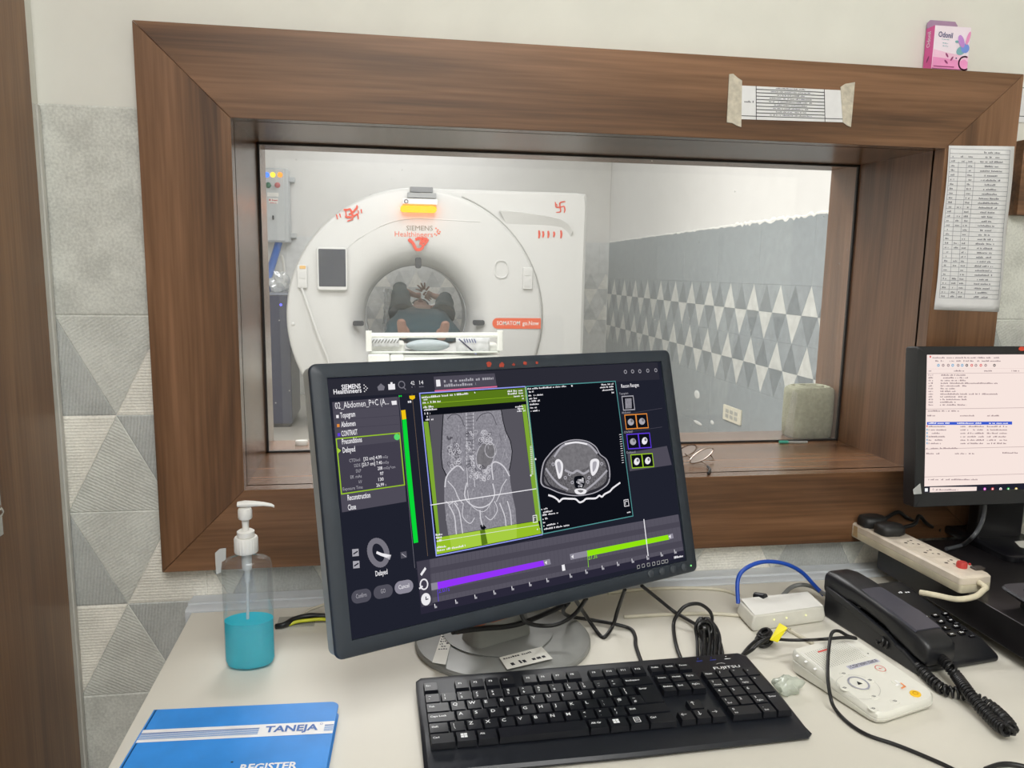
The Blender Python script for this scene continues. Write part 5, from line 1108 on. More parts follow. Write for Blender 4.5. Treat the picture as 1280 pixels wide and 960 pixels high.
for k in range(6):
    y_ = 498+18.5*k; dg(96, 160+R.random()*65, y_); dg(270, 298, y_); dg(308, 398, y_); dg(415, 525, y_)
    dp([(85, y_-10), (91, y_-10), (91, y_), (85, y_)], 3, dRD if k == 0 else dCY)
dg(84, 268, 617); dg(84, 155, 646); dg(240, 345, 646); dg(500, 600, 642); dg(82, 150, 788); dg(165, 368, 788)
dp([(104, 826), (360, 824), (358, 856), (102, 858)], 2, dBG); dg(136, 256, 844); s.ringline(FM2, D(122, 838), .0012, .0012, .0005, dl(3), 10, dTX)
dp([(76, 832), (92, 832), (92, 850), (76, 850)], 3, dWH)
for x_, m in ((403, dMG), (446, dRD), (490, dWH), (532, dGR), (575, dYL)): s.disc(FM2, D(x_, 836), .0026, h=dl(3), n=14, m=m); s.disc(FM2, D(x_, 836), .0012, h=dl(4), n=10, m=dWH if m != dWH else dRD); dp([(x_-12, 856), (x_+12, 856), (x_+12, 859), (x_-12, 859)], 3, dCY)
s.build('screen', scr, t)
# second keyboard corner
kz = RZ1
q0 = pz(1246, 731, kz+.024); 
t = thing('computer_keyboard', 'second dark keyboard on the black riser, only its corner in view', 'keyboard', (q0.x+.2, q0.y-.06, kz))
mb = MB(); K2 = Matrix.Translation((q0.x, q0.y, kz)) @ Matrix.Rotation(.02, 4, 'Z') @ Matrix.Rotation(.07, 4, 'X'); mb.M = K2
mb.loft([[(u, v, z) for u, v in rrect(i_, .40-i_, -.155+i_, -i_, .012, 4)] for i_, z in ((.014, .012), (.003, .020), (0, .0235), (.002, .0265))]); mb.build('keyboard_body', pm('grey_black', (44, 45, 52), .45, var=.1), t, smooth=40)
for r_ in range(4):
    for c2 in range(5):
        mb = MB(); mb.M = K2; u_ = .022+.019*c2; v_ = -.022-.019*r_
        mb.hexa([(u_, v_-.017, .0262), (u_+.017, v_-.017, .0262), (u_+.017, v_, .0262), (u_, v_, .0262)], [(u_+.0015, v_-.0155, .031), (u_+.0155, v_-.0155, .031), (u_+.0155, v_-.001, .031), (u_+.0015, v_-.001, .031)]); mb.build('key', KEYM, t)
mb = MB(); mb.M = Matrix.Translation((q0.x, q0.y, kz))
for fu in (.03, .36):
    for fv in (-.03, -.12): mb.box(fu-.01, fu+.01, fv-.006, fv+.006, 0, .018)
mb.build('foot', BLACK, t)
# ------------------------------------------------------------------ network box, cables and small things on the desk
t = thing('network_box', 'flat white network box lying on the desk behind the yellow cable tag', 'router', (.95, -.175, DESK))
top = [pz(925, 748, DESK+.030), pz(1010, 739, DESK+.030), pz(1030, 757, DESK+.027), pz(943, 769, DESK+.027)]
cen = sum(top, Vector())/4
def rq(k_, z0_): return [Vector((cen.x+(p_.x-cen.x)*k_, cen.y+(p_.y-cen.y)*k_, (p_.z if z0_ is None else z0_))) for p_ in (top[3], top[2], top[1], top[0])]
mb = MB(); mb.loft([rq(.96, DESK), rq(1.05, DESK+.004), rq(1.06, DESK+.012), rq(1.0, DESK+.0262)]); mb.build('lower_case', pm('box_offwhite', (218, 216, 206), .4), t, bevel=.003)
mb = MB(); mb.loft([[p_+Vector((0, 0, -.0012)) for p_ in rq(.985, None)], rq(.985, None)]); mb.build('top_panel', WHITE, t, bevel=.0008)
mb = MB()
fr0, fr1 = rq(1.035, DESK+.017)[0], rq(1.035, DESK+.017)[1]
for k_ in (.28, .45, .72): p_ = fr0.lerp(fr1, k_); mb.ball(p_+Vector((0, -.002, 0)), .0016, n=8, nz=6)
mb.build('status_lights', em('led_warm', (250, 248, 190), 1.0), t)
mb = MB(); mb.tube([pz(944, 745, DESK+.026), pz(957, 747, DESK+.030)], .0062, n=10, smooth=False); mb.build('power_jack', BLACK, t, smooth=50)
def cable(name, label, pts, r_, m, cat='cable', extra=None):
    mb = MB(); mb.tube(pts, r_, n=8, seg=8); o = mb.build(name, m, None, smooth=70); tag(o, label, cat); return o
zc = DESK+.0031
def z_(x, y, h=.0): return pz(x, y, DESK+.0028+h)
BLUEC = pm('blue_cable', (22, 74, 176), .4, var=.06); GREYC = pm('grey_cable2', (120, 122, 120), .45); BEIGE = pm('beige_cable', (202, 196, 178), .5, var=.05)
cable('network_cable', 'blue network cable arching from the white network box to behind the telephone', [top[0]+Vector((-.001, .003, -.010)), py(922, 727, -.135), py(929, 713, -.13), py(946, 704, -.125), py(965, 702, -.12), py(985, 706, -.115), py(1003, 716, -.112), py(1019, 733, -.115), py(1030, 744, -.125)], .0033, BLUEC)
cable('grey_lead', 'grey cable looping behind the white network box to the telephone', [pz(978, 745, DESK+.027), py(988, 735, -.10), py(1000, 731, -.095), py(1014, 733, -.1), py(1026, 740, -.12), pp(.01, PLN+.002, .03)], .0035, GREYC)
cable('flat_lead', 'beige cable lying along the trunking towards the white network box', [z_(760, 741), z_(800, 737), z_(850, 735), z_(900, 737), z_(925, 745)], .0030, BEIGE)
cable('flat_lead', 'beige cable crossing the desk in front of the white network box', [z_(780, 771), z_(830, 768), z_(890, 767), z_(935, 771), z_(965, 779), z_(985, 787), z_(1003, 797), z_(1016, 804)], .0030, BEIGE)
cable('screen_lead', 'thick black cable coming down under the left of the big monitor', [pz(566, 790, DESK+.060), pz(600, 786, DESK+.045), pz(640, 782, DESK+.035), pz(668, 773, DESK+.045), pz(706, 756, DESK+.075)], .0038, CABLE)
cable('screen_lead', 'black cable sagging in a loop below the big monitor centre', [pz(650, 764, DESK+.080), pz(657, 777, DESK+.055), pz(675, 782, DESK+.040), pz(697, 780, DESK+.040), pz(718, 768, DESK+.055), pz(733, 748, DESK+.085)], .0030, CABLE)
cable('screen_lead', 'black cable bent in a sharp V right of the stand base', [pz(719, 749, DESK+.080), pz(734, 772, DESK+.020), pz(749, 793, DESK+.003), pz(756, 796, DESK+.003), pz(766, 782, DESK+.010), pz(773, 760, DESK+.04), pz(781, 737, DESK+.08)], .0029, CABLE)
cable('screen_lead', 'thin orange cable lying along the black one under the big monitor', [pz(572, 791, DESK+.052), pz(592, 783, DESK+.050), pz(612, 777, DESK+.048), pz(636, 770, DESK+.055)], .0024, pm('orange_cable', (206, 104, 50), .45))
cable('keyboard_lead', 'black keyboard cable running from under the big monitor to the keyboard back', [pz(711, 753, DESK+.075), pz(704, 763, DESK+.050), pz(711, 770, DESK+.020), pz(740, 775, DESK+.006), z_(768, 780, .003), z_(788, 786), z_(794, 796), z_(795, 808), z_(804, 834)], .0028, CABLE)
cable('tied_lead', 'black cable running from the big monitor corner down to the tied bundle', [pz(802, 732, DESK+.06), pz(822, 748, DESK+.030), z_(842, 764, .006), z_(862, 776, .004), z_(876, 784, .010), z_(888, 790, .016)], .0028, CABLE)
cable('looped_lead', 'black cable rising in an upright loop behind the keyboard', [z_(854, 830), z_(845, 806, .003), py(842, 781, -.175), py(847, 768, -.170), py(858, 757, -.168), py(874, 755, -.166), py(887, 764, -.165), py(890, 776, -.165), z_(883, 788, .004), z_(874, 795, .004)], .0028, CABLE)
t = thing('cable_bundle', 'tied bundle of black cable standing behind the keyboard', 'cable', z_(885, 800))
R = random.Random(4); mb = MB()
for k in range(7):
    xo = 873+k*4.4
    mb.tube([z_(xo-1, 824, .001), z_(xo+R.uniform(-3, 3), 800, .010+.004*R.random()), z_(xo+R.uniform(-2, 2)-3, 784, .020+.006*R.random()), z_(880+R.uniform(-6, 6), 773, .030), z_(884+R.uniform(-5, 5), 779, .022), z_(xo+R.uniform(-2, 4), 797, .012), z_(xo+5, 822, .001)], .0024, n=7)
mb.build('folded_strands', CABLE, t, smooth=70)
mb = MB(); cz = z_(881, 786, .022); mb.tube([cz+Vector((.011*cos(q), .010*sin(q)*.4, .009*sin(q))) for q in [2*pi*k/12 for k in range(12)]], .0030, closed=True, seg=2); mb.ball(cz, .0075, (1.2, .9, 1), 12); mb.build('tie_wrap', pm('tie_black', (16, 16, 17), .25), t, smooth=60)
t = thing('coiled_lead', 'black coiled lead with yellow tag crossing the intercom and trailing forward', 'cable', z_(958, 804))
mb = MB(); c0 = z_(955, 803)
for k in range(6):
    a_ = 1.35+R.uniform(-.4, .4); rx = .017+R.uniform(-.004, .004); ry = .009+R.uniform(-.003, .003); zo = .004+.003*k
    mb.tube([Vector((c0.x+rx*cos(q)*.75-ry*sin(q)*.6, c0.y+rx*cos(q)*.75+ry*sin(q)*.6, DESK+zo+.0015*sin(q+k))) for q in [2*pi*j/14 for j in range(14)]], .0024, n=7, closed=True, seg=3)
mb.tube([z_(929, 819, .003), z_(940, 812, .005), z_(950, 803, .014), z_(962, 797, .018)], .0026, n=7); mb.tube([z_(926, 822, .002), z_(936, 809, .006), z_(946, 800, .010)], .0026, n=7)
mb.tube([z_(962, 798, .016), z_(985, 800, .012), z_(1010, 800, .016), pz(1028, 799, DESK+.040), pz(1055, 797, DESK+.043), pz(1070, 798, DESK+.040), pz(1060, 795, DESK+.043), pz(1049, 789, DESK+.050), pz(1041, 790, DESK+.052), pz(1037.5, 800, DESK+.044), pz(1035, 825, DESK+.038), pz(1035, 850, DESK+.028), pz(1039, 875, DESK+.016), pz(1046, 889, DESK+.004), z_(1062, 905), z_(1085, 919), z_(1120, 931), z_(1155, 945), z_(1192, 962), z_(1230, 985)], .0023, n=8, seg=8)
mb.build('lead', CABLE, t, smooth=70)
YELT = pm('tag_yellow', (240, 226, 30), .5, var=.04)
mb = MB(); ty = [pz(962, 800, DESK+.022), pz(972, 803, DESK+.018), pz(984, 785, DESK+.036), pz(974, 779, DESK+.040)]
mb.loft([ty, [p_+Vector((.0002, -.0006, .0008)) for p_ in ty]]); mb.build('yellow_tag', YELT, t)
FTG = Frame(ty[0], ty[1]-ty[0], ty[3]-ty[0]); mb = MB(); mb.flat = True
for k in range(3): mb.greek(FTG, FTG.at(966.5+2.4*k, 799+.7*k), FTG.at(975+2.2*k, 784.5+1.2*k), .0022, .0014)
mb.build('tag_print', pm('tag_olive', (130, 122, 30), .6), t)
o = cable('loose_lead', 'short black lead entering at the lower right photo edge', [pz(1232, 962, zc), pz(1250, 956, zc), pz(1268, 956, zc), pz(1290, 962, zc), pz(1310, 975, zc)], .0030, CABLE)
t = thing('mains_lead', 'black lead with a yellow and green wire beside the sanitiser bottle', 'cable', z_(380, 775))
mb = MB(); mb.tube([pz(345, 783, DESK+.003), z_(355, 781, .003), z_(368, 774, .005), z_(385, 770, .006), z_(402, 770, .006), z_(430, 772, .004), z_(470, 776)], .0042, n=8); mb.build('black_lead', CABLE, t, smooth=70)
mb = MB(); mb.tube([z_(361, 781, .0), z_(372, 777, .003), z_(388, 775, .003), z_(404, 774, .003), z_(430, 777, .002)], .0026, n=8); mb.build('yellow_green_wire', pm('yellow_green', (206, 208, 44), .4), t, smooth=70)
cable('pale_lead', 'pale lead sloping up from the trunking beside the big monitor', [z_(372, 772, .002), pz(384, 764, DESK+.008), pz(396, 759, DESK+.014), pz(412, 754, DESK+.018), pz(440, 750, DESK+.012), pz(470, 752, DESK+.004)], .0022, BEIGE)
g4 = [pz(349, 772, DESK), pz(395, 770, DESK), pz(393, 783, DESK), pz(345, 785, DESK)]
mb = MB(); mb.loft([g4, [p_+Vector((0, 0, .0012)) for p_ in g4]]); o = mb.build('cable_grommet', GRM, None, bevel=.0005, bseg=1); tag(o, 'grey cable outlet plate in the desk beside the sanitiser bottle', 'grommet')
# crumpled clear plastic bit
R = random.Random(12); c0 = pz(985, 858, DESK+.010); bm = bmesh.new(); bmesh.ops.create_icosphere(bm, subdivisions=3, radius=1)
vs = []; idx = {}
for v in bm.verts:
    n_ = v.co.normalized(); k_ = 1+.16*sin(7*n_.x+3*n_.z)+.14*sin(9*n_.y-4*n_.x)+R.uniform(-.05, .05)
    idx[v.index] = len(vs); vs.append((c0.x+n_.x*.0185*k_, c0.y+n_.y*.012*k_, DESK+.0115+max(-.0115, n_.z*.0115*k_)))
mb = MB(); mb.add(vs, [tuple(v.index for v in f.verts) for f in bm.faces]); bm.free()
o = mb.build('plastic_scrap', glassy('milky_plastic', (236, 240, 234), haze=.45, hazecol=(226, 232, 222), gloss=.12, rough=.15), None, smooth=60); tag(o, 'crumpled milky plastic scrap between the keyboard corner and the intercom', 'plastic')
# ------------------------------------------------------------------ scanner room shell
SX0, SX1, SYB = -2.05, 2.55, 6.42
mb = MB(); mb.box(SX0, SX1, SYB+.002, SYB+.15, 0, ZC); wb = struct(mb.build('wall_scanner_back', PAINT2))
mb = MB(); mb.box(SX1+.002, SX1+.15, YB, SYB+.15, 0, ZC); wr = struct(mb.build('wall_scanner_right', PAINT2))
mb = MB(); mb.box(SX0-.15, SX0, YB, SYB+.15, 0, ZC); struct(mb.build('wall_scanner_left', PAINT2))
mb = MB(); mb.box(-2.1, 2.55, YB+.0005, YB+.004, 0, ZC) if False else None
TB = tile_mats('scan_back', (206, 209, 210), (222, 224, 224), (243, 242, 237))
TR_ = tile_mats('scan_right', (128, 136, 140), (150, 158, 162), (206, 208, 204), axis='Y')
tile_panel('wall_tiles', TB, wb, lambda x, z, h: (x, SYB-h, z), SX0+.005, SX1-.002, 1.485, .655, th=.002, gap=.0016, b=.156)
skew = lambda y: -.0172*(y-6.5)
tile_panel('wall_tiles', TR_, wr, lambda y, z, h: (SX1-h, y, z+skew(y)*(z/1.485)), YB+.005, SYB-.004, 1.487, 2.60, th=.002, gap=.0016, b=.163, hr=.1535, plain=.350)
mb = MB(); mb.box(SX1-.004, SX1+.001, SYB-.012, SYB-.001, 0, 1.60); struct(mb.build('trim_2', pm('white_filler', (226, 228, 226), .6)))
R = random.Random(77); mb = MB(); lo_e, hi_e = [], []
for k in range(241):
    y_ = YB+.02+(SYB-YB-.04)*k/240; zt_ = 1.487+skew(y_); m_ = 1.0 if y_ < 3.6 else .45
    lo_e.append((y_, zt_-m_*R.choice((0, .002, .004, .010, .016)))); hi_e.append((y_, zt_+.006+m_*R.choice((0, .003, .008, .014))))
mb.loft([[(SX1-.0024, y_, z_v) for y_, z_v in lo_e], [(SX1-.0040, (a_[0]), (a_[1]+b_[1])/2) for a_, b_ in zip(lo_e, hi_e)], [(SX1+.0012, y_, z_v) for y_, z_v in hi_e]], caps=False, closed=False); struct(mb.build('trim_3', pm('paint_overlap', (240, 240, 236), .6)))
# ------------------------------------------------------------------ CT gantry
GX, GZ, GY = .588, .872, 4.50
SHELL = pm('gantry_shell', (205, 205, 203), .38, var=.008); SHELL2 = pm('gantry_cover', (202, 202, 200), .36, var=.008)
t = thing('ct_scanner', 'large white ring-shaped scanner with an orange light bar and dark round bore', 'scanner', (GX, GY+.45, 0))
NA = 160
angs = sorted(set([2*pi*k/NA for k in range(NA)] + [math.atan2(.923, 1.25), 2*pi+math.atan2(-.85, 1.25), pi/2, pi]))
def rout(a_, ins):
    c_, s_ = cos(a_), sin(a_)
    if c_ > 1e-6:
        r_ = 1.25/c_
        if abs(s_) > 1e-6: r_ = min(r_, (.923 if s_ > 0 else .85)/abs(s_))
        dA = abs(a_-math.atan2(.923, 1.25)); r_ -= max(0, .014-.5*dA)
    else:
        r_ = .925
        if s_ < -1e-6: r_ = min(r_, .85/abs(s_))
    return r_-ins
def gring(rf_, y_): return [(GX+rf_(a_)*cos(a_), y_, GZ+rf_(a_)*sin(a_)) for a_ in angs]
cir = lambda R_: (lambda a_: R_)
mb = MB(); rings = [gring(cir(.50), 5.36), gring(lambda a_: rout(a_, .05), 5.38), gring(lambda a_: rout(a_, .012), 5.36), gring(lambda a_: rout(a_, 0), 5.32), gring(lambda a_: rout(a_, 0), 4.57), gring(lambda a_: rout(a_, .008), 4.545), gring(lambda a_: rout(a_, .03), 4.53), gring(cir(.80), 4.528)]
mb.loft(rings, caps=False); mb.build('gantry_housing', SHELL, t, smooth=30)
def frd(a_, R_):   # front cover, flattened where it would reach the floor
    s_ = sin(a_); return min(R_, .845/abs(s_)) if s_ < -1e-6 else R_
mb = MB(); rings = [gring(lambda a_: frd(a_, .915), 4.535), gring(lambda a_: frd(a_, .915), 4.512), gring(lambda a_: frd(a_, .908), 4.500), gring(lambda a_: frd(a_, .890), 4.495), gring(cir(.60), 4.492), gring(cir(.54), 4.496), gring(cir(.49), 4.515), gring(cir(.445), 4.55), gring(cir(.405), 4.61), gring(cir(.385), 4.68), gring(cir(.378), 4.74)]
mb.loft(rings, caps=False); mb.build('front_cover', SHELL2, t, smooth=60)
mb = MB(); mb.loft([gring(cir(.378), 4.741), gring(cir(.372), 4.745), gring(cir(.372), 5.0), gring(cir(.40), 5.15), gring(cir(.45), 5.29), gring(cir(.50), 5.36)], caps=False); mb.build('bore_tunnel', pm('bore_grey', (204, 206, 206), .3, var=.02), t, smooth=50)
mb = MB(); mb.tube([(GX+.381*cos(2*pi*k/64), 4.742, GZ+.381*sin(2*pi*k/64)) for k in range(64)], .006, closed=True, seg=1, n=6); mb.build('bore_edge', pm('bore_edge_grey', (118, 122, 124), .4), t, smooth=60)
# seam around the round cover
mb = MB(); mb.tube([(GX+.925*cos(a_), 4.533, GZ+.925*sin(a_)) for a_ in [radians(k) for k in range(-62, 72, 3)]], .007, n=6, smooth=False); mb.build('cover_seam', pm('seam_grey', (168, 168, 164), .5), t, smooth=60)
# recessed swoosh panel at the upper right
YF = 4.53
FG = Frame((0, YF-.0015, 0), (1, 0, 0), (0, 0, 1)); FC4 = Frame((0, 4.4915, 0), (1, 0, 0), (0, 0, 1))
up = [(624, 263), (640, 263.5), (660, 266), (682, 269.5), (699, 273), (709, 279), (715, 288)]; lo_ = [(634, 281), (655, 282), (672, 282), (690, 283), (703, 285), (709, 290), (713, 296)]
mb = MB(); a_ = [FG.at(*q) for q in up]; b_ = [FG.at(*q) for q in lo_]
mb.loft([[(u.x, YF+.002, u.y) for u in a_], [(u.x, YF-.030, u.y-.006) for u in a_], [(u.x, YF+.001, u.y) for u in b_]], caps=False, closed=False); mb.build('side_fairing', SHELL, t, smooth=60)
mb = MB(); mb.tube([(q.x, 4.4945, q.y) for q in [FC4.at(*q) for q in ((432, 312), (446, 300), (462, 290), (480, 281), (500, 275), (522, 273), (545, 274), (570, 275.5), (600, 277))]], .0045, n=6, seg=4); mb.build('cover_crease', SHELL2, t, smooth=60)
def rpl(F, pts, y0_, y1_, nm, mt, bev=.004, rad=None, par=None):
    """a block standing on the front face: outline from its photographed corners"""
    q = [F.at(*p_) for p_ in pts]; mb = MB()
    if rad: 
        xs = [v.x for v in q]; zs = [v.y for v in q]; poly_ = rrect(min(xs), max(xs), min(zs), max(zs), rad, 4)
    elif len(q) == 2: poly_ = rrect(min(q[0].x, q[1].x), max(q[0].x, q[1].x), min(q[0].y, q[1].y), max(q[0].y, q[1].y), .002, 1)
    else: poly_ = [tuple(v) for v in q]
    mb.prism(poly_, lambda u, v, h: (u, h, v), y0_, y1_); return mb.build(nm, mt, par or t, bevel=bev)
fy = 4.492
tab = rpl(FC4, [(396, 308.5), (435, 363)], fy-.035, fy, 'touch_panel', SHELL, .006, .02)
FT = Frame((0, fy-.0352, 0), (1, 0, 0), (0, 0, 1)); DKS = pm('screen_dark', (38, 44, 60), .15, var=.1, scale=12)
rpl(FT, [(397.8, 311), (432.5, 358.5)], fy-.0362, fy-.034, 'dark_display', DKS, .001, .003, tab)
cp_ = rpl(FC4, [(371.5, 331), (384.5, 360)], fy-.022, fy, 'control_panel', SHELL, .004, .008)
FT2 = Frame((0, fy-.0225, 0), (1, 0, 0), (0, 0, 1))
rpl(FT2, [(374.5, 332), (382, 336)], fy-.026, fy-.021, 'amber_indicator', em('amber', (255, 206, 130), 1.0), .001, .004, cp_)
rpl(FT2, [(373.5, 339), (382.5, 348)], fy-.025, fy-.021, 'button_pad', SHELL2, .001, .004, cp_); rpl(FT2, [(373.5, 352), (382.5, 358)], fy-.025, fy-.021, 'button_pad', SHELL2, .001, .004, cp_)
cp_ = rpl(FC4, [(653.5, 334), (665, 361.5)], fy-.018, fy, 'control_panel', SHELL, .004, .008)
rpl(FT2, [(655.5, 336.5), (663, 344.5)], fy-.021, fy-.016, 'button_pad', SHELL2, .001, .004, cp_); rpl(FT2, [(655.5, 347), (663, 358.5)], fy-.021, fy-.016, 'button_pad', SHELL2, .001, .004, cp_)
mb = MB(); q = [FC4.at(*p_) for p_ in ((618, 325), (635, 325), (635, 348), (618, 348))]; xs = [v.x for v in q]; zs = [v.y for v in q]
pk = rrect(min(xs), max(xs), min(zs), max(zs), .045, 6); cx_ = (min(xs)+max(xs))/2; cz_ = (min(zs)+max(zs))/2
mb.loft([[(cx_+(u-cx_)*k_, y_, cz_+(v-cz_)*k_) for u, v in pk] for k_, y_ in ((1, fy+.001), (.98, fy-.008), (.88, fy-.008), (.84, fy+.001))], caps=False); mb.build('pocket_rim', SHELL, t, smooth=40)
SLOT = pm('slot_dark', (40, 44, 52), .3)
for a4 in ([(519, 321.5), (526.5, 335.5)], [(441, 401), (455, 407.3)], [(591, 400), (605.5, 406.5)]): rpl(Frame((0, 4.503, 0), (1, 0, 0), (0, 0, 1)), a4, 4.488, 4.53, 'laser_window', SLOT, .002, .014)
mb = MB(); q = FC4.at(366, 405); mb.ball((q.x, fy, q.y), .013, (1, .5, 1), 12, nz=8); mb.build('round_stud', SHELL, t, smooth=60)
ORG = pm('label_orange', (226, 92, 46), .45, var=.02)
q = [FC4.at(*p_) for p_ in ((615.5, 397.5), (678.5, 397.5), (678.5, 411), (615.5, 411))]
lx0, lx1, lz0, lz1 = q[0].x, .588+.905, q[2].y, q[0].y
lab = MB(); rr_ = (lz1-lz0)/2*.95
pts = [(lx1, lz0), (lx1, lz1)] + [(lx0+rr_+rr_*cos(a_), (lz0+lz1)/2+(lz1-lz0)/2*sin(a_)) for a_ in [pi/2+pi*k/10 for k in range(11)]]
lab.prism(pts, lambda u, v, h: (u, h, v), fy-.003, fy+.006); lab = lab.build('name_label', ORG, t)
FL = Frame((0, fy-.0034, 0), (1, 0, 0), (0, 0, 1)); mb = MB(); mb.flat = True
zt = (lz0+lz1)/2-.012
mb.text(FL, 'SOMATOM', (FL.at(621, 404).x, zt), (FL.at(650, 404).x, zt), .030, 0, 0, off=.01); mb.text(FL, 'go.Now', (FL.at(653, 404).x, zt), (FL.at(673.5, 404).x, zt), .030, 0, 0, off=.01); mb.build('label_print', WHITE, lab)
mb = MB(); mb.flat = True; F4 = Frame((0, 4.4915, 0), (1, 0, 0), (0, 0, 1))
q0, q1 = F4.at(508, 288), F4.at(541, 288.3); mb.text(F4, 'SIEMENS', q0, q1, .034, .001, 0)
q0, q1 = F4.at(493.5, 295.5), F4.at(541, 296.3); mb.text(F4, 'Healthineers', q0, q1, .036, .001, 1)
for px_, py_ in ((545, 285.5), (547.5, 287.5), (550, 289.7), (547.5, 291.8), (545.5, 294), (543.5, 292.5), (549, 292), (546.5, 289.6)): mb.disc(F4, F4.at(px_, py_), .0062, h=.001, n=8, m=1)
mb.build('maker_name', [pm('print_olive', (120, 112, 96), .5), pm('print_vermilion', (222, 104, 70), .5)], t)
# red painted auspicious marks
def brush(F, strokes, nm, w=.016, mt=None):
    mb = MB()
    for st in strokes:
        P_ = [F.P(F.at(*q), 0) for q in st]; mb.tube(P_, (lambda k_: w*(.45+.55*sin(pi*min(1, .15+k_*.8)))), n=6, seg=5)
    for i, v in enumerate(mb.v): mb.v[i] = Vector((v.x, F.o.y-.004+(v.y-F.o.y)*.15, v.z))
    return mb.build(nm, mt or RED, t, smooth=60)
FR_ = Frame((0, 4.492, 0), (1, 0, 0), (0, 0, 1))
brush(FR_, [[(515.5, 300.5), (513, 302), (511.5, 299), (516, 304), (518.5, 309), (521, 312), (526, 311.5), (528.5, 308), (527, 305), (524, 305)], [(519, 299.5), (524, 298), (527.5, 300), (525, 303.5)], [(526, 303), (531, 301.5), (534.5, 299.5), (531, 306)], [(527, 297.5), (531, 299), (534, 298)], [(530, 307), (531, 305.5)]], 'red_mark', .013)
brush(FR_, [[(431.5, 270), (434, 271.5), (441, 270.5), (447, 267)], [(437, 260.5), (440, 266), (441, 274)], [(429.5, 262), (433.5, 262.5), (437, 261)], [(441, 265.5), (446, 260), (446, 256.5)], [(441, 274), (434, 276.5)], [(447, 267), (448, 274)], [(433, 271), (432, 263.5)], [(436, 268), (443, 264.5)]], 'red_mark', .0085)
brush(FR_, [[(420.5, 268), (422, 274)], [(424.5, 267), (426, 272)], [(447.5, 263), (448.5, 267)], [(451.5, 261.5), (452, 266.5)]], 'red_mark', .0075)
FR2 = Frame((0, YF, 0), (1, 0, 0), (0, 0, 1))
brush(FR2, [[(694, 252.5), (695, 258.5), (700, 259), (705, 257.5)], [(706.5, 252), (700, 253.5), (700, 259), (700.5, 264.5), (695, 265.5)], [(705, 257.5), (706, 262), (705, 266)], [(694, 254.5), (697, 257)]], 'red_mark', .006)
for xs_, h_ in ((673.5, 5), (678.5, 4), (685, 4.5), (692, 3.5), (701, 5)): brush(FR2, [[(xs_, 293-h_), (xs_+.6, 293), (xs_-.2, 293+h_)]], 'red_mark', .009)
# warning lamp on the top
lampG = pm('lamp_grey', (150, 152, 154), .4)
F5 = Frame((0, 4.46, 0), (1, 0, 0), (0, 0, 1))
lamp = rpl(F5, [(503, 248.5), (546, 256.5)], 4.40, 4.50, 'warning_lamp', pm('lamp_white', (226, 226, 224), .35), .006)
rpl(F5, [(500.5, 256.8), (545.5, 266)], 4.42, 4.50, 'lamp_bar', em('lamp_orange', (255, 128, 14), 4.2), .008, .02, lamp)
rpl(F5, [(509, 241), (545, 248.3)], 4.42, 4.56, 'lamp_bracket', lampG, .004, None, lamp); rpl(F5, [(512.5, 233.5), (541, 241)], 4.44, 4.60, 'lamp_bracket', pm('lamp_grey_dark', (122, 124, 128), .4), .004, None, lamp)
mb = MB(); q = F5.at(507.5, 252.5); mb.flat = True; mb.ringline(Frame((0, 4.3985, 0), (1, 0, 0), (0, 0, 1)), q, .012, .012, .006, 0, 14); mb.build('lamp_emblem', pm('emblem_mauve', (150, 130, 160), .5), lamp)
mb = MB(); mb.tube([py(377, 360, 4.47), py(380, 368, 4.47), py(389, 394, 4.46), py(398, 420, 4.45), py(410, 450, 4.44), py(418, 480, 4.44)], .009, n=8); mb.build('hand_control_lead', SHELL, t, smooth=60)
# ------------------------------------------------------------------ patient table
t = thing('patient_table', 'white scanner couch with a foot rail in front of the bore', 'table', (.66, 4.2, 0))
TW = pm('table_white', (230, 232, 226), .35, var=.012); PAD = pm('pad_bluegrey', (170, 182, 186), .5, var=.05)
mb = MB(); mb.loft([[(.66+u, 4.1+v, z) for u, v in rrect(-w_, w_, -l_, l_, .05, 4)] for w_, l_, z in ((.30, .55, 0), (.30, .55, .05), (.26, .5, .10), (.26, .5, .50), (.34, .62, .56), (.36, .66, .62))]); mb.build('lifting_base', TW, t, smooth=40)
mb = MB(); mb.box(.26, 1.09, 3.62, 4.50, .60, .70); mb.build('deck', TW, t, bevel=.02)
def cra(y_, w_, zt_, zb_): return [(.66+w_*u, y_, v) for u, v in [(-1, zt_), (-.85, zt_-.012), (-.5, zt_-.03), (0, zt_-.036), (.5, zt_-.03), (.85, zt_-.012), (1, zt_)] + [(cos(pi-pi*k/8)*-1*-1 if False else cos(pi*k/8), zt_-(zt_-zb_)*sin(pi*k/8)) for k in range(1, 8)]]
mb = MB(); mb.loft([cra(y_, w_, zt_, zb_) for y_, w_, zt_, zb_ in ((3.72, .20, .735, .70), (3.76, .215, .745, .69), (4.4, .215, .745, .68), (5.9, .215, .745, .68), (6.08, .18, .74, .70))]); mb.build('cradle', pm('cradle_grey', (206, 208, 206), .4), t, smooth=50)
mb = MB(); q = py(535, 432, 3.74); mb.ball((q.x, 3.75, q.z), .14, (1.0, .5, .27), 24, nz=12); mb.build('foot_cushion', PAD, t, smooth=60)
yb_ = 3.62
q0, q1 = py(461, 419.3, yb_), py(625, 418.8, yb_)
mb = MB(); mb.tube([q0, q1], .0165, n=12, smooth=False); mb.build('foot_rail', pm('rail_white', (240, 242, 236), .2, coat=.5), t, smooth=60)
for q in (q0, q1):
    mb = MB(); mb.loft([[(q.x+u, yb_+v, z) for u, v in rrect(-.018, .018, -.02, .02, .007, 3)] for z in (q.z-.095, q.z-.06, q.z+.020, q.z+.028)]); mb.build('rail_post', TW, t, smooth=40)
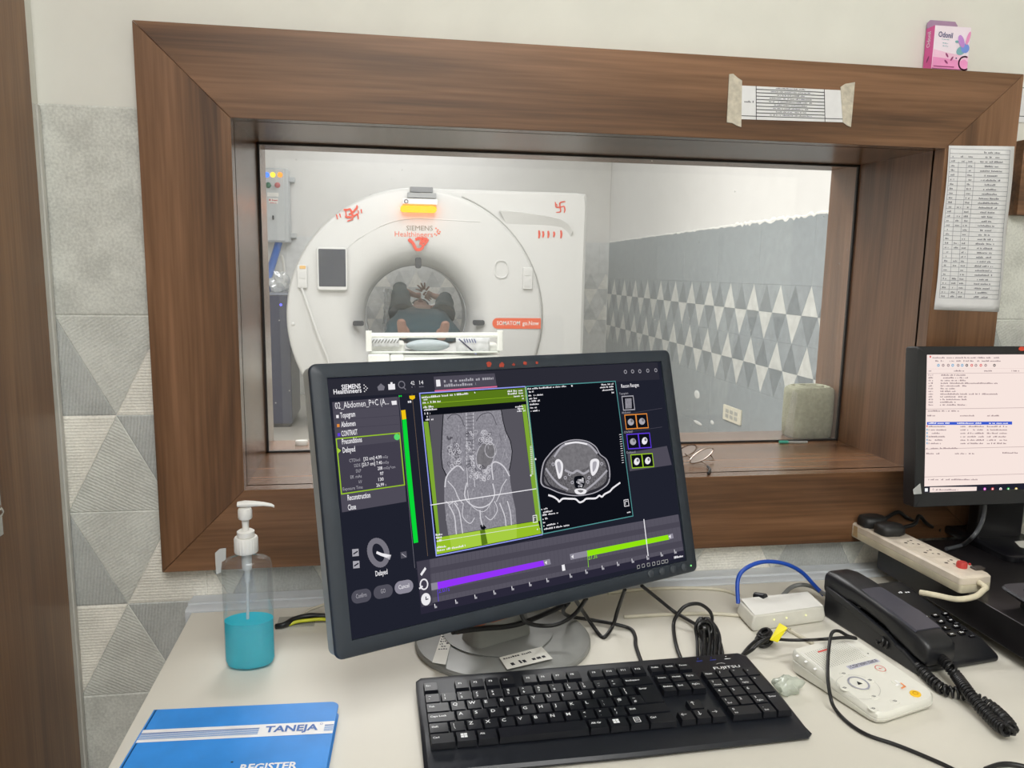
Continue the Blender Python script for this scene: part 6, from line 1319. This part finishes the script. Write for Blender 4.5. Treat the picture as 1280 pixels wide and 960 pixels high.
q0, q1 = py(500, 441, yb_), py(580, 441, yb_); mb = MB(); mb.tube([py(462, 440.5, yb_), py(625, 440, yb_)], .006, n=8, smooth=False); mb.build('lower_rail', pm('rail_grey', (216, 222, 214), .3), t, smooth=60)
for a4, y_ in (([(464.5, 429), (506, 441)], 3.68), ([(578, 431), (624, 440)], 3.68)):
    F_ = Frame((0, y_, 0), (1, 0, 0), (0, 0, 1)); q = [F_.at(*p_) for p_ in a4]; mb = MB(); mb.box(min(q[0].x, q[1].x), max(q[0].x, q[1].x), y_, y_+.18, min(q[0].y, q[1].y), max(q[0].y, q[1].y)); mb.build('side_pad', TW, t, bevel=.012)
F_ = Frame((0, 3.60, 0), (1, 0, 0), (0, 0, 1))
for a4 in ([(460, 443), (487, 458)], [(488, 444), (505, 458)]): q = [F_.at(*p_) for p_ in a4]; mb = MB(); mb.box(q[0].x, q[1].x, 3.60, 3.68, q[1].y, q[0].y); mb.build('end_box', TW, t, bevel=.008)
# striped sheet at the foot end
STP = pm('sheet_white', (228, 230, 232), .8); STB = pm('sheet_blue', (112, 118, 168), .8); STG = pm('sheet_grey', (150, 152, 150), .8)
t2 = thing('striped_sheet', 'blue striped white sheet draped over the foot end of the scanner couch', 'sheet', (.66, 3.66, .70))
for xa, xb, mt, n_ in ((463, 499, STG, 9), (570, 612, STB, 9)):
    F_ = Frame((0, 3.66, 0), (1, 0, 0), (0, 0, 1)); a_ = F_.at(xa, 424); b_ = F_.at(xb, 441)
    mb = MB(); mb.loft([[(a_.x+(b_.x-a_.x)*k/12, 3.665+.004*sin(k*1.7), a_.y+.010) for k in range(13)], [(a_.x+(b_.x-a_.x)*k/12, 3.656+.006*sin(k*1.3), a_.y-.02) for k in range(13)], [(a_.x+(b_.x-a_.x)*k/12, 3.652+.006*sin(k*2.1), b_.y if mt is STB else a_.y-.045) for k in range(13)]], caps=False, closed=False); o = mb.build('sheet', STP, t2, smooth=60); o.modifiers.new('th', 'SOLIDIFY').thickness = .003
    mb = MB(); mb.flat = True; F6 = Frame((0, 3.643, 0), (1, 0, 0), (0, 0, 1))
    if mt is STG:
        for k in range(n_): x_ = xa+2+k*3.9; mb.line(F6, [F6.at(x_, 428.3), F6.at(x_+2.6, 424.6)], .007, 0)
    else:
        for k in range(n_): x_ = 574+k*2.2; mb.line(F6, [F6.at(x_, 424+k*1.9), F6.at(x_+3.5, 427.5+k*1.9)], .008, 0)
        for k in range(5): mb.line(F6, [F6.at(580+k*3.2, 424), F6.at(581.8+k*3.2, 428)], .007, 0)
    mb.build('stripes', mt, t2)

# ------------------------------------------------------------------ the patient, lying on the couch, arms raised over the head
SKIN = pm('skin', (140, 104, 88), .6, var=.08); SKIN2 = SKIN
GOWN = pm('gown_teal', (25, 52, 60), .85, var=.16, scale=14, bump=.3)
person = thing('person', 'person in a teal gown lying in the scanner bore, arms raised over the head', 'person', (.65, 5.0, .74))
def skin(name, nodes, edges, mt, parent, root=0, sub=2):
    base = parent.location.copy(); q = parent.parent
    while q is not None: base += q.location; q = q.parent
    me = bpy.data.meshes.new(name); me.from_pydata([Vector(n_[0])-base for n_ in nodes], edges, []); me.materials.append(mt)
    ob = bpy.data.objects.new(name, me); COL.objects.link(ob); ob.parent = parent
    md = ob.modifiers.new('skin', 'SKIN'); md.use_smooth_shade = True; md.branch_smoothing = .5
    sv_ = me.skin_vertices[0].data
    for i, n_ in enumerate(nodes): sv_[i].radius = (n_[1], n_[2] if len(n_) > 2 else n_[1]); sv_[i].use_root = (i == root)
    s_ = ob.modifiers.new('sub', 'SUBSURF'); s_.levels = sub; s_.render_levels = sub
    return ob
ndl = []; edl = []
def nd(p_, r_, r2=None, to=None):
    ndl.append((p_, r_, r2 or r_)); i = len(ndl)-1
    if to is not None: edl.append((to, i))
    return i
pel = nd((.63, 4.92, .835), .125, .085); ab = nd((.64, 5.12, .84), .115, .08, pel); ch = nd((.65, 5.36, .845), .13, .085, ab); nk0 = nd((.66, 5.53, .85), .07, .06, ch); nk = nd((.665, 5.60, .855), .052, .05, nk0)
hd = nd((.665, 5.68, .868), .075, .080, nk); hd2 = nd((.665, 5.77, .872), .078, .088, hd); hd3 = nd((.665, 5.83, .868), .05, .06, hd2)
for sx_, hipx, kn, an, to_ in ((-1, .55, (.53, 4.50, .835), (.475, 4.12, .785), (.462, 4.085, .865)), (1, .71, (.72, 4.50, .83), (.735, 4.12, .775), (.755, 4.085, .852))):
    h_ = nd((hipx, 4.86, .825), .085, .08, pel); k_ = nd(kn, .058, .058, h_); c_ = nd((kn[0]*.5+an[0]*.5, (kn[1]+an[1])/2, (kn[2]+an[2])/2+.0), .052, .052, k_); a_ = nd(an, .036, .036, c_); f_ = nd(to_, .034, .022, a_); nd((to_[0], to_[1]-.03, to_[2]+.035), .03, .016, f_)
for sx_, sh, el, wr_ in ((-1, (.50, 5.46, .885), (.487, 5.64, 1.035), (.615, 5.74, .985)), (1, (.82, 5.46, .875), (.872, 5.60, .952), (.765, 5.70, .985))):
    s_ = nd(sh, .055, .055, nk0); e_ = nd(el, .040, .040, s_); m_ = nd(tuple((el[i]*.6+wr_[i]*.4) for i in range(3)), .034, .034, e_); w_ = nd(wr_, .024, .020, m_)
    if sx_ < 0: hand = (.675, 5.75, .978); pl_ = nd(hand, .036, .018, w_)
    else: hand = (.715, 5.69, 1.005); pl_ = nd(hand, .038, .018, w_)
body = skin('body', ndl, edl, SKIN, person)
def finger(base, pts, r_): 
    nodes = [(base, r_)]+[(p_, r_*(.95-.14*i)) for i, p_ in enumerate(pts)]
    return nodes, [(i, i+1) for i in range(len(pts))]
for hand, dirs, nm in (((.70, 5.69, 1.012), [((-.062, -.005, .022), .009), ((-.050, -.012, .048), .0095), ((-.026, -.014, .064), .0095), ((-.002, -.012, .066), .009), ((.030, .0, .040), .010)], 'finger'), ((.685, 5.755, .975), [((.055, -.02, .012), .009), ((.062, -.02, -.004), .0095), ((.058, -.02, -.018), .0095), ((.048, -.018, -.03), .0085), ((.02, -.03, .03), .010)], 'finger')):
    for k, (d_, r_) in enumerate(dirs):
        d_ = Vector(d_); b_ = Vector(hand)+d_*.30; nodes, eds = finger(b_, [b_+d_*.45+Vector((0, 0, .002)), b_+d_*.78+Vector((0, -.006, .001)), b_+d_*1.0+Vector((0, -.014, -.002))], r_)
        skin(nm if k < 4 else 'thumb', nodes, eds, SKIN, body, sub=1)
# gown: one draped surface over trunk and legs with two sleeves
mb = MB()
def gring2(y_, cx_, w_, zt_, zb_, ph):
    out_ = []
    for k in range(28):
        a_ = 2*pi*k/28; c_, s_ = cos(a_), sin(a_)
        wob = 1+.05*sin(5*a_+ph)+.03*sin(9*a_-ph*2)
        x_ = cx_+w_*wob*(abs(c_)**.8)*(1 if c_ >= 0 else -1); z_v = zb_+(zt_-zb_)*(abs(s_)**.75)*wob if s_ >= 0 else zb_-.004
        out_.append((x_, y_, z_v))
    return out_
mb.loft([gring2(*r_) for r_ in ((4.17, .605, .225, .790, .742, 0), (4.20, .605, .252, .835, .742, 0.3), (4.26, .61, .262, .872, .742, .6), (4.45, .615, .258, .912, .742, 1.4), (4.70, .625, .248, .922, .742, 2.3), (4.95, .635, .243, .918, .742, 3.0), (5.15, .645, .235, .908, .742, 3.8), (5.35, .66, .235, .903, .742, 4.5), (5.46, .665, .225, .895, .745, 5.2), (5.53, .668, .15, .870, .77, 5.6))])
for sh, el, r1, r2, cut in (((.49, 5.30, .845), (.486, 5.63, 1.03), .105, .054, 1.10), ((.83, 5.30, .84), (.868, 5.59, .955), .10, .052, 1.10)):
    sh = Vector(sh); el = Vector(el); d_ = (el-sh)
    mb.tube([sh, sh+d_*.35, sh+d_*.7, sh+d_*.95, sh+d_*cut], (lambda k_, a=r1, b=r2: a+(b-a)*k_+.007*sin(k_*14)), n=14, seg=4)
mb.build('gown', GOWN, body, smooth=60)
mb = MB(); mb.ball((.665, 5.79, .862), .088, (1.0, 1.05, 1.02), 20, nz=12); mb.build('hair', pm('hair_dark', (38, 30, 28), .7), body, smooth=60)
mb = MB(); mb.loft([[(.665+x_*.045*k_, y_, z_v+.008*(1-x_*x_)*k_) for x_ in (-1, -.5, 0, .5, 1)] for y_, z_v, k_ in ((5.655, .925, .5), (5.67, .940, .8), (5.69, .950, 1.0))], caps=False, closed=False); 
mb = MB()
mb.ball((.665, 5.70, .945), .016, (.8, 1.1, 1.2), 12, nz=8); mb.build('nose', SKIN, body, smooth=60)
for s_ in (-1, 1):
    mb = MB(); mb.ball((.665+s_*.030, 5.725, .942), .011, (1.2, .8, .6), 10, nz=6); mb.build('eye', pm('eye_dark', (40, 32, 30), .3), body, smooth=60)
    mb = MB(); mb.ball((.665+s_*.080, 5.74, .875), .028, (.35, .7, 1.0), 10, nz=6); mb.build('ear', SKIN, body, smooth=60)
mb = MB(); mb.ball((.665, 5.665, .935), .020, (1.2, .5, .4), 12, nz=6); mb.build('mouth', pm('lips', (128, 76, 70), .5), body, smooth=60)
q = py(568, 413.5, 4.3); mb = MB(); mb.ball((q.x, 4.3, q.z), .022, (1.3, 1, .7), 14, nz=8); mb.build('red_cuff', pm('red_cloth', (206, 58, 42), .7), body, smooth=60)
# pillow and crinkled plastic beside the head
t = thing('head_pillow', 'silvery white pillow under the head of the person in the bore', 'pillow', (.67, 5.76, .72))
mb = MB()
bm = bmesh.new(); bmesh.ops.create_icosphere(bm, subdivisions=3, radius=1); R = random.Random(2)
vs = [(.67+v.co.x*.175*(1+.05*sin(8*v.co.y)), 5.77+v.co.y*.13, .815+(abs(v.co.z)**.7)*(1 if v.co.z > 0 else -1)*.075+.045*abs(v.co.x)+.008*sin(11*v.co.x)) for v in bm.verts]
mb.add(vs, [tuple(v.index for v in f.verts) for f in bm.faces]); bm.free(); mb.build('pillow_cover', pm('silver_white', (222, 224, 226), .35, var=.06), t, smooth=60)
o = None
t = thing('plastic_sheet', 'crinkled white plastic sheet hanging at the left of the person in the bore', 'plastic', (.40, 5.45, .74))
mb = MB(); R = random.Random(8); rows_ = []
for j in range(14):
    row = []
    for k in range(7):
        u_ = k/6; v_ = j/13; xa_ = 480.5+R.uniform(-1.2, 1.2)-2.5*v_; x_ = xa_+u_*(10-2*v_); y_ = 361+52*v_
        row.append(py(x_, y_, 5.50+R.uniform(-.025, .025)))
    rows_.append(row)
mb.loft(rows_, caps=False, closed=False); mb.build('crinkled_film', glassy('white_film', (240, 242, 244), haze=.62, hazecol=(236, 240, 244), gloss=.15, rough=.12), t, smooth=25)

# ------------------------------------------------------------------ wall cabinet, cable, dark cabinet, bag and socket in the scanner room
t = thing('control_cabinet', 'grey wall cabinet with blue yellow and orange lamps left of the scanner', 'cabinet', (-.62, 6.3, 1.43))
CAB = pm('cabinet_grey', (196, 200, 202), .4, var=.02); cy = 6.20
FCB = Frame((0, cy, 0), (1, 0, 0), (0, 0, 1))
def cb(x, y): return FCB.at(x, y)
k0 = cb(322, 209); k1 = cb(361.5, 303)
mb = MB(); mb.box(k0.x, k1.x, cy, SYB-.004, k1.y, k0.y); mb.build('cabinet_body', CAB, t, bevel=.006)
dr_ = MB(); dr_.box(k0.x+.012, k1.x-.03, cy-.012, cy, k1.y+.012, k0.y-.012); dr_ = dr_.build('cabinet_door', CAB, t, bevel=.004)
FD = Frame((0, cy-.0125, 0), (1, 0, 0), (0, 0, 1))
for x_, c_, st in ((333.5, (70, 120, 255), 2.2), (341, (255, 214, 70), 2.0), (350, (255, 150, 50), 1.8)):
    q = FD.at(x_, 218.5); mb = MB(); mb.ball((q.x, cy-.014, q.y), .023, (1, .6, 1), 14, nz=8); mb.build('pilot_lamp', em('pilot_%d' % c_[2], c_, st), dr_, smooth=60)
for x_, c_ in ((335.5, (60, 116, 92)), (347, (196, 110, 112))):
    q = FD.at(x_, 231.5); mb = MB(); mb.loft([[(q.x+r_*cos(2*pi*k/18), y_, q.y+r_*sin(2*pi*k/18)) for k in range(18)] for r_, y_ in ((.024, cy-.012), (.024, cy-.028), (.018, cy-.032))]); mb.build('push_button', pm('push_%d' % c_[0], c_, .4), dr_, smooth=40)
mb = MB(); mb.flat = True
mb.poly(FD, [FD.at(*q) for q in ((334, 240.5), (348.5, 241), (348.5, 246), (334, 245.5))], .001, 0)
mb.poly(FD, [FD.at(*q) for q in ((336, 247.5), (347.5, 248), (347.5, 254.5), (336, 254))], .001, 0)
mb.greek(FD, FD.at(336.5, 251), FD.at(347, 251.4), .016, .002, 1); mb.greek(FD, FD.at(337, 254), FD.at(346.5, 254.4), .009, .002, 1); mb.build('door_labels', [WHITE, pm('label_red', (208, 62, 70), .5)], dr_)
q = FD.at(341.5, 272); mb = MB(); mb.box(q.x-.007, q.x+.007, cy-.024, cy-.012, q.y-.018, q.y+.018); mb.build('door_lock', pm('lock_dark', (50, 52, 56), .35), dr_, bevel=.002)
for y_ in (222.5, 294): q = FCB.at(366, y_); mb = MB(); mb.box(k1.x-.004, k1.x+.045, 6.35, SYB-.004, q.y-.022, q.y+.022); mb.build('mounting_lug', CAB, t, bevel=.004)
o = cable('supply_cable', 'thick blue cable leaving the wall cabinet underside', [(FCB.at(347.5, 303).x, cy+.06, k1.y), py(346, 312, cy+.02), py(342, 325, cy-.15), py(338, 338, cy-.5), py(335, 352, cy-.95), py(333, 362, cy-1.05), py(332, 368, cy-1.1)], .033, pm('blue_sleeve', (34, 92, 172), .5, var=.1)); 
cable('wall_conduit', 'thin white conduit on the tiles between the wall cabinet and the scanner', [py(352, 319, 6.38), py(354, 326, 6.39), py(356.5, 345, 6.39), py(358.5, 365, 6.39), py(360, 385, 6.39)], .012, WHITE, 'conduit')
t = thing('floor_cabinet', 'dark navy cabinet standing on the floor left of the scanner', 'cabinet', (-.56, 5.1, 0))
c0 = py(322, 369.5, 4.9); c1 = py(361.5, 369.5, 4.9)
NAVY = pm('navy_steel', (34, 42, 72), .35, var=.1)
mb = MB(); mb.box(c0.x, c1.x, 4.9, 5.5, .03, c1.z); mb.build('cabinet_body', NAVY, t, bevel=.006)
mb = MB(); mb.box(c0.x, c1.x, 4.893, 5.5, c1.z+.0005, c1.z+.018); mb.build('cabinet_top', pm('steel_grey', (120, 126, 140), .4), t, bevel=.003)
mb = MB(); mb.box(c0.x+.02, c1.x-.02, 4.92, 5.48, 0, .03); mb.build('plinth', BLACK, t)
q = py(351, 381, 4.895); mb = MB(); mb.ball((q.x, 4.898, q.z), .010, n=10, nz=6); mb.build('power_light', em('led_blue2', (90, 90, 255), 2.0), t)
t = thing('plastic_bag', 'crumpled clear plastic bag on top of the dark navy cabinet', 'bag', (-.45, 5.1, 1.03))
bm = bmesh.new(); bmesh.ops.create_icosphere(bm, subdivisions=3, radius=1); R = random.Random(31); ct = py(343, 369, 5.1); vs = []
for v in bm.verts:
    n_ = v.co; k_ = 1+.18*sin(6*n_.x+5*n_.z)+.12*sin(10*n_.y+7*n_.z)+R.uniform(-.06, .06)
    vs.append((-.447+n_.x*.085*k_*(1-.35*max(0, n_.z)), 5.1+n_.y*.08*k_, c1.z+.018+.072+max(-.072, n_.z*.085*k_)))
mb = MB(); mb.add(vs, [tuple(v.index for v in f.verts) for f in bm.faces]); bm.free(); mb.build('bag_film', glassy('bag_clear', (236, 238, 240), haze=.34, gloss=.16, rough=.12), t, smooth=30)
t = thing('wall_socket', 'white multi-socket plate low on the tiled scanner room right wall', 'socket', (SX1, 3.44, .34))
def sk(x, y): q = px(x, y, SX1); return q
Pa, Pb, Pc, Pd = (px(*q, SX1-.003) for q in ((906, 505), (928, 513), (926.5, 532), (905, 523.5)))
mb = MB(); mb.loft([[Vector((SX1-.002, p_.y, p_.z)) for p_ in (Pa, Pb, Pc, Pd)], [Vector((SX1-.014, p_.y, p_.z)) for p_ in (Pa, Pb, Pc, Pd)]]); mb.build('cover_plate', CREAM, t, bevel=.003)
mb = MB(); mid = (Pa+Pb+Pc+Pd)/4
for i, (u_, v_) in enumerate(((.25, .35), (.5, .35), (.75, .35), (.25, .68), (.5, .68), (.75, .68))):
    p_ = Pa.lerp(Pb, u_).lerp(Pd.lerp(Pc, u_), v_); mb.box(SX1-.016, SX1-.013, p_.y-.022, p_.y+.022, p_.z-.012, p_.z+.012)
mb.build('socket_modules', pm('module_grey', (178, 178, 170), .5), t, bevel=.001, bseg=1)
for i, (x_, y_, w_, h_) in enumerate(((871.5, 493, .05, .03), (872.5, 528.5, .075, .012), (890.5, 528, .03, .014))):
    p_ = px(x_, y_, SX1); mb = MB(); mb.ball((SX1-.002, p_.y, p_.z), 1, (.004, w_, h_), 12, nz=6); o = mb.build('filler_patch', pm('white_filler', (226, 228, 226), .6), None, smooth=60); tag(o, ('round white filler patch above the others on the scanner room right wall tiles', 'long white filler smear low on the scanner room right wall tiles', 'small white filler dab low on the scanner wall nearest the socket plate')[i], 'patch')

# ------------------------------------------------------------------ light
def area(name, loc, size, size_y, power, col=(1, 1, 1), rot=(0, 0, 0)):
    l = bpy.data.lights.new(name, 'AREA'); l.shape = 'RECTANGLE'; l.size = size; l.size_y = size_y; l.energy = power; l.color = col
    o = bpy.data.objects.new(name, l); COL.objects.link(o); o.location = loc; o.rotation_euler = rot; return o
area('control_overhead_light', (.38, -1.65, ZC-.02), .9, .9, 21.5, (1.0, .998, .99))
area('control_overhead_light', (.55, -2.6, ZC-.02), 1.2, .9, 39, (1.0, .998, .99))  # added fill lamp behind the camera, lifts the lower wall; no known fixture
area('scanner_overhead_light', (-.4, 2.9, ZC-.02), 1.2, .6, 34, (.975, .985, 1.0))
area('scanner_overhead_light', (.45, 1.65, ZC-.02), 1.2, .6, 74, (1.0, .99, .98))  # unseen lamp, placed here to brighten the desk through the window
area('scanner_overhead_light', (1.1, 3.4, ZC-.02), 1.0, .6, 24, (1.0, .99, .98))  # extra unseen lamp, added to brighten the right wall tiles
area('scanner_overhead_light', (.6, 5.75, ZC-.02), 1.6, .4, 15, (.975, .985, 1.0))
w = bpy.data.worlds.new('world'); scene.world = w; w.use_nodes = True; w.node_tree.nodes['Background'].inputs[0].default_value = (.9, .93, 1, 1); w.node_tree.nodes['Background'].inputs[1].default_value = .05
# ------------------------------------------------------------------ camera and view
cd = bpy.data.cameras.new('camera'); co = bpy.data.objects.new('camera', cd); COL.objects.link(co)
cd.sensor_fit = 'HORIZONTAL'; cd.sensor_width = 36.0; cd.lens = FPX/1280*36.0; cd.clip_start = .01; cd.clip_end = 50
co.matrix_world = Matrix(((RT.x, UP.x, -FW.x, CAM.x), (RT.y, UP.y, -FW.y, CAM.y), (RT.z, UP.z, -FW.z, CAM.z), (0, 0, 0, 1)))
scene.camera = co
scene.view_settings.view_transform = 'Standard'; scene.view_settings.look = 'None'; scene.view_settings.gamma = 1.0; scene.view_settings.use_curve_mapping = False
scene.view_settings.exposure = 0.0
